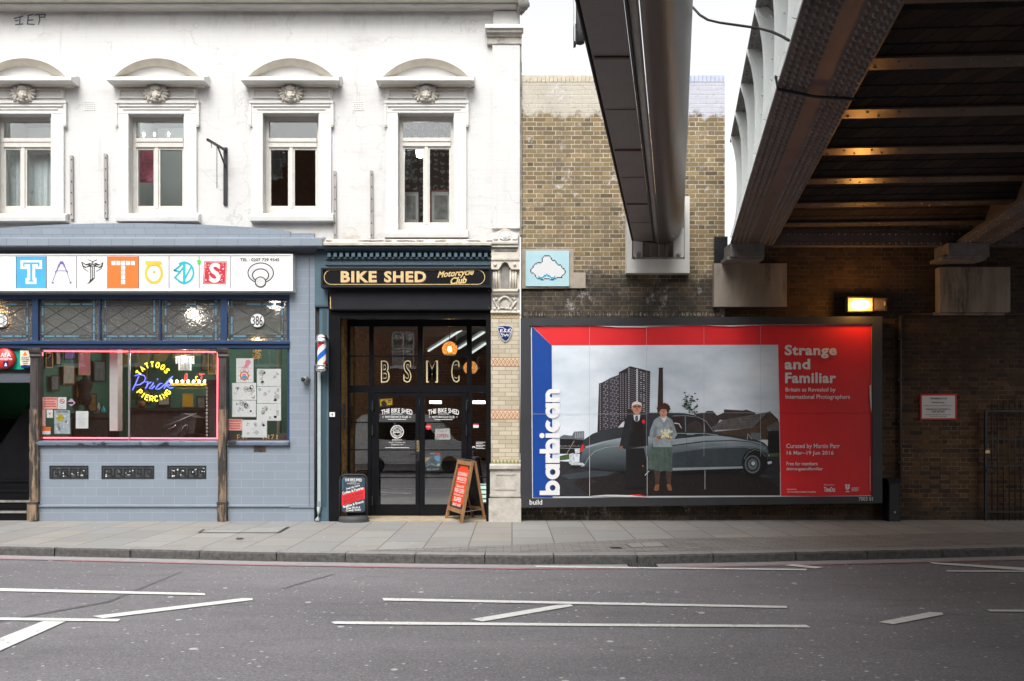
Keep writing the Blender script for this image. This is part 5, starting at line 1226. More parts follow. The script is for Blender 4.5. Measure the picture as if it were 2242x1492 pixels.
# ------------------------------------------------------------------ glass lettering and notices
wl = thing('window_lettering', 'four large gold outlined capitals across the upper door glass', 'lettering', P(920, 838, DG)); d = DG + .03
for t, a, b, c, e in (('B', 834, 790, 853, 838), ('S', 883, 789, 901, 838), ('M', 933, 790, 959, 838), ('C', 988, 789, 1006, 838)):
    m = MB(); m.text(t, a, b, c, e, d - .001, gold_pale, .034)
    ix = (c - a) * .13; m.text(t, a + ix, b + 2.6, c - ix, e - 2.6, d - .003, black_paint, .004); m.build('letter', wl)
def door_sign(x, lab):
    m = MB(); d = DG + .027
    def wp(u, v, a=x - 34, b=x + 34):
        px = a + u * (b - a); bow = 6 * (1 - (2 * u - 1) ** 2); return px, 910 - bow - v * (12 - 2.0 * (1 - (2 * u - 1) ** 2))
    m.text('THE BIKE SHED', 0, 0, 1, 1, d, white_ink, .02, warp=wp); m.pbox(x - 12, 906.3, x + 12, 907.5, d, .0005, white_ink)
    m.text('MOTORCYCLE CLUB', x - 25, 911, x + 24, 916, d, white_ink, .012); m.pbox(x - 32, 913, x - 28, 914, d, .0005, white_ink); m.pbox(x + 27, 913, x + 31, 914, d, .0005, white_ink)
    m.pbox(x - 20, 918.4, x + 20, 919.6, d, .0005, grey_ink)
    m.build('door_lettering', label=lab, cat='lettering')
door_sign(869, 'white arched club lettering on the left door leaf'); door_sign(971, 'white arched club lettering on the right door leaf')
m = MB(); d = DG + .027; m.ring(869.5, 946, 13, 13, 14.6, 14.6, d, white_ink, 30); m.ring(869.5, 946, 8.2, 8.2, 9.2, 9.2, d, white_ink, 26)
for k in range(22):
    a = 2 * math.pi * k / 22
    if k not in (0, 11): m.stroke([(869.5 + 10 * math.cos(a), 946 + 10 * math.sin(a)), (869.5 + 12 * math.cos(a), 946 + 12 * math.sin(a))], 1.1, d, white_ink)
m.text('THE', 865, 941, 874, 944, d, white_ink, .03); m.text('BARBER', 862, 944.8, 877, 948.5, d - .001, white_ink, .03); m.text('BARBERSHOP', 859, 962, 880, 965, d, white_ink, .01)
m.text('Tuesday - Friday 9am - 8pm', 850, 967.5, 888, 971, d, white_ink, .01); m.text('Saturday 9am - 6pm', 856, 972.5, 883, 976, d, white_ink, .01); m.pbox(843, 980, 896, 981.3, d, .0005, grey_ink)
m.build('barber_emblem', label='white round barber emblem with opening hours on left door', cat='emblem')
op = thing('open_sign', 'small white hanging sign reading open in red inside the right door', 'sign', P(969, 950, DG + .08)); d = DG + .08
m = MB(); m.poly([(953, 940), (985, 938), (986, 960), (984, 963), (953, 963), (952, 961)], d, .012, paper); m.build('board', op)
m = MB(); m.text('Come in', 958, 941, 978, 947, d - .002, red_ink, .0, shear=.3); m.text('OPEN', 956, 950, 981.5, 958.5, d - .002, red_ink, .03); m.build('lettering', op)
m = MB(); m.tube([P(955, 940, d), P(964, 931, d), P(975, 931, d), P(984, 939, d)], .003, white_ink, 5); m.build('string', op)
m = MB(); m.ell(938, 935, 6.5, 6.3, DG + .03, red_ink, 20, th=.002); m.text('booking', 933, 933, 943, 936.5, DG + .028, white_ink, .0); m.build('round_sticker', label='round red sticker beside the open sign', cat='sticker')
mp_ = thing('event_poster', 'dark motorcycle event poster taped inside the right door', 'poster', P(948, 1034, DG + .05)); d = DG + .048
m = MB(); m.poly([(931, 990), (965, 990), (965, 1034), (931, 1034)], d, .002, plain('dusky_print', lin(70, 96, 104), .5, var=.3, vs=16)); m.build('sheet', mp_)
m = MB(); m.poly([(931, 990), (965, 990), (965, 996), (931, 1002)], d - .001, 0, ink); m.poly([(954, 991), (964, 990.5), (963, 998), (956, 999)], d - .002, 0, red_ink); m.poly([(931, 1003), (943, 1002), (931, 1012)], d - .001, 0, yellow_ink)
m.poly([(950, 1000), (963, 997), (963, 1010), (955, 1012)], d - .001, 0, cyan_ink); m.ring(942, 1013, 2.4, 2.6, 3.8, 4, d - .002, ink, 14); m.ring(955, 1013, 2.4, 2.6, 3.8, 4, d - .002, ink, 14); m.poly([(940, 1010), (946, 1004), (952, 1006), (957, 1010), (950, 1013), (944, 1013)], d - .0025, 0, ink); m.ell(949, 1002, 2, 2.2, d - .003, ink, 10)
m.pbox(931, 1024, 965, 1034, d - .001, .0005, ink); m.text('RIDE SHOW', 935, 1026, 961, 1030, d - .002, grey_ink, .01); m.stroke([(932, 1021), (944, 1016), (960, 1022)], 1, d - .002, white_ink); m.pbox(957, 1016, 963, 1020, d - .002, .0005, white_ink); m.text('MOTO', 943, 992, 953, 995, d - .002, white_ink, .03); m.build('print', mp_)
m = MB(); d = DG + .05; m.poly([(831, 874), (859, 872), (859, 890), (832, 893)], d, .002, plain('warning_yellow', lin(240, 190, 40), .5)); m.poly([(834, 881), (841, 876), (848, 885), (843, 890), (836, 889)], d - .001, 0, ink); m.poly([(831, 889.5), (859, 887), (859, 890), (832, 893)], d - .001, 0, ink); m.pbox(849, 876, 857, 878, d - .001, .0004, ink); m.pbox(849, 880, 856, 882, d - .001, .0004, ink)
m.build('warning_sign', label='yellow and black slip warning sign inside the left door top', cat='warning sign')
m = MB(); m.pbox(1036, 928, 1048, 931, DG + .03, .001, red_ink); m.pbox(1036, 931, 1048, 937, DG + .03, .001, paper); m.build('pane_sticker', label='small red and white sticker on right side pane', cat='sticker')
m = MB()
for k in range(5): m.pbox(1042, 968 + k * 3.4, 1062 - (k % 2) * 4, 969.4 + k * 3.4, DG + .03, .001, grey_ink)
m.ring(1037, 981, 1.5, 1.5, 4, 4, DG + .03, white_ink, 12, 0, 180); m.build('pane_lettering', label='tiny white contact lines low on right side pane', cat='lettering')
# ------------------------------------------------------------------ club fascia sign
dn = DC - .22
fs_ = thing('fascia_sign', 'black fascia sign with gold club lettering and thin gold outline', 'shop sign', P(890, 608, dn))
m = MB(); m.pbox(706, 590, 1073, 626, dn, .16, black_paint); m.pbox(702.5, 586.5, 1076, 590, dn - .03, .2, black_panel); m.pbox(702.5, 625, 1076, 629.5, dn - .03, .2, black_panel); m.pbox(702.5, 590, 706.5, 625, dn - .029, .2, black_panel); m.pbox(1072, 590, 1076, 625, dn - .029, .2, black_panel)
for x in (790, 995): m.pbox(x, 581, x + 2, 587, dn + .05, .01, chrome)
m.build('sign_box', fs_)
m = MB(); d = dn - .002
m.ring(725, 607.3, 14.6, 15, 16, 16.4, d, gold, 16, 90, 270); m.ring(1046, 607.3, 14.6, 15, 16, 16.4, d, gold, 16, -90, 90); m.pbox(725, 590.9, 1046, 592.3, d, .0006, gold); m.pbox(725, 622.3, 1046, 623.7, d, .0006, gold); m.build('gold_outline', fs_)
m = MB()
for wd, a, c in (('BIKE', 746, 825), ('SHED', 841, 933)):
    m.text(wd, a + 1.3, 595.6, c + 1.0, 620.6, d - .001, maroon, .036, sp=1.12); m.text(wd, a, 594, c - .4, 618.6, d - .004, gold_pale, .036, sp=1.12); m.text(wd, a + .9, 595.8, c - 1.6, 617, d - .007, gold, .012, sp=1.12)
m.build('lettering', fs_)
m = MB(); m.text('Motorcycle', 957, 591, 1038, 609.5, d - .001, gold, .026, shear=.45, rot=5); m.text('Club', 986, 606.5, 1022, 622, d - .003, gold, .03, shear=.4, rot=5); m.build('script_lettering', fs_)
# ------------------------------------------------------------------ barber pole, pipes
bp = thing('barber_pole', 'red white and blue striped barber pole with chrome caps', 'barber pole', P(705, 815, DC - .25)); d = DC - .22
stp_b = plain('pole_blue', lin(35, 100, 190), .2, var=.04); stp_r = plain('pole_red', lin(205, 40, 45), .2, var=.04); stp_w = plain('pole_white', (.78, .78, .77), .2, var=.02)
m = MB(); zb, zt = Z(800, d), Z(748, d); c = P(704.5, 800, d); r = .078; n = 30; K_ = 30; vs = []; fs = {0: [], 1: [], 2: []}
for i in range(K_ + 1):
    for k in range(n):
        a = 2 * math.pi * k / n; vs.append((c.x + r * math.cos(a), c.y + r * math.sin(a), zb + (zt - zb) * i / K_))
for i in range(K_):
    for k in range(n):
        t = (k / n - i / K_ * .95) % 1.0; t = (t * 2) % 1.0; tt = (k / n - i / K_ * .95) * 2 % 2.0
        w_ = 1 if t < .5 else (0 if tt < 1 else 2)
        fs[w_].append((i * n + k, i * n + (k + 1) % n, (i + 1) * n + (k + 1) % n, (i + 1) * n + k))
for w_, mt in ((0, stp_b), (1, stp_w), (2, stp_r)): m.add(vs, fs[w_], mt, True)
m.build('striped_cylinder', bp)
m = MB(); m.lathe([(.0, -.125), (.075, -.12), (.105, -.09), (.105, -.05), (.095, -.045), (.095, -.02), (.11, -.015), (.11, .015), (.085, .02)], P(704.5, 800, d), chrome, 24); m.build('lower_cap', bp)
m = MB(); m.lathe([(.085, -.02), (.11, -.015), (.11, .02), (.095, .03), (.10, .06), (.09, .10), (.06, .125), (.0, .135)], P(704.5, 748, d), chrome, 24); m.build('upper_cap', bp)
m = MB(); m.bar(P(712, 742, d + .02), P(716, 743, DC), .04, .04, iron); m.bar(P(712, 808, d + .02), P(716, 808, DC), .04, .04, iron); m.build('bracket', bp)
pipe_paint = plain('pale_pipe_paint', lin(176, 192, 192, .8), .4, var=.08, vs=5)
m = MB(); m.pbox(695, 815, 702, 1112, DC - .06, .06, pipe_paint); m.pbox(694, 1098, 703, 1110, DC - .065, .07, grey_paint); m.tube([P(698, 1110, DC - .03), P(698, 1124, DC - .04), P(696, 1136, DC - .1), P(694, 1140, DC - .16)], .035, pipe_paint, 10); m.build('drainpipe', label='pale steel drain pipe in the gap below the barber pole', cat='drainpipe')
m = MB(); m.tube([P(690.5, 800, DC - .04), P(690.5, 1141, DC - .04)], .022, rubber, 8); m.build('cable_duct', label='thin black duct running down beside the grey pilaster', cat='duct')
# ------------------------------------------------------------------ pavement signs
ab = thing('folding_board', 'wooden folding pavement board with orange panel in the club doorway', 'pavement board', (X(1020, 15.9), 15.9, .03))
gz = .028
FL, FR = Vector((X(976, 16.12), 16.12, gz)), Vector((X(1011, 15.45), 15.45, gz if False else .0)); TL, TR = Vector((X(1004, 16.12), 16.12, 1.10)), Vector((X(1036, 15.50), 15.50, 1.085))
BL, BR = Vector((X(1034, 16.38), 16.38, gz)), Vector((X(1062, 15.86), 15.86, gz))
nf = (FR - FL).cross(TL - FL).normalized()
def ABp(u, v, k=0.0): return FL.lerp(FR, u).lerp(TL.lerp(TR, u), v) + nf * k
m = MB()
m.bar(ABp(.045, 0), ABp(.045, 1), .045, .05, oak, nf); m.bar(ABp(.955, 0), ABp(.955, 1), .045, .05, oak, nf); m.bar(ABp(.08, .955), ABp(.92, .955), .075, .045, oak, nf); m.bar(ABp(.08, .175), ABp(.92, .175), .075, .045, oak, nf); m.build('front_frame', ab)
sgn = 1 if nf.y < 0 else -1
m = MB(); m.add([ABp(u, v, sgn * .002) for u, v in ((.08, .2), (.92, .2), (.92, .93), (.08, .93))], [(0, 1, 2, 3)], plain('brown_board', (.05, .03, .025), .6)); 
m.add([ABp(u, v, sgn * .004) for u, v in ((.24, .24), (.76, .24), (.76, .28), (.86, .3), (.86, .85), (.76, .87), (.76, .9), (.24, .9), (.24, .87), (.14, .85), (.14, .3), (.24, .28))], [tuple(range(12))], plain('vermilion_print', lin(240, 74, 30, .9), .5, var=.04)); m.build('front_panel', ab)
m = MB(); mpa = lambda x, y, dd: ABp(x, y, sgn * dd)
for t, v0, v1, u0, u1 in (('GOOD MORNING', .80, .74, .2, .8), ('SMOKEDUTCH', .72, .66, .2, .8), ('Come on in!', .60, .545, .26, .74), ('FRESH COFFEE', .53, .46, .2, .8), ('WONDERFUL CAKES', .435, .41, .2, .8), ('SUPER', .39, .315, .26, .74), ('FAST WIFI', .285, .24, .24, .76)):
    m.text(t, u0, v0, u1, v1, .006, white_ink, .02, mp=mpa)
m.add([ABp(u, v, sgn * .006) for u, v in ((.2, .632), (.8, .632), (.8, .64), (.2, .64))], [(0, 1, 2, 3)], white_ink); m.build('lettering', ab)
m = MB(); TLb, TRb = TL + Vector((.04, .02, -.01)), TR + Vector((.04, .02, -.01))
def ABb(u, v): return BL.lerp(BR, u).lerp(TLb.lerp(TRb, u), v)
m.bar(ABb(.045, 0), ABb(.045, 1), .04, .045, oak, nf); m.bar(ABb(.955, 0), ABb(.955, 1), .04, .045, oak, nf); m.bar(ABb(.08, .18), ABb(.92, .18), .06, .04, oak, nf); m.build('rear_frame', ab)
m = MB(); q = [ABb(u, v) for u, v in ((.08, .2), (.92, .2), (.92, .96), (.08, .96))]; m.add(q, [(0, 1, 2, 3)], black_paint); m.add([v + Vector((.006, .004, 0)) for v in q], [(0, 1, 2, 3)], black_paint); m.build('rear_panel', ab)
m = MB(); m.bar(ABp(.06, .18, 0), ABb(.06, .18), .008, .012, steel); m.build('hinge_stay', ab); m = MB(); m.bar(ABp(.94, .18, 0), ABb(.94, .18), .008, .012, steel); m.build('hinge_stay', ab); m = MB(); m.bar(TL + Vector((.015, 0, .01)), TR + Vector((.015, 0, .01)), .02, .02, steel); m.build('top_hinge', ab)
sw = thing('swing_sign', 'black rounded swing sign with red band on a rubber base', 'pavement sign', P(772, 1142, 15.75)); d = 15.74
def rr(a, b, c, e, r, n=5):
    o = []
    for cx, cy, a0 in ((c - r, b + r, 0), (a + r, b + r, 90), (a + r, e - r, 180), (c - r, e - r, 270)):
        for i in range(n + 1): t = math.radians(a0 + 90 * i / n); o.append((cx + r * math.cos(t), cy - r * math.sin(t)))
    return o
m = MB(); fp = [P(x, y, d + .02) for x, y in ([(744.5, 1132)] + [(744.5, 1055), (746, 1046), (751, 1041.5), (757, 1040), (793, 1040), (798, 1041), (801.5, 1045), (803, 1052), (803, 1128)])]; m.tube(fp, .020, rubber, 8); m.build('frame', sw)
m = MB(); m.poly(rr(748, 1044, 799.5, 1122, 7), d, .02, plain('slate_board', lin(52, 66, 78), .4, var=.06)); m.build('board', sw)
m = MB(); m.poly([(748, 1084), (799, 1069), (799, 1092), (748, 1108)], d - .002, 0, plain('signal_red', lin(226, 44, 52, .9), .5, var=.04)); m.build('red_band', sw)
m = MB(); k = d - .004
def wp2(u, v): 
    bow = 2.2 * (1 - (2 * u - 1) ** 2); return 755 + u * 37, 1055.5 - bow - v * (7 - .6 * bow)
m.text('THE BIKE SHED', 0, 0, 1, 1, k, white_ink, .025, warp=wp2); m.text('MOTORCYCLE CLUB', 760, 1058, 787, 1061, k, white_ink, .005); m.pbox(767, 1055.2, 780, 1056.2, k, .0004, white_ink)
m.text('Fuel Up Here', 758, 1065, 788, 1070, k, white_ink, .03, rot=15); m.text('Coffee & Pastries', 748.5, 1071.5, 797, 1077.5, k, white_ink, .03, rot=15)
m.text('GOOD MORNING', 751, 1081, 795, 1088, k - .001, maroon, .0, rot=16); m.text('SMOKEDUTCH', 751, 1090, 795, 1099, k - .001, maroon, .0, rot=16)
m.text('Brekkie & Brunch', 750.5, 1101.5, 797, 1107, k, white_ink, .03, rot=15); m.text('Free Wi-Fi &', 758, 1110, 789, 1114.5, k, white_ink, .03, rot=4); m.text('Comfy Sofas', 757, 1115, 790, 1120.5, k, white_ink, .03, rot=4); m.ell(773, 1109, .9, .9, k, white_ink, 8)
m.ring(757, 1052, 6, 6, 6.6, 6.6, k, cyan_ink, 8, 90, 180); m.pbox(750.4, 1052, 751, 1072, k, .0004, cyan_ink)
m.build('lettering', sw)
m = MB(); c = P(774, 1140, 15.72); ov = [(c.x + .27 * math.cos(t * .2618), 15.76 - .21 * math.sin(t * .2618)) for t in range(13)]
for za, zb_, s0, s1 in ((.0, .06, 1.0, 1.0), (.06, .10, 1.0, .93)):
    n = len(ov); a_ = [((x - c.x) * s0 + c.x, (y - 15.76) * s0 + 15.76, za) for x, y in ov]; b_ = [((x - c.x) * s1 + c.x, (y - 15.76) * s1 + 15.76, zb_) for x, y in ov]
    m.add(a_ + b_, [(i, i + n, (i + 1) % n + n, (i + 1) % n) for i in range(n)] + ([tuple(range(n, 2 * n))] if za else []), plain('base_rubber', (.05, .05, .052), .6, var=.1))
m.build('base', sw)

# ------------------------------------------------------------------ the ornate pier between the shops and the brick wall
DP = 15.76
pr = thing('ornate_pier', 'carved stone and cream glazed brick pier between the club and brick wall', 'pier', (X(1106, DP), DP, 0))
cream_tile = tiles('cream_glazed_brick', [lin(206, 194, 170, .82), lin(222, 212, 190, .82), lin(196, 182, 158, .82)], .23, .077, lin(120, 106, 86), .004, .22, ds=3, dirt=lin(120, 105, 85))
m = MB(); m.pbox(1075, 684, 1137, 1018, DP, .5, cream_tile); m.build('glazed_shaft', pr)
m = MB(); m.pbox(1073, 1016, 1139, 1146, DP - .03, .5, stone_grey)
m.pbox(1072, 1083, 1140, 1088, DP - .055, .1, stone_grey); m.pbox(1070, 1092, 1141, 1147, DP - .06, .4, stone_grey)
for q in ((1083, 1036, 1129, 1040), (1083, 1069, 1129, 1073), (1083, 1040, 1087, 1069), (1125, 1040, 1129, 1069)): m.pbox(*q, DP - .045, .03, stone_grey)
m.mould(1072, 1140, [(.02, 1030), (.06, 1027), (.06, 1020), (.02, 1016)], DP - .02, stone_grey); m.build('plinth', pr)
def band(a, b, name, cols, fn):
    m = MB(); m.pbox(1075, a, 1137, b, DP - .004, .02, cols[0]); fn(m, a, b, DP - .006, cols); m.build(name, pr)
terra = plain('terracotta_glaze', lin(172, 104, 82), .3, var=.1); ivory = plain('ivory_glaze', lin(226, 208, 176, .85), .3, var=.05); apri = plain('apricot_glaze', lin(204, 168, 124, .85), .3, var=.08); sage = plain('sage_glaze', lin(130, 150, 112, .85), .3, var=.08)
def scroll(m, a, b, d, c):
    m.pbox(1075, a, 1137, a + 1.2, d, .001, c[1]); m.pbox(1075, b - 1.2, 1137, b, d, .001, c[1])
    for i in range(7):
        x = 1080 + i * 8.7; m.stroke([(x - 4, b - 2), (x, (a + b) / 2), (x + 4, a + 3)], 1.4, d, c[1]); m.stroke([(x + 4, b - 2), (x, (a + b) / 2), (x - 4, a + 3)], 1.4, d - .0015, c[1]); m.ell(x + 4.3, (a + b) / 2, 1.2, 2.4, d - .002, c[2], 8)
band(783, 802.5, 'patterned_band', (ivory, terra, apri), scroll); band(899, 918, 'patterned_band', (ivory, terra, apri), scroll)
def tri(m, a, b, d, c):
    for i in range(8):
        x = 1078 + i * 8; m.poly([(x - 4, b), (x + 4, b), (x, a + 1)], d, 0, c[1]); m.poly([(x + .5, a + 2), (x + 7, a + 2), (x + 4, b - 3)], d - .001, 0, c[2])
band(687, 697, 'patterned_band', (ivory, apri, sage), tri); band(1005.5, 1016, 'patterned_band', (apri, sage, ivory), tri)
m = MB()   # carved capital, from the bottom up
m.pbox(1076, 640, 1136, 687, DP - .01, .5, stone_grey); m.mould(1074, 1138, [(.01, 687), (.05, 685), (.05, 682), (.02, 680)], DP, stone_beige); m.mould(1078, 1134, [(.03, 648), (.06, 645), (.07, 641), (.1, 638), (.1, 634), (.02, 633)], DP, stone_beige)
m.build('capital_block', pr)
m = MB(); d = DP - .03
def TB(pts, r, mt=stone_beige): m.tube([P(x, y, d) for x, y in pts], r, mt, 7)
TB([(1105, 676), (1096, 674), (1092, 666), (1094, 656), (1101, 651), (1106, 650), (1112, 652), (1117, 659), (1117, 668), (1113, 675), (1106, 677)], .022)
TB([(1098, 677), (1088, 671), (1082, 660), (1080, 654)], .018); TB([(1113, 677), (1123, 671), (1130, 660)], .018); TB([(1122, 652), (1119, 650), (1123, 647), (1127, 650), (1124, 654), (1120, 653)], .013)
for x in (1083, 1092, 1118, 1128): m.blob(P(x, 677, d), (.03, .03, .025), stone_beige, 8, 6, .2)
for x in (1086, 1126): m.blob(P(x, 655, d + .01), (.03, .02, .03), stone_beige, 8, 6, .3)
m.build('acanthus_carving', pr)
m = MB(); m.pbox(1075, 588, 1138, 634, DP + .02, .4, stone_beige)
for x in (1081, 1086.5, 1092, 1118, 1123.5, 1129): m.tube([P(x, 592, DP - .01), P(x, 633, DP - .01)], .022 if x not in (1092, 1118) else .016, stone_beige, 8)
m.poly([(1075, 571), (1138, 571), (1138, 590), (1120, 590), (1115, 584), (1112, 577), (1108, 574), (1103, 574), (1099, 577), (1096, 584), (1091, 590), (1075, 590)], DP - .07, .12, stone_beige)
for x in (1084, 1127): m.blob(P(x, 580, DP - .075), (.03, .03, .03), stone_beige, 10, 7)
m.poly([(1096, 632), (1096, 588), (1100, 578), (1105, 575), (1110, 578), (1115, 588), (1115, 632)], DP + .012, .004, stone_dark)
m.build('niche', pr)
m = MB(); m.pbox(1076, 540, 1137, 572, DP - .05, .5, stone_beige); m.pbox(1082, 547, 1131, 550, DP - .065, .03, stone_dark); m.mould(1075, 1138, [(.05, 572), (.09, 570), (.09, 566), (.06, 565)], DP, stone_grey); m.mould(1075, 1134, [(.05, 543), (.1, 541), (.09, 537), (.12, 534), (.12, 531), (.05, 530)], DP, stone_grey); m.build('entablature', pr)
m = MB(); m.poly([(1076, 531), (1076, 512), (1090, 508), (1100, 502), (1106, 500.5), (1114, 503), (1125, 509), (1136, 512), (1133, 522), (1134, 531)], DP - .05, .45, stone_white)
for k in range(7):
    a = math.radians(20 + 140 * k / 6); m.tube([P(1106, 527, DP - .055), P(1106 + 11 * math.cos(a), 527 - 17 * math.sin(a), DP - .06)], [.008, .022], stone_white, 6)
for x in (1083, 1088, 1124, 1129): m.blob(P(x, 524, DP - .05), (.025, .02, .025), stone_beige, 8, 6, .3)
m.ring(1106, 522, 14, 18, 15.5, 20, DP - .056, stone_beige, 16, 5, 175); m.build('palmette_crest', pr)
sd = thing('enamel_plaque', 'navy and white shield shaped enamel plaque with letters on the cream pier', 'plaque', P(1105, 730, DP)); d = DP - .025
m = MB(); m.poly([(1088, 715), (1095, 712.5), (1105, 712), (1117, 713), (1123, 717), (1121, 729), (1115, 743), (1110, 748), (1103, 748), (1097, 742), (1091, 729)], d, .025, plain('pale_rim', (.45, .47, .5), .4)); m.poly([(1090, 716), (1096, 714.5), (1105, 714), (1116, 715), (1121, 718), (1119, 729), (1113, 742), (1109, 746), (1104, 746), (1099, 741), (1093, 729)], d - .002, 0, navy); m.build('shield', sd)
m = MB(); m.text('E.S.S.', 1094, 721, 1118, 728, d - .006, white_ink, .03, shear=.2)
m.text('SW', 1097, 731, 1116, 738, d - .006, grey_ink, .0)
for p in ([(1091, 718), (1100, 717), (1108, 722)], [(1116, 719), (1120, 722), (1117, 730)], [(1096, 730), (1106, 735), (1112, 733)]): m.stroke(p, 1.4, d - .004, grey_ink)
m.build('lettering', sd)
# ------------------------------------------------------------------ yellow brick wall beside the white building
bw = thing('brick_wall', 'yellow stock brick wall with limewashed top courses behind the steel tube beam', 'wall', (X(1363), D, 0))
m = MB(); m.box(X(1141.5), X(1587), D, D + .6, 0, Z(180), stock_brick); m.build('brickwork', bw)
m = MB(); x = X(1141.5)
while x < X(1587) - .03:
    w_ = min(.073, X(1587) - x); m.box(x, x + w_ - .006, D - .006, D + .6, Z(180) + .001, Z(166) + R.random() * .006, plain('brick_on_edge', lin(190, 180, 160), .85, var=.15, vs=7, dirt=lin(100, 92, 80), ds=5) if 'brick_on_edge' not in MATS else (MATS['brick_on_edge'] if x < X(1420) else (MATS.get('blue_on_edge') or plain('blue_on_edge', lin(176, 184, 204), .85, var=.12, vs=7)))); x += w_
m.build('coping_course', bw)
m = MB(); m.poly([(1142, 545), (1256, 545), (1256, 597), (1282, 597), (1282, 631), (1142, 632)], D - .05, .06, plain('render_patch', lin(176, 164, 148, .8), .9, var=.1, vs=6, bmp=.4, bs=35, dirt=lin(100, 92, 82), ds=2.5)); m.build('render_patch', bw)
m = MB()
for i in range(90):
    x = 1146 + R.random() * 430; m.pbox(x, 682 + R.random() * 6, x + .6 + R.random() * 1.2, 692, D - .008, .01, concrete_dark)
m.build('mortar_edge', bw)
m = MB(); m.box(X(1563, D), X(1592, D), D - .045, D - .04, Z(578), Z(519), rubber)
for i in range(9): m.tube([P(1564 + i * 3.3, 519, D - .05), P(1564 + i * 3.3, 578, D - .05)], .004, iron, 4)
for j in range(16): m.tube([P(1562, 521 + j * 3.6, D - .053), P(1592, 521 + j * 3.6, D - .053)], .004, iron, 4)
m.build('mesh_grille', label='small black wire mesh grille beside the bridge girder end', cat='grille')
# mosaic of a cloud
mo = thing('cloud_mosaic', 'pale blue tile mosaic of a white pixel cloud set in the rendered patch', 'mosaic', P(1198, 590, D - .05)); d = D - .075
tb = plain('pale_blue_tile', lin(196, 232, 240, .85), .2, var=.03, vs=30); tw = plain('white_tile', (.76, .75, .75), .2, var=.02); tk = plain('black_tile', (.02, .03, .035), .2); tt_ = plain('turquoise_tile', lin(50, 172, 205, .9), .2, var=.1, vs=30)
m = MB(); m.pbox(1151, 549.5, 1246, 627, d, .03, plain('tile_grout', lin(150, 190, 205, .85), .8)); m.build('backing', mo)
NX, NY = 38, 31; cw, chh = 95 / NX, 77.5 / NY
inside = set()
for i in range(NX):
    for j in range(NY):
        for cx, cy, rx, ry in ((18.6, 10.0, 5.0, 6.4), (12.5, 15.2, 6.6, 5.0), (8.8, 17.6, 5.2, 3.2), (23.4, 13.5, 4.6, 6.0), (28.6, 16.6, 4.0, 5.0), (31.8, 18.2, 3.0, 3.6), (14.5, 20.6, 6.6, 5.0), (22.6, 21.0, 6.0, 4.8), (28.6, 20.8, 4.4, 3.6), (19, 18, 9, 6)):
            if ((i + .5 - cx) / rx) ** 2 + ((j + .5 - cy) / ry) ** 2 < 1: inside.add((i, j))
edge = {q for q in inside if any((q[0] + a, q[1] + b) not in inside for a, b in ((1, 0), (-1, 0), (0, 1), (0, -1)))}
shade = {(i, j) for i, j in inside - edge if 19 < j and abs(j - (22.2 + 1.3 * math.sin(i * .62))) < 1.0 and 10 < i < 26}
for nm, test, mt in (('blue_tiles', lambda q: q not in inside, tb), ('cloud_tiles', lambda q: q in inside and q not in edge and q not in shade, tw), ('outline_tiles', lambda q: q in edge, tk), ('shade_tiles', lambda q: q in shade, tt_)):
    m = MB()
    for i in range(NX):
        for j in range(NY):
            if test((i, j)): m.poly([(1151 + i * cw + .12, 549.5 + j * chh + .12), (1151 + (i + 1) * cw - .12, 549.5 + j * chh + .12), (1151 + (i + 1) * cw - .12, 549.5 + (j + 1) * chh - .12), (1151 + i * cw + .12, 549.5 + (j + 1) * chh - .12)], d - .004, 0, mt)
    m.build(nm, mo)
# ------------------------------------------------------------------ bridge directions
SK = .185                                   # sideways drift of the bridges for each metre away from the camera
def along(px, py, y, d0=D):                 # point on a line parallel to the bridges that passes (px, py) at the wall
    q = P(px, py, d0); return Vector((q.x + SK * (y - d0), y, q.z))
def extrude_dir(m, pts, y0, y1, mt, smooth=False, closed=True, d0=D, caps=True):
    n = len(pts); a = [along(x, y, y0, d0) for x, y in pts]; b = [along(x, y, y1, d0) for x, y in pts]
    fs = [(i, (i + 1) % n, n + (i + 1) % n, n + i) for i in range(n if closed else n - 1)]
    if closed and caps: fs += [tuple(range(n - 1, -1, -1)), tuple(range(n, 2 * n))]
    return m.add(a + b, fs, mt, smooth)
# ------------------------------------------------------------------ the steel tube beam
def _brushed():
    mm, nt, b = newmat('brushed_steel'); p = pos(nt)
    n = noise(nt, stretch(nt, p, (1.2, 14, 1.2)), 2.2, 6, .75); n2 = noise(nt, p, 1.2, 5)
    c = ramp(nt, n, [(.3, (.040, .033, .029)), (.7, (.10, .083, .073))]); c = mix(nt, mth(nt, 'MULTIPLY', n2, .5), c, (.09, .08, .075, 1))
    nt.links.new(c, b.inputs['Base Color']); b.inputs['Metallic'].default_value = .22; b.inputs['Specular IOR Level'].default_value = .5
    nt.links.new(mth(nt, 'ADD', .26, mth(nt, 'MULTIPLY', n, .22)), b.inputs['Roughness'])
    nt.links.new(bump(nt, n, .35, .02), b.inputs['Normal']); return mm
brushed = _brushed()
soffit_paint = plain('beam_soffit_paint', (.17, .152, .14), .5, var=.1, vs=2, dirt=(.05, .045, .042), ds=1.2, dt=(.6, .8))
seam_paint = plain('beam_edge_strip', (.20, .19, .185), .4, .5, var=.15, vs=4)
tbm = thing('tube_beam', 'long brown brushed steel tube beam crossing overhead to a white bearing frame', 'bridge beam', along(1440, 535, 15.8)); Y0, Y1 = -13.8, 15.72
m = MB(); extrude_dir(m, [(1389, 535), (1430, 535), (1430, 531), (1389, 531)], Y0, Y1, soffit_paint)
extrude_dir(m, [(1389, 531), (1386.5, 536), (1385, 536), (1385, 420), (1389, 420)], Y0, Y1, rubber)
m.build('soffit_panel', tbm)
m = MB(); red_strip = plain('oxide_joint', (.09, .035, .03), .6)
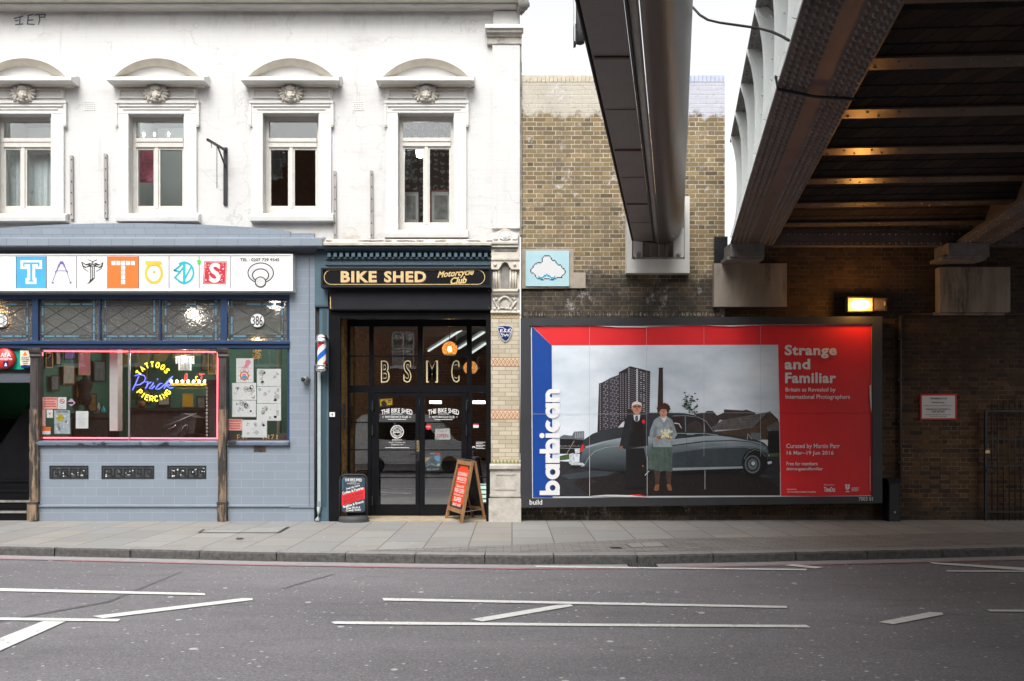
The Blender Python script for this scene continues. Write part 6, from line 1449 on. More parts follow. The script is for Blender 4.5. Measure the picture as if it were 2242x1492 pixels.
for yy in (7.9, 10.55, 13.1):
    a, b = along(1391, 535.4, yy), along(1429, 535.4, yy); m.box(a.x, b.x, yy - .02, yy + .02, a.z - .012, a.z - .002, red_strip)
for yy in (9.2, 11.7, 14.3):
    a, b = along(1391, 535.4, yy), along(1429, 535.4, yy); m.box(a.x, b.x, yy - .006, yy + .006, a.z - .004, a.z - .001, rubber)
m.build('panel_joints', tbm)
m = MB(); extrude_dir(m, [(1431, 537), (1434, 538), (1434, 530), (1431, 530)], Y0, Y1, rubber); extrude_dir(m, [(1434.5, 536), (1442, 540.5), (1444, 540.5), (1444, 530), (1434.5, 530)], Y0, Y1, seam_paint); m.build('edge_strip', tbm)
m = MB(); pts = []
for i in range(25):
    t = math.radians(-90 + 100 * i / 24); pts.append((1446 + 52 * max(0, math.cos(t)) ** .75, 470 - 73 * math.sin(t) if t < 0 else 470 - 160 * math.sin(t)))
pts.append((1446, 430)); extrude_dir(m, pts, Y0, Y1, brushed, True, True, caps=True); m.build('curved_shell', tbm)
m = MB(); pts2 = [(1389, 430), (1386, 534), (1430, 534.5), (1446, 542.5)] ; extrude_dir(m, [(1389, 432), (1389, 534), (1446, 541), (1446, 432)], Y1, Y1 + .03, rubber); m.build('end_plate', tbm)
bf = thing('bearing_frame', 'white concrete bearing frame with bolts holding the tube beam end', 'bearing frame', P(1440, 598, D)); d = D - .2
m = MB(); m.pbox(1372, 440, 1384, 598, d, .22, concrete_white); m.pbox(1499, 430, 1510, 598, d, .22, concrete_white); m.pbox(1384, 568, 1499, 598, d, .22, concrete_white); m.pbox(1384, 430, 1499, 566, d + .17, .06, concrete_white); m.build('frame', bf)
m = MB(); m.pbox(1386, 520, 1407, 563, d + .05, .1, concrete_white); m.build('side_plate', bf); m = MB(); m.pbox(1475, 500, 1499, 563, d + .05, .1, concrete_white); m.build('side_plate', bf)
m = MB(); m.pbox(1407, 530, 1475, 562, d + .11, .05, concrete_dark); m.pbox(1390, 563, 1496, 568, d + .02, .12, stone_dark)
for x in (1424, 1442, 1458): m.pbox(x, 534, x + 3, 562, d + .06, .06, concrete_dark)
m.build('recess', bf)
for x in (1398, 1485):
    m = MB(); m.lathe([(.045, 0), (.045, -.02), (.022, -.022), (.022, -.05), (.0, -.05)], P(x, 557, d + .05), steel, 8, 'y', False); m.build('bolt', bf)
# ------------------------------------------------------------------ cylindrical unit hung outside above
cu = thing('signal_unit', 'grey cylindrical signal unit with clear panel hanging beside the tube beam', 'signal unit', P(1269, 60, 13)); d = 13
m = MB(); m.tube([P(1271, -80, d), P(1271, 69, d)], .068, plain('unit_grey', (.22, .23, .24), .4, var=.1), 18); m.build('body', cu)
m = MB(); m.tube([P(1270, 66, d), P(1270, 72, d), P(1270, 95, d), P(1270, 97, d)], [.068, .062, .066, .04], rubber, 18); m.build('end_cap', cu)
m = MB(); m.pbox(1257.5, -80, 1259.5, 90, d - .05, .25, plain('clear_panel_edge', (.5, .54, .55), .2)); m.pbox(1257, 52, 1262, 95, d - .03, .15, rubber); m.build('side_panel', cu)
m = MB(); m.pbox(1277, 8, 1296, 64, d + .02, .03, steel); m.pbox(1277, 28, 1330, 36, d + .05, .04, steel); m.build('bracket', cu)
# ------------------------------------------------------------------ railway bridge
gird = plain('girder_brown_paint', (.145, .122, .115), .42, .25, var=.2, vs=3, bmp=.15, bs=25, dirt=(.05, .04, .035), ds=1.5, dt=(.5, .75))
gird_w = plain('girder_white_paint', (.78, .81, .80), .5, var=.06, vs=3, bmp=.06, dirt=(.33, .36, .34), ds=1.6, dt=(.6, .85), st=(1, 1, .4))
gird_edge = plain('girder_grey_edge', (.20, .19, .18), .6, .2, var=.3, vs=8, bmp=.3)
cross_p = plain('cross_girder_paint', (.16, .135, .12), .30, .35, var=.2, vs=6, bmp=.12, bs=18, dirt=(.10, .075, .06), ds=2.5, dt=(.5, .75))
rb = thing('railway_bridge', 'dark riveted railway bridge with white outer web and lamp lit cross girders', 'bridge', (X(1900), D, 5))
Yn = -13.8
def rivets(m, rows, z, y0, y1, step, r, mt, d0=D, px0=0):
    """domed rivet heads under a flange; rows = sideways offsets in metres from the flange's left edge"""
    y = y1
    while y > y0:
        for k, o in enumerate(rows):
            yy = y - (step / 2 if k % 2 else 0); c = Vector((px0 + SK * (yy - D) + o, yy, z)); vs = [c + Vector((r * math.cos(a * 1.0472), r * math.sin(a * 1.0472), 0)) for a in range(6)] + [c + Vector((r * .55 * math.cos(a * 1.0472), r * .55 * math.sin(a * 1.0472), -r * .9)) for a in range(6)]
            m.add(vs, [((a + 1) % 6, a, 6 + a, 6 + (a + 1) % 6) for a in range(6)] + [(11, 10, 9, 8, 7, 6)], mt, True)
        y -= step
def main_girder(pa, pc, ztop, outer, nm, rows):
    m = MB(); zt = Z(545); za = X(pa); zc_ = X(pc)
    extrude_dir(m, [(pa, 545), (pc, 545), (pc, 541), (pa, 541)], Yn, 15.75, gird)
    extrude_dir(m, [(pa + 3, 541), (pc - 3, 541), (pc - 3, 537), (pa + 3, 537)], Yn, 15.75, gird_edge)
    rivets(m, rows, Z(545), 1.5, 15.6, .12, .030, gird, px0=X(pa)); m.build('bottom_flange', nm)
    m = MB(); w0 = (pa + pc) / 2
    pw = pa + 30 if outer else w0 - 3
    extrude_dir(m, [(pw, 537), (pw + 3, 537), (pw + 3, ztop), (pw, ztop)], Yn, 15.75, gird_w if outer else gird)
    m.build('web', nm)
    if outer:
        m = MB(); extrude_dir(m, [(pa, ztop + 4), (pc, ztop + 4), (pc, ztop), (pa, ztop)], Yn, 15.75, gird_edge)
        extrude_dir(m, [(pw, ztop + 16), (pw - 12, ztop + 4.1), (pw, ztop + 4.1)], Yn, 15.75, gird_edge); rivets(m, (.05, .13), Z(ztop + 4), 3, 15.6, .12, .02, gird_edge, px0=X(pa)); m.build('top_flange', nm)
        for k in range(22):
            y = 15.4 - 1.18 * k; m = MB(); a = along(pw, 537, y); t = along(pw, ztop, y); ox = X(pa + 3) - X(pw)
            n = 8; prof_ = []
            for i in range(n + 1):   # stiffener tapers in towards the foot and sweeps out to the flanges
                f = i / n; s_ = .45 + .55 * abs(2 * f - 1) ** 3; prof_.append((a.x + ox * s_, a.z + (t.z - a.z - .03) * f))
            for yy0, yy1 in ((y - .012, y + .012),):
                vs = [(x, yy0, z) for x, z in prof_] + [(a.x, yy0, z) for _, z in prof_] + [(x, yy1, z) for x, z in prof_] + [(a.x, yy1, z) for _, z in prof_]; q = n + 1; fs = []
                for i in range(n):
                    fs += [(i, i + 1, q + i + 1, q + i), (2 * q + i, 3 * q + i, 3 * q + i + 1, 2 * q + i + 1), (i, 2 * q + i, 2 * q + i + 1, i + 1)]
                m.add(vs, fs, gird_w)
            ed = [Vector((x - .0, y, z)) for x, z in prof_]
            for e0, e1 in zip(ed, ed[1:]): m.bar(e0, e1, .10, .014, gird_w, (0, 1, 0))
            for j in range(7): m.blob((a.x + ox * .25, y - .015, a.z + .15 + j * (t.z - a.z - .3) / 6), .018, gird_w, 6, 4)
            m.build('stiffener', nm)
main_girder(1596, 1690, 318, True, rb, (.06, .13, .21, .28, .52, .59, .67, .73))
main_girder(2076, 2158, 420, False, rb, (.05, .12, .19, .45, .52, .60))
main_girder(2560, 2640, 420, False, rb, (.05, .12, .5, .58))
# cross girders and the brick vaults between them
ys = [15.35 - 1.36 * k for k in range(20)]
def cx_at(px, y): return X(px) + SK * (y - D)
zg = 5.18; sl_ = -.06
for k, y in enumerate(ys):
    m = MB(); xa = cx_at(1640, y); xb = xa + 8.4
    def sk(x): return y + sl_ * (x - xa)
    def pl(w0, z0, z1, mt):
        vs = [(xa, sk(xa) - w0, z0), (xb, sk(xb) - w0, z0), (xb, sk(xb) + w0, z0), (xa, sk(xa) + w0, z0)]; vs += [(a, b, z1) for a, b, _ in vs]
        m.add(vs, [(3, 2, 1, 0), (4, 5, 6, 7), (0, 1, 5, 4), (1, 2, 6, 5), (2, 3, 7, 6), (3, 0, 4, 7)], mt)
    pl(.14, zg, zg + .022, cross_p); pl(.012, zg + .022, zg + .55, gird)
    n = int((xb - xa) / .17)
    if k < 11:
        for i in range(n):
            x = xa + .1 + i * .17; c = Vector((x, sk(x) + (.06 if i % 2 else -.06), zg)); r = .02
            vs = [c + Vector((r * math.cos(a * 1.0472), r * math.sin(a * 1.0472), 0)) for a in range(6)] + [c + Vector((r * .5 * math.cos(a * 1.0472), r * .5 * math.sin(a * 1.0472), -r * .65)) for a in range(6)]
            m.add(vs, [((a + 1) % 6, a, 6 + a, 6 + (a + 1) % 6) for a in range(6)] + [(11, 10, 9, 8, 7, 6)], cross_p, True)
    m.build('cross_girder', rb)
m = MB()
for k in range(len(ys) - 1):
    y1, y0 = ys[k] - .10, ys[k + 1] + .10; xa = cx_at(1640, y0); xb = xa + 8.4; N_ = 8
    pr_ = [(y0 + (y1 - y0) * i / N_, zg + .03 + .24 * math.sin(math.pi * i / N_)) for i in range(N_ + 1)]
    for (ya, za), (yb, zb_) in zip(pr_, pr_[1:]):
        m.add([(xa, ya, za), (xb, ya + sl_ * 8.4, za), (xb, yb + sl_ * 8.4, zb_), (xa, yb, zb_)], [(3, 2, 1, 0)], vault_brick, True)
m.build('brick_vault', rb)
m = MB(); extrude_dir(m, [(1632, 470), (2640, 470), (2640, 440), (1632, 440)], Yn, 15.9, rubber); m.build('deck', rb)
m = MB(); m.box(cx_at(1690, 15.7), X(6400), 15.62, 15.78, Z(540, 15.7), Z(505, 15.7), gird)
for i in range(60): m.blob(P(1710 + i * 14, 512, 15.61), .02, gird, 6, 4); m.blob(P(1710 + i * 14, 532, 15.61), .02, gird, 6, 4)
m.build('end_girder', rb)
for a, c in ((1592, 1665), (2062, 2150)): m = MB(); m.box(X(a, 15.7), X(c, 15.7), 15.45, 15.98, Z(575), Z(546), gird_edge); m.box(X(a - 4, 15.6), X(c + 4, 15.6), 15.5, 15.98, Z(580), Z(573), gird_edge); m.build('bearing', rb)
cw_ = [(1520, 20), (1532, 33), (1550, 44), (1575, 50), (1610, 55), (1660, 62), (1690, 70), (1712, 80), (1727, 89)]
m = MB(); m.tube([P(x, y, 9.0 - i * .18) for i, (x, y) in enumerate([(1505, 5)] + cw_)], .012, rubber, 6); m.build('cable', label='loose black cable sagging from the tube beam to the riveted girder', cat='cable')
gc = along(1700, 545, 8.4)
m = MB(); a = along(1596, 545.6, 8.35); b = along(1690, 545.6, 8.6); m.tube([a + Vector((-.02, 0, .1)), a + Vector((0, 0, -.03)), a.lerp(b, .5) + Vector((0, .05, -.035)), b + Vector((0, 0, -.03)), b + Vector((.02, .05, .12))], .014, rubber, 6); m.build('cable', label='black cable strapped round the underside of the riveted outer girder', cat='cable')
# ------------------------------------------------------------------ abutment under the bridge
aw = thing('abutment_wall', 'sooty dark brick bridge abutment wall under the railway bridge', 'wall', (X(1900), D + .05, 0))
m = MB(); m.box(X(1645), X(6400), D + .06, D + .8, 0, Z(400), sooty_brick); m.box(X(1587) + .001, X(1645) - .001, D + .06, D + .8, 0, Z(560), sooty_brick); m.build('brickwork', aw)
m = MB(); m.pbox(1563, 577, 1723, 672, D - .12, .5, concrete_dark); m.build('pad_stone', label='stained concrete pad stone under the outer girder above the billboard', cat='pad stone')
m = MB(); m.pbox(2058, 585, 2212, 684, D - .12, .5, concrete_dark); m.pbox(2046, 684, 2200, 690, D - .02, .3, concrete_dark); m.build('pad_stone', label='stained concrete pad stone under the inner girder at right', cat='pad stone')
def _lens():
    mm, nt, b = newmat('sodium_lens'); tc = N(nt, 'ShaderNodeTexCoord').outputs['Generated']; sx = N(nt, 'ShaderNodeSeparateXYZ', {0: tc}).outputs
    u = mth(nt, 'MULTIPLY', mth(nt, 'ABSOLUTE', mth(nt, 'SUBTRACT', sx[0], .5)), 2.0); v = mth(nt, 'MULTIPLY', mth(nt, 'ABSOLUTE', mth(nt, 'SUBTRACT', sx[2], .5)), 2.0)
    r = mth(nt, 'SQRT', mth(nt, 'ADD', mth(nt, 'POWER', u, 2.0), mth(nt, 'POWER', v, 2.0)))
    f = mth(nt, 'SUBTRACT', 1.0, sstep(nt, r, .35, 1.05))
    b.inputs['Base Color'].default_value = (.3, .2, .1, 1); b.inputs['Emission Color'].default_value = (1, .42, .055, 1)
    nt.links.new(mth(nt, 'ADD', .6, mth(nt, 'MULTIPLY', f, 22.0)), b.inputs['Emission Strength']); return mm
fl = thing('flood_lamp', 'glowing orange floodlight on the dark wall above the billboard end', 'lamp', P(1895, 668, D - .25)); d = D - .28
m = MB(); m.pbox(1856, 651, 1912, 683, d + .03, .12, gird); m.pbox(1912, 653, 1942, 681, d + .02, .2, plain('lamp_housing', (.10, .075, .05), .4, .3, var=.2)); m.pbox(1915, 656, 1938, 678, d + .012, .02, gird); m.build('housing', fl)
m = MB(); m.pbox(1858, 654, 1910, 681, d, .03, _lens()); m.build('lens', fl)
ll = bpy.data.lights.new('sodium_light', 'POINT'); lo_ = bpy.data.objects.new('sodium_light', ll); COL.objects.link(lo_); ll.energy = 15; ll.color = (1, .46, .1); ll.shadow_soft_size = .09
lo_.parent = fl; lo_.location = P(1884, 667, d - .16) - WL[fl.name]
m = MB(); m.pbox(1936, 661, 1939, 669, d + .005, .01, gold); m.bar(P(1920, 668, d + .2), P(1920, 668, D + .06), .05, .05, iron); m.build('bracket', fl)
m = MB(); m.tube([P(1971, 690, D + .02), P(1971, 1056, D + .02)], .028, plain('conduit_grey', (.07, .06, .055), .6, var=.2), 8)
for y in (740, 830, 920, 1010): m.pbox(1966, y, 1976, y + 4, D - .02, .06, iron)
m.build('conduit', label='thin vertical steel conduit on the dark wall right of the billboard', cat='conduit')
m = MB(); m.tube([P(1975, 688, D + .03), P(2700, 688, D + .03)], .018, plain('conduit_brown', (.06, .05, .045), .6), 6); m.build('conduit', label='long horizontal conduit across the dark wall below the pad stone', cat='conduit')
tbx = thing('utility_box', 'narrow tall black utility box at foot of the wall beside the billboard', 'utility box', P(1957, 1146, D - .2)); m = MB(); m.pbox(1946, 1052, 1971, 1147, D - .2, .26, black_panel); m.pbox(1944, 1049, 1973, 1053, D - .22, .28, black_panel); m.build('body', tbx); m = MB(); m.pbox(1948, 1060, 1969, 1142, D - .21, .02, rubber); m.pbox(1958, 1120, 1961, 1124, D - .215, .01, steel); m.build('door', tbx)
m = MB(); m.pbox(1938, 1092, 1943, 1147, D + .0, .06, rubber); m.build('cable_duct', label='short black duct beside the utility box under billboard corner', cat='duct')
nb = thing('wall_notice', 'white notice with red border on the dark brick wall', 'notice', P(2054, 920, D)); d = D + .03
m = MB(); m.poly([(2015, 863), (2095, 862.5), (2095.5, 919.5), (2015, 920)], d, .03, red_ink); m.build('board', nb)
m = MB(); m.poly([(2018.5, 867), (2091, 866.5), (2091, 916), (2018.5, 916.5)], d - .002, .002, paper); m.build('face', nb)
m = MB(); k = d - .004
for t, a, b, c, e in (('THIS IS BRIDGE NO 600', 2036, 871, 2073, 875), ('Old Street Bridge', 2040, 880, 2068, 884), ('If you see a vehicle strike this bridge please phone now', 2023, 887.5, 2086, 890), ('THE RAILWAY AUTHORITY on', 2027, 894.5, 2082, 898.5), ('0207 247 0762', 2041, 899.5, 2068, 904), ('The number of this bridge and the road name are above', 2026, 907, 2082, 909.5), ('Thank you for your help', 2036, 911, 2072, 913.5)): m.text(t, a, b, c, e, k, ink, .015)
m.build('lettering', nb)
gt = thing('iron_gate', 'black iron barred gate with padlock against dark brick at right', 'gate', P(2210, 1140, D)); d = D - .06
m = MB()
for i in range(13): m.tube([P(2172 + i * 12.6, 884 - 14 * math.sin(min(i, 6) / 6 * 1.57) + (i % 2) * 8, d), P(2172 + i * 12.6, 1141, d)], .011, iron, 6)
m.build('bars', gt)
m = MB(); m.pbox(2157, 898, 2340, 902.5, d - .01, .03, iron); m.pbox(2157, 1119, 2340, 1123, d - .01, .03, iron); m.pbox(2157, 902.5, 2162, 1142, d - .015, .05, iron); m.pbox(2157, 1018, 2340, 1021, d - .008, .025, iron); m.pbox(2157, 960, 2340, 963, d - .008, .02, iron); m.build('frame', gt)
m = MB(); m.pbox(2158, 986, 2167, 993, d - .03, .02, gold); m.tube([P(2160, 987, d - .02), P(2160, 983, d - .02), P(2165, 983, d - .02), P(2165, 987, d - .02)], .004, steel, 6); m.pbox(2160, 1026, 2172, 1034, d - .03, .03, iron); m.build('padlock', gt)
# ------------------------------------------------------------------ billboard
DB = 15.72
bb = thing('billboard', 'large dark framed billboard with red and blue exhibition poster of couple and car', 'billboard', P(1535, 1110, DB))
frm = plain('billboard_frame_paint', (.032, .033, .037), .45, var=.12, vs=3, bmp=.05)
m = MB(); O = [(1140, 697), (1932, 693), (1932, 1102), (1140, 1112)]; I = [(1161, 713), (1910, 709), (1911, 1087), (1164, 1092)]
for k in range(4):
    a, b = O[k], O[(k + 1) % 4]; c, e = I[(k + 1) % 4], I[k]; m.poly([a, b, c, e], DB, .2, frm)
m.build('frame', bb)
m = MB(); m.poly([(1142, 700), (1930, 696), (1930, 1100), (1142, 1108)], DB + .1, .08, frm); m.build('backing', bb)
m = MB(); m.pbox(1288, 689, 1291, 697, DB + .05, .08, iron); m.pbox(1316, 689, 1319, 697, DB + .05, .08, iron); m.pbox(1517, 691, 1520, 697, DB + .05, .08, iron); m.pbox(1573, 691, 1576, 697, DB + .05, .08, iron); m.build('fixing', bb)
p_red = plain('poster_red', lin(222, 40, 46, .95), .42, var=.06, vs=3, bmp=.12, bs=5); p_blue = plain('poster_blue', lin(6, 66, 150, .9), .42, var=.08, vs=3, bmp=.12, bs=5); p_white = plain('poster_white', (.72, .72, .73), .5, var=.03)
d = DB + .035
m = MB(); edge_paper = plain('torn_paper_edge', (.6, .6, .6), .8)
m.poly([(1162, 713), (1909, 710), (1911, 1087.5), (1165, 1091)], d, .01, edge_paper); m.build('paper_base', bb)
m = MB(); m.poly([(1164.5, 714), (1205, 716), (1300, 714), (1420, 716.5), (1545, 713), (1700, 712), (1907.5, 711), (1907.5, 755), (1704, 756), (1208.5, 757)], d - .002, 0, p_red)
m.poly([(1703.5, 754.5), (1907.5, 754.5), (1907, 840), (1905, 890), (1909, 905), (1909.5, 1085), (1790, 1087), (1710, 1086), (1707, 900)], d - .0022, 0, p_red); m.build('red_border', bb)
m = MB(); m.poly([(1164.5, 715), (1208, 757), (1210, 1090), (1167, 1090)], d - .0024, 0, p_blue); m.build('blue_border', bb)
# the printed photograph, built as flat shapes of ink
def R7(x, y): return (1200 + x / 4.3115, 760 + y / 4.3115)
def _cloudy():
    mm, nt, b = newmat('printed_sky'); p = pos(nt); n = noise(nt, stretch(nt, p, (.6, 1, 1.1)), 1.3, 7, .55)
    z = N(nt, 'ShaderNodeSeparateXYZ', {0: p}).outputs[2]
    f = n
    c = ramp(nt, f, [(.30, lin(176, 188, 198, 1)), (.48, lin(200, 209, 218, 1)), (.66, lin(222, 228, 235, 1))]); nt.links.new(c, b.inputs['Base Color']); b.inputs['Roughness'].default_value = .42; return mm
def ip(n, r, g, b, var=.1, vs=14, **k): return plain('printed_' + n, lin(r, g, b, 1.0), .42, var=var, vs=vs, **k)
i_sky = _cloudy(); i_dk = ip('black', 20, 20, 22); i_gr = ip('wet_ground', 40, 40, 44, .4, 16, dirt=lin(95, 98, 104), ds=5, dt=(.6, .74), st=(.4, 1, 1.6)); i_gr2 = ip('mud', 32, 27, 26, .5, 20, dirt=lin(70, 62, 56), ds=9, dt=(.6, .7))
i_tow = ip('tower_brown', 44, 34, 36, .12); i_tow2 = ip('tower_shade', 62, 58, 64, .15); i_win = ip('pale_windows', 150, 152, 160, .25, 40); i_win2 = ip('white_windows', 205, 208, 214, .1)
i_chim = ip('chimney_brown', 52, 42, 36, .15); i_roof = ip('dark_roof', 58, 50, 48, .3, 9); i_slate = ip('patchy_slates', 92, 88, 88, .35, 12, dirt=lin(52, 48, 48), ds=7); i_brk = ip('gable_brown', 74, 58, 44, .3, 14)
def _carpaint():
    mm, nt, b = newmat('printed_car_grey'); p = pos(nt); z = N(nt, 'ShaderNodeSeparateXYZ', {0: p}).outputs[2]
    f = mth(nt, 'ADD', mth(nt, 'DIVIDE', mth(nt, 'SUBTRACT', z, Z(1030, DB)), Z(962, DB) - Z(1030, DB)), mth(nt, 'MULTIPLY', mth(nt, 'SUBTRACT', noise(nt, stretch(nt, p, (1, 1, 4)), 3.0, 5), .5), .25))
    nt.links.new(ramp(nt, f, [(0, lin(34, 38, 41)), (.25, lin(58, 66, 71)), (.5, lin(78, 88, 93)), (.75, lin(98, 108, 113)), (1, lin(146, 156, 162))]), b.inputs['Base Color']); b.inputs['Roughness'].default_value = .42; return mm
i_body = _carpaint(); i_bodyd = ip('car_shade_grey', 54, 62, 67, .2, 6); i_bodyl = ip('car_highlight', 142, 152, 158, .1); i_top = ip('car_dark_grey', 46, 50, 54, .2, 6); i_glass = ip('car_window', 44, 32, 33, .25, 8); i_chr = ip('chrome_print', 186, 192, 197, .3, 20); i_tyre = ip('tyre', 22, 21, 22, .15); i_hub = ip('hub_cap', 96, 104, 108, .2, 10)
i_suit = ip('suit', 34, 36, 41, .4, 10); i_suit2 = ip('dark_trousers', 24, 22, 23, .15); i_vest = ip('waistcoat', 26, 21, 21, .2); i_skin = ip('skin', 190, 132, 110, .12, 30); i_skin2 = ip('shaded_skin', 140, 88, 72, .12, 30); i_hairw = ip('white_hair', 214, 208, 206, .1, 30); i_hairb = ip('brown_hair', 62, 38, 26, .3, 30); i_flow = ip('red_flower', 200, 30, 40, .2); i_shirt = ip('white_shirt', 205, 205, 210, .05); i_tie = ip('grey_tie', 74, 84, 92, .2, 40)
i_card = ip('grey_cardigan', 138, 147, 152, .25, 14); i_cardd = ip('cardigan_shade', 112, 120, 126, .1); i_skirt = ip('green_grey_skirt', 78, 92, 86, .3, 14); i_skirtd = ip('skirt_fold', 66, 80, 76, .1); i_leg = ip('stocking', 70, 52, 44, .2); i_shoe = ip('tan_shoe', 128, 84, 52, .2); i_bouq = ip('cream_flowers', 232, 214, 130, .35, 60); i_leaf = ip('printed_leaf', 50, 62, 48, .4, 30); i_grass = ip('printed_grass', 62, 84, 44, .4, 20); i_city = ip('far_town', 92, 98, 104, .3, 20); i_tan = ip('tan_pole', 150, 124, 104)
LZ = [0]
def lay(m, pts, mt): LZ[0] += 1; m.poly([R7(*q) for q in pts], d - .003 - LZ[0] * .00002, 0, mt)
def lel(m, cx, cy, rx, ry, mt, n=20): LZ[0] += 1; a, b = R7(cx, cy); m.ell(a, b, rx / 4.3115, ry / 4.3115, d - .003 - LZ[0] * .00002, mt, n)
def lst(m, pts, w_, mt): LZ[0] += 2; m.stroke([R7(*q) for q in pts], w_ / 4.3115, d - .003 - LZ[0] * .00002, mt)
m = MB(); lay(m, [(36, -14), (2172, -20), (2190, 1405), (42, 1415)], i_sky); m.build('printed_sky', bb)
m = MB()
lay(m, [(40, 1075), (600, 1100), (1500, 1050), (2186, 1030), (2190, 1402), (42, 1412)], i_gr)
lay(m, [(300, 1200), (700, 1185), (1200, 1195), (1800, 1180), (2040, 1230), (2186, 1330), (2190, 1402), (400, 1410), (250, 1300)], i_gr2)
lay(m, [(120, 1210), (420, 1165), (640, 1180), (560, 1215), (200, 1250)], i_bodyd); lay(m, [(2060, 1080), (2186, 1050), (2190, 1180), (2080, 1200)], i_gr); m.build('printed_ground', bb)
m = MB()
lay(m, [(110, 850), (150, 830), (225, 838), (245, 800), (340, 795), (342, 870), (350, 960), (300, 1010), (110, 1005)], i_city); lay(m, [(110, 868), (230, 870), (340, 880), (340, 1010), (110, 1010)], i_dk)
for k in range(16): lay(m, [(115 + k * 14, 930 + k % 3 * 8), (123 + k * 14, 930), (123 + k * 14, 938), (115 + k * 14, 940)], i_win)
for k in range(5): lay(m, [(256 + k * 17, 805), (264 + k * 17, 805), (264 + k * 17, 860), (256 + k * 17, 860)], i_win)
lay(m, [(110, 1030), (200, 1010), (200, 1062), (110, 1072)], i_grass); lst(m, [(178, 1005), (246, 888)], 7, i_tan); lst(m, [(110, 955), (300, 962)], 4, i_win); m.build('printed_town', bb)
m = MB()
lay(m, [(480, 345), (512, 335), (590, 292), (670, 262), (690, 640), (660, 770), (465, 805)], i_tow2); lay(m, [(668, 240), (775, 182), (965, 230), (958, 645), (740, 690), (662, 770)], i_tow); lay(m, [(480, 345), (514, 336), (508, 800), (465, 806)], i_tow)
for r_ in range(24):
    for c_ in range(9):
        x = 524 + c_ * 16.5; yt = 330 - (x - 524) * .42 + r_ * 20.5
        if yt < 790 - (x - 470) * .1 and not (c_ in (3,)): lay(m, [(x, yt + 6), (x + 8, yt + 4), (x + 8, yt + 14), (x, yt + 16)], i_win if (r_ + c_) % 3 else i_tow)
    y = 232 + r_ * 18.6
    for x in (488, 680, 703, 730):
        if y + 30 < 760: lay(m, [(x, y + (118 if x < 500 else 22)), (x + 9, y + (114 if x < 500 else 18)), (x + 9, y + (124 if x < 500 else 27)), (x, y + (128 if x < 500 else 31))], i_win)
    yy = 212 + r_ * 19.5
    if yy < 600:
        lst(m, [(778, yy), (836, yy + 13), (960, yy + 44)], 2.6, i_win)
        lay(m, [(832, yy - 4), (848, yy), (848, yy + 13), (832, yy + 9)], i_win2)
        for x in (872, 900):
            if (r_ * 7 + x) % 5: lay(m, [(x, yy + 20), (x + 10, yy + 22), (x + 10, yy + 31), (x, yy + 29)], i_win2 if (r_ + x) % 3 else i_win)
        lay(m, [(755, yy - 8), (770, yy - 12), (770, yy), (755, yy + 3)], i_win)
m.build('printed_tower_block', bb)
m = MB(); lay(m, [(1046, 198), (1084, 198), (1086, 640), (1030, 640)], i_chim); lst(m, [(1044, 200), (1086, 199)], 7, i_dk); m.build('printed_chimney', bb)
m = MB(); lst(m, [(1335, 640), (1330, 560), (1296, 450)], 5, i_leaf); lst(m, [(1332, 570), (1368, 470)], 4, i_leaf); lst(m, [(1340, 620), (1410, 545)], 4, i_leaf)
for k in range(64):
    t = R.random(); bx, by = R.choice([(1296, 500), (1368, 500), (1395, 560), (1330, 560), (1310, 540), (1350, 600)]); x = bx + R.gauss(0, 26); y = by + R.gauss(0, 30); s_ = 6 + R.random() * 9
    lay(m, [(x - s_, y), (x, y - s_ * .6), (x + s_, y + R.random() * 4), (x, y + s_ * .6)], i_leaf)
m.build('printed_sapling', bb)
m = MB()
lay(m, [(1380, 632), (1480, 620), (1500, 604), (1555, 604), (1625, 680), (1590, 740), (1540, 760)], i_roof); lay(m, [(1590, 650), (1660, 620), (1660, 590), (1685, 590), (1700, 592), (1840, 600), (1870, 592), (1965, 622), (1900, 690), (1630, 690)], i_roof)
lay(m, [(1540, 760), (1650, 690), (2090, 612), (1960, 740), (1930, 770), (1560, 785)], i_slate); lay(m, [(2090, 612), (2170, 690), (2175, 880), (1600, 860), (1570, 800), (1935, 765)], i_brk); lst(m, [(1960, 745), (2090, 612), (2170, 690)], 10, i_dk)
for k in range(4): lst(m, [(1590 + k * 20, 760 - k * 26), (1960 + k * 28, 738 - k * 28)], 2, i_roof)
lay(m, [(2080, 770), (2180, 700), (2186, 1030), (2070, 1010)], i_dk); lay(m, [(2060, 760), (2130, 720), (2180, 700), (2182, 790), (2080, 795)], i_slate); lay(m, [(1910, 810), (2010, 810), (2010, 880), (1920, 870)], i_city); lay(m, [(2090, 1005), (2186, 1000), (2186, 1036), (2090, 1036)], i_grass); m.build('printed_sheds', bb)
# the grey saloon car of the print
m = MB()
lay(m, [(300, 1010), (310, 940), (345, 870), (420, 820), (520, 785), (655, 762), (720, 690), (780, 650), (860, 630), (950, 620), (1150, 620), (1290, 626), (1400, 648), (1480, 682), (1530, 740), (1582, 806), (1700, 826), (1850, 850), (1980, 880), (2040, 905), (2075, 940), (2085, 1000), (2075, 1070), (1840, 1150), (1170, 1168), (640, 1172), (330, 1140), (295, 1080)], i_top)
lay(m, [(330, 960), (420, 925), (560, 892), (700, 858), (900, 840), (1180, 872), (1460, 842), (1590, 836), (1720, 852), (1870, 880), (2000, 905), (2060, 940), (2082, 1000), (2072, 1070), (1850, 1145), (1170, 1166), (640, 1170), (420, 1152), (300, 1095), (318, 1010)], i_body)
lay(m, [(1180, 1000), (1500, 960), (1850, 950), (2070, 1000), (2072, 1070), (1850, 1146), (1170, 1166), (1172, 1060)], i_bodyd)
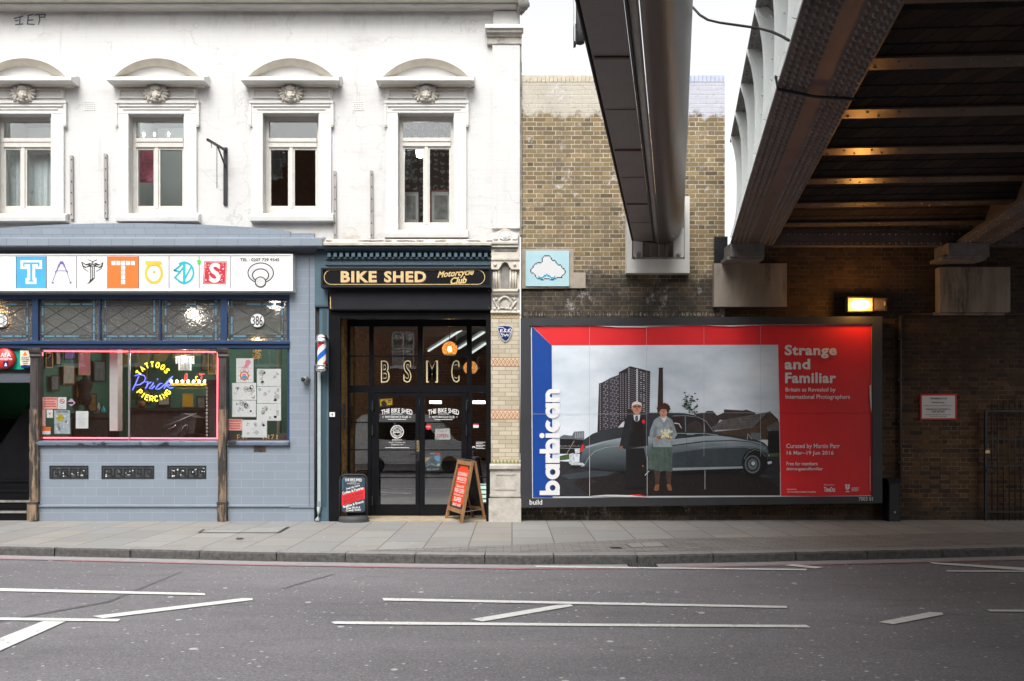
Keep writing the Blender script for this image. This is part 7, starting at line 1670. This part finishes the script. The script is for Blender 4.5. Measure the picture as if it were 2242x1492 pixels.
lay(m, [(350, 940), (520, 892), (690, 858), (690, 868), (520, 906), (360, 958)], i_bodyl); lay(m, [(1175, 905), (1480, 868), (1600, 862), (1740, 872), (1600, 876), (1480, 884), (1175, 925)], i_bodyl)
lay(m, [(350, 1115), (385, 1042), (440, 985), (540, 952), (690, 935), (705, 1000), (700, 1172), (500, 1166)], i_body); lst(m, [(345, 1115), (385, 1042), (440, 985), (540, 950), (690, 932)], 5, i_bodyl)
lay(m, [(660, 762), (700, 712), (720, 702), (720, 755)], i_shirt); lay(m, [(1170, 655), (1280, 655), (1282, 798), (1190, 800)], i_glass); lay(m, [(1308, 658), (1400, 672), (1464, 692), (1474, 800), (1312, 800)], i_glass); lay(m, [(1474, 698), (1500, 720), (1560, 812), (1484, 808)], i_glass)
lay(m, [(1312, 735), (1390, 690), (1450, 720), (1470, 800), (1312, 800)], i_roof); lst(m, [(1160, 815), (1480, 818), (1600, 832)], 3.5, i_chr); lst(m, [(1294, 655), (1298, 800)], 3, i_chr); lst(m, [(1470, 694), (1480, 806)], 3, i_chr); lst(m, [(1180, 652), (1300, 648), (1420, 664), (1490, 700), (1566, 806)], 2.5, i_chr)
lst(m, [(1195, 720), (1235, 725), (1258, 765)], 9, i_chr); lst(m, [(1310, 828), (1380, 826)], 5, i_chr); lay(m, [(1175, 925), (1480, 886), (1740, 878), (1900, 892), (2040, 930), (2040, 936), (1900, 900), (1740, 888), (1480, 898), (1175, 938)], i_bodyd); lst(m, [(1305, 830), (1318, 1150)], 2.4, i_dk); lst(m, [(1680, 900), (1682, 1000), (1660, 1140)], 2.4, i_dk); lst(m, [(1420, 955), (1700, 930), (1900, 928), (2050, 960)], 3, i_bodyl)
lay(m, [(1175, 1142), (1850, 1128), (1850, 1146), (1175, 1168)], i_bodyl); lst(m, [(1880, 872), (1886, 820), (1920, 868)], 4, i_chr)
lel(m, 1950, 1090, 122, 132, i_dk); lst(m, [(1838, 1130), (1850, 1060), (1890, 995), (1950, 968), (2010, 985), (2052, 1036)], 3, i_bodyl); lel(m, 1940, 1108, 104, 122, i_tyre); lel(m, 1930, 1108, 74, 86, i_hub); lel(m, 1930, 1108, 60, 70, i_tyre); lel(m, 1930, 1108, 46, 54, i_hub); lel(m, 1934, 1104, 24, 28, i_dk); lel(m, 1936, 1100, 17, 20, i_chr)
lay(m, [(640, 1172), (1180, 1168), (1850, 1148), (1800, 1185), (1180, 1200), (700, 1200)], i_dk); lay(m, [(700, 1170), (950, 1165), (950, 1225), (870, 1235), (720, 1225)], i_dk); lst(m, [(870, 1226), (915, 1212), (952, 1172)], 7, i_chr)
lay(m, [(205, 1010), (240, 1000), (252, 1060), (250, 1085), (330, 1096), (348, 1118), (320, 1130), (230, 1122), (196, 1096)], i_chr); lay(m, [(230, 1115), (330, 1118), (300, 1132), (238, 1150), (214, 1130)], i_dk); lay(m, [(296, 985), (322, 920), (344, 930), (322, 990)], i_flow); lay(m, [(250, 960), (300, 955), (300, 1000), (256, 1010)], i_chr); lel(m, 268, 1022, 16, 14, i_chr, 12); lay(m, [(2070, 1085), (2108, 1078), (2114, 1100), (2076, 1108)], i_chr); m.build('printed_car', bb)
m = MB()   # the man in the dark suit
lay(m, [(735, 960), (905, 955), (930, 1080), (915, 1200), (905, 1330), (822, 1330), (806, 1330), (720, 1335), (738, 1150)], i_suit2)
lay(m, [(730, 668), (800, 640), (880, 640), (930, 665), (942, 760), (945, 930), (900, 940), (735, 965), (715, 960), (702, 955), (672, 945), (690, 860), (712, 760)], i_suit)
lay(m, [(800, 665), (880, 665), (905, 760), (915, 930), (760, 940), (770, 830)], i_vest); lay(m, [(806, 640), (870, 640), (862, 690), (836, 710), (812, 690)], i_shirt); lay(m, [(826, 648), (848, 648), (852, 690), (836, 712), (820, 690)], i_tie)
lay(m, [(806, 640), (790, 690), (806, 790), (780, 830), (765, 740)], i_suit); lst(m, [(792, 668), (800, 760), (770, 860)], 3, i_dk)
lel(m, 838, 575, 44, 62, i_skin); lay(m, [(792, 575), (790, 545), (800, 525), (835, 514), (870, 524), (886, 548), (884, 580), (876, 552), (838, 538), (802, 552)], i_hairw); lst(m, [(800, 560), (822, 556), (838, 562), (856, 556), (880, 560)], 7, i_dk); lel(m, 818, 566, 13, 10, i_dk, 12); lel(m, 860, 566, 13, 10, i_dk, 12); lel(m, 818, 567, 8, 6, i_skin2, 10); lel(m, 860, 567, 8, 6, i_skin2, 10); lay(m, [(832, 570), (845, 570), (850, 592), (828, 592)], i_skin2); lst(m, [(822, 606), (838, 602), (856, 606)], 6, i_skin2); lel(m, 793, 580, 7, 15, i_skin, 10); lel(m, 884, 580, 7, 15, i_skin2, 10)
lel(m, 902, 704, 18, 17, i_flow, 9); lay(m, [(892, 718), (914, 716), (906, 732)], i_flow); lay(m, [(674, 940), (706, 932), (704, 952), (690, 966), (676, 958)], i_skin2); lay(m, [(884, 1115), (902, 1115), (904, 1136), (890, 1134)], i_skin2); lay(m, [(735, 1310), (800, 1310), (798, 1335), (720, 1338)], i_dk); lay(m, [(820, 1310), (905, 1310), (910, 1334), (818, 1335)], i_dk); m.build('printed_man', bb)
m = MB()   # the woman in grey with flowers
lay(m, [(998, 1160), (1060, 1170), (1048, 1310), (1016, 1312)], i_leg); lay(m, [(1110, 1170), (1170, 1160), (1156, 1310), (1124, 1310)], i_leg); lay(m, [(1012, 1300), (1050, 1296), (1046, 1352), (1020, 1362), (998, 1350)], i_shoe); lay(m, [(1118, 1300), (1156, 1296), (1172, 1348), (1160, 1360), (1132, 1352)], i_shoe)
lay(m, [(985, 900), (1170, 900), (1172, 1040), (1172, 1180), (1100, 1168), (1060, 1176), (1000, 1160), (928, 1150), (956, 1040)], i_skirt)
for x0, x1 in ((1010, 985), (1050, 1042), (1100, 1104), (1140, 1150), (1030, 1012)): lst(m, [(x0, 950), (x1, 1160)], 6, i_skirtd)
lay(m, [(1000, 690), (1050, 655), (1120, 655), (1172, 690), (1195, 750), (1218, 828), (1190, 870), (1165, 880), (1170, 945), (990, 945), (985, 880), (958, 840), (962, 790), (985, 730)], i_card)
lay(m, [(1010, 750), (1030, 760), (1020, 850), (985, 860), (990, 820)], i_cardd); lay(m, [(1150, 750), (1172, 760), (1180, 830), (1160, 850)], i_cardd); lst(m, [(1085, 670), (1090, 780)], 3, i_cardd); lay(m, [(1060, 652), (1120, 652), (1104, 700), (1090, 712), (1078, 690)], i_shirt)
for k in range(9): lst(m, [(1010 + k * 18, 690 + (k % 3) * 4), (1016 + k * 18, 696 + (k % 2) * 6)], 4, i_cardd)
lay(m, [(1040, 570), (1060, 545), (1090, 534), (1125, 545), (1144, 575), (1142, 610), (1126, 625), (1050, 622), (1038, 600)], i_hairb)
for a in range(14): lel(m, 1090 + 50 * math.cos(a * .45), 582 - 42 * math.sin(a * .45) * (1 if a < 8 else .5), 15, 14, i_hairb, 9)
lel(m, 1088, 620, 35, 50, i_skin); lay(m, [(1056, 600), (1062, 576), (1092, 570), (1116, 578), (1122, 600), (1110, 588), (1070, 588)], i_hairb); lst(m, [(1066, 604), (1080, 602)], 6, i_skin2); lst(m, [(1096, 602), (1112, 604)], 6, i_skin2); lay(m, [(1084, 604), (1092, 604), (1098, 626), (1080, 626)], i_skin2); lst(m, [(1072, 642), (1088, 647), (1104, 642)], 6, i_skin2)
lay(m, [(1005, 880), (1080, 862), (1085, 872), (1030, 888)], i_tan); lay(m, [(1025, 845), (1065, 838), (1078, 860), (1050, 872), (1026, 866)], i_skin2); lay(m, [(1120, 842), (1165, 838), (1168, 862), (1140, 872), (1118, 862)], i_skin2)
for k in range(34): lel(m, 1114 + R.gauss(0, 22), 818 + R.gauss(0, 20), 8 + R.random() * 7, 7 + R.random() * 6, i_bouq if k % 3 else i_chr, 9)
m.build('printed_woman', bb)
# lettering on the poster; the tall name reads upwards
LD = d - .003 - (LZ[0] + 60) * .00002
m = MB()
def vt(u, v): return (1184 + (1 - v) * 41.0 if False else 1184 + v, u)   # u runs up the poster, v across
# letters in a frame whose x runs up from the foot (row 1087) and whose y runs left from column 1225
def up(pts): return [(1225.5 - y, 1085.5 - x) for x, y in pts]
def ringu(cx, cy, ro, ri, a0, a1, k=0.0):
    n = 24
    for i in range(n):
        t0, t1 = [math.radians(a0 + (a1 - a0) * (i + j) / n) for j in (0, 1)]
        m.poly(up([(cx + ri * math.cos(t0), cy + ri * math.sin(t0)), (cx + ro * math.cos(t0), cy + ro * math.sin(t0)), (cx + ro * math.cos(t1), cy + ro * math.sin(t1)), (cx + ri * math.cos(t1), cy + ri * math.sin(t1))]), LD - k, 0, p_white)
def stem(x0, x1, y0, y1): m.poly(up([(x0, y0), (x1, y0), (x1, y1), (x0, y1)]), LD - .0006, 0, p_white)
W_ = 9.6; xh = 31.0; ro = xh / 2 + .3; ri = ro - W_
def l_b(x): stem(x, x + W_, 0, 44); ringu(x + ro, xh / 2, ro, ri, 0, 360); return x + 2 * ro + 2
def l_a(x): ringu(x + ro, xh / 2, ro, ri, 0, 360); stem(x + 2 * ro - W_ + 1.5, x + 2 * ro + 1.5, 0, xh); return x + 2 * ro + 4
def l_c(x): ringu(x + ro, xh / 2, ro, ri, 48, 312); return x + 2 * ro - 2.5
def l_r(x): stem(x, x + W_, 0, xh); ringu(x + 13.5, xh - 13.5 + .3, 13.5, 13.5 - W_, 40, 150, .0003); return x + 20
def l_i(x): stem(x, x + W_, 0, xh); ringu(x + W_ / 2, 39, 5.6, 0.05, 0, 360); return x + W_ + 2.5
def l_n(x): stem(x, x + W_, 0, xh); ringu(x + 14, xh - 14 + .3, 14, 14 - W_, 0, 160, .0003); stem(x + 28 - W_, x + 28, 0, xh - 13); return x + 30.5
x = 1.0
for f in (l_b, l_a, l_r, l_b, l_i, l_c, l_a, l_n): x = f(x)
k_ = 236.0 / x
m.v = [Vector((q.x, q.y, Z(1085.5, LD) + (q.z - Z(1085.5, LD)) * k_)) for q in m.v]
m.build('upright_name', bb)
m = MB(); LD2 = LD - .0012
for t, a, b, c, e, o in (('Strange', 1718, 755.5, 1832, 785, .036), ('and', 1718, 786, 1774, 809.5, .036), ('Familiar', 1719, 816, 1830.5, 839.5, .036)):
    m.text(t, a, b, c, e, LD2, p_white, o, sp=1.08)
m.build('poster_title', bb)
m = MB()
for t, a, b, c, e, o in (('Britain as Revealed by', 1720, 849, 1829.5, 860.5, .012), ('International Photographers', 1720, 864.5, 1861, 876.5, .012), ('Curated by Martin Parr', 1721.5, 972, 1838.5, 984.5, .012), ('16 Mar\u201319 Jun 2016', 1722.5, 987.5, 1825, 998.5, .012), ('Free for members', 1722, 1011.5, 1790, 1019.5, .012), ('#strangeandfamiliar', 1722, 1023.5, 1802, 1032, .012), ('Supported by', 1723, 1070, 1744, 1074, .01), ('The Great Britain Sasakawa Foundation', 1723, 1075.5, 1786, 1079, .01), ('Media partner', 1804, 1060.5, 1827, 1064, .01), ('TimeOut', 1804, 1066.5, 1828.5, 1077.5, .036)):
    m.text(t, a, b, c, e, LD2, p_white, o)
for k in range(4): m.pbox(1864, 1068 + k * 2.2, 1881 - (k % 2) * 3, 1069 + k * 2.2, LD2, .0004, p_white)
m.poly([(1850, 1061), (1861, 1061), (1860, 1070), (1855.5, 1074), (1851, 1070)], LD2, 0, p_white); m.stroke([(1855.5, 1062), (1855.5, 1072)], .8, LD2 - .001, p_red); m.stroke([(1852, 1066), (1859, 1066)], .8, LD2 - .001, p_red); m.pbox(1851, 1075.5, 1860, 1077.5, LD2, .0004, p_white)
for k in range(28): m.pbox(1904.6, 1000 + k * 2.7, 1905.8, 1001.6 + k * 2.7, LD2, .0004, p_white)
m.build('poster_small_print', bb)
m = MB()   # creases, torn joints and lifted edges of the pasted sheets
crease = plain('paper_crease', lin(188, 192, 198, .8), .6)
for x in (1290.5, 1416.5, 1541.5): m.pbox(x, 1000, x + .9, 1086, LD2 - .002, .0004, edge_paper) if x != 1541.5 else m.pbox(x + 1.5, 1030, x + 2.4, 1072, LD2 - .002, .0004, edge_paper)
for x in (1290.3, 1415.5, 1541, 1665): m.pbox(x, 714, x + .55, 1000, LD2 - .002, .0004, crease)
m.pbox(1165, 906.5, 1416, 907.1, LD2 - .002, .0004, crease); m.pbox(1416, 904, 1706, 904.6, LD2 - .002, .0004, crease); m.pbox(1706, 904.5, 1908, 905.3, LD2 - .002, .0004, plain('red_crease', lin(150, 28, 34), .6))
m.poly([(1300, 713.6), (1350, 716.8), (1416, 717.2), (1420, 715.4), (1360, 714.8)], LD2 - .003, 0, edge_paper); m.poly([(1545, 712.8), (1600, 715.2), (1690, 711.6), (1620, 713)], LD2 - .003, 0, edge_paper)
m.poly([(1292, 1086.5), (1330, 1083.5), (1380, 1084.5), (1418, 1089), (1340, 1088)], LD2 - .003, 0, edge_paper); m.poly([(1378, 1084), (1400, 1082.5), (1416, 1087.5), (1390, 1086)], LD2 - .004, 0, p_red)
m.poly([(1903.5, 845), (1908, 842), (1909, 890), (1908, 904), (1905, 885)], LD2 - .003, 0, edge_paper); m.build('paper_edges', bb)
m = MB(); m.text('build', 1159.5, 1094.5, 1187, 1105.5, DB - .002, white_ink, .012); m.text('7003 01', 1880, 1088.5, 1911, 1097, DB - .002, grey_ink, .01); m.build('frame_lettering', bb)
# ------------------------------------------------------------------ across the street, seen only in the glass
ob = thing('brick_terrace', 'brown brick terrace with white framed windows across the street behind the viewer', 'building', (0, -14, 0))
hs_ = []
for r_ in range(5):
    for c_ in range(24):
        x = -22 + c_ * 3.4; z = 1.0 + r_ * 3.3 + (.6 if r_ else 0)
        if r_: hs_.append((x, x + 1.2, z, z + 1.9))
m = MB(); m.wall(-24, 62, 0, 16.4, hs_, 0, house_brick, .2); m.v = [Vector((-q.x, -14 - q.y, q.z)) for q in m.v]; m.box(-62, 24, -22, -14.25, 0, 16.35, house_brick); m.build('wall', ob)
m = MB()
for a, b, c, e in hs_:
    for q in ((a, b, c, c + .08), (a, b, e - .08, e), (a, a + .08, c, e), (b - .08, b, c, e), ((a + b) / 2 - .03, (a + b) / 2 + .03, c, e), (a, b, (c + e) / 2 - .03, (c + e) / 2 + .03)): m.box(-q[0], -q[1], -14.14, -14.1, q[2], q[3], cream_wood)
    m.box(-a, -b, -14.19, -14.16, c, e, pane_old); m.box(-a + .1, -b - .1, -14.08, -13.9, c - .12, c, stone_white)
o = m.build('window_joinery', ob); o['kind'] = 'stuff'
fa = MB(); fa.box(2.2, 12, -14.4, -13.85, 0, 6.2, sooty_brick); fa.build('far_abutment', label='dark brick abutment across the street carrying the far bridge end', cat='wall')
vn = thing('silver_van', 'silver panel van parked behind the viewer, mirrored in the door glass', 'van', (-3.9, -2.6, ZR)); vx, vy = -3.9, -2.6
sil = plain('silver_paint', (.74, .75, .76), .3, .1, var=.04)
m = MB(); prof_ = [(-2.3, .35), (-2.3, 1.2), (-2.2, 2.1), (-2.0, 2.28), (-1.5, 2.34), (.5, 2.3), (.9, 2.15), (1.55, 1.3), (2.15, 1.05), (2.32, .8), (2.34, .35)]
for y0, y1 in ((vy - .85, vy + .85),):
    n = len(prof_); vs = [(vx + a, y0, ZR + b) for a, b in prof_] + [(vx + a, y1, ZR + b) for a, b in prof_]; m.add(vs, [tuple(range(n)), tuple(range(2 * n - 1, n - 1, -1))] + [(i, n + i, n + (i + 1) % n, (i + 1) % n) for i in range(n)], sil)
m.build('body', vn); m = MB()
for a0, a1, b0, b1 in ((-1.75, -.75, -1.55, -.75), (-.68, .22, -.68, .22), (.3, 1.0, .3, .5)): m.add([(vx + a0, vy + .862, ZR + 1.3), (vx + a1, vy + .862, ZR + 1.3), (vx + b1, vy + .862, ZR + 2.0), (vx + b0, vy + .862, ZR + 2.0)], [(0, 3, 2, 1)], black_paint)
m.build('side_windows', vn)
for a in (-1.45, 1.45): m = MB(); m.lathe([(.0, -.1), (.31, -.1), (.33, -.06), (.33, .1), (.24, .11), (.2, .09), (.0, .09)], (vx + a, vy + .8, ZR + .33), rubber, 20, 'y'); m.build('wheel', vn)
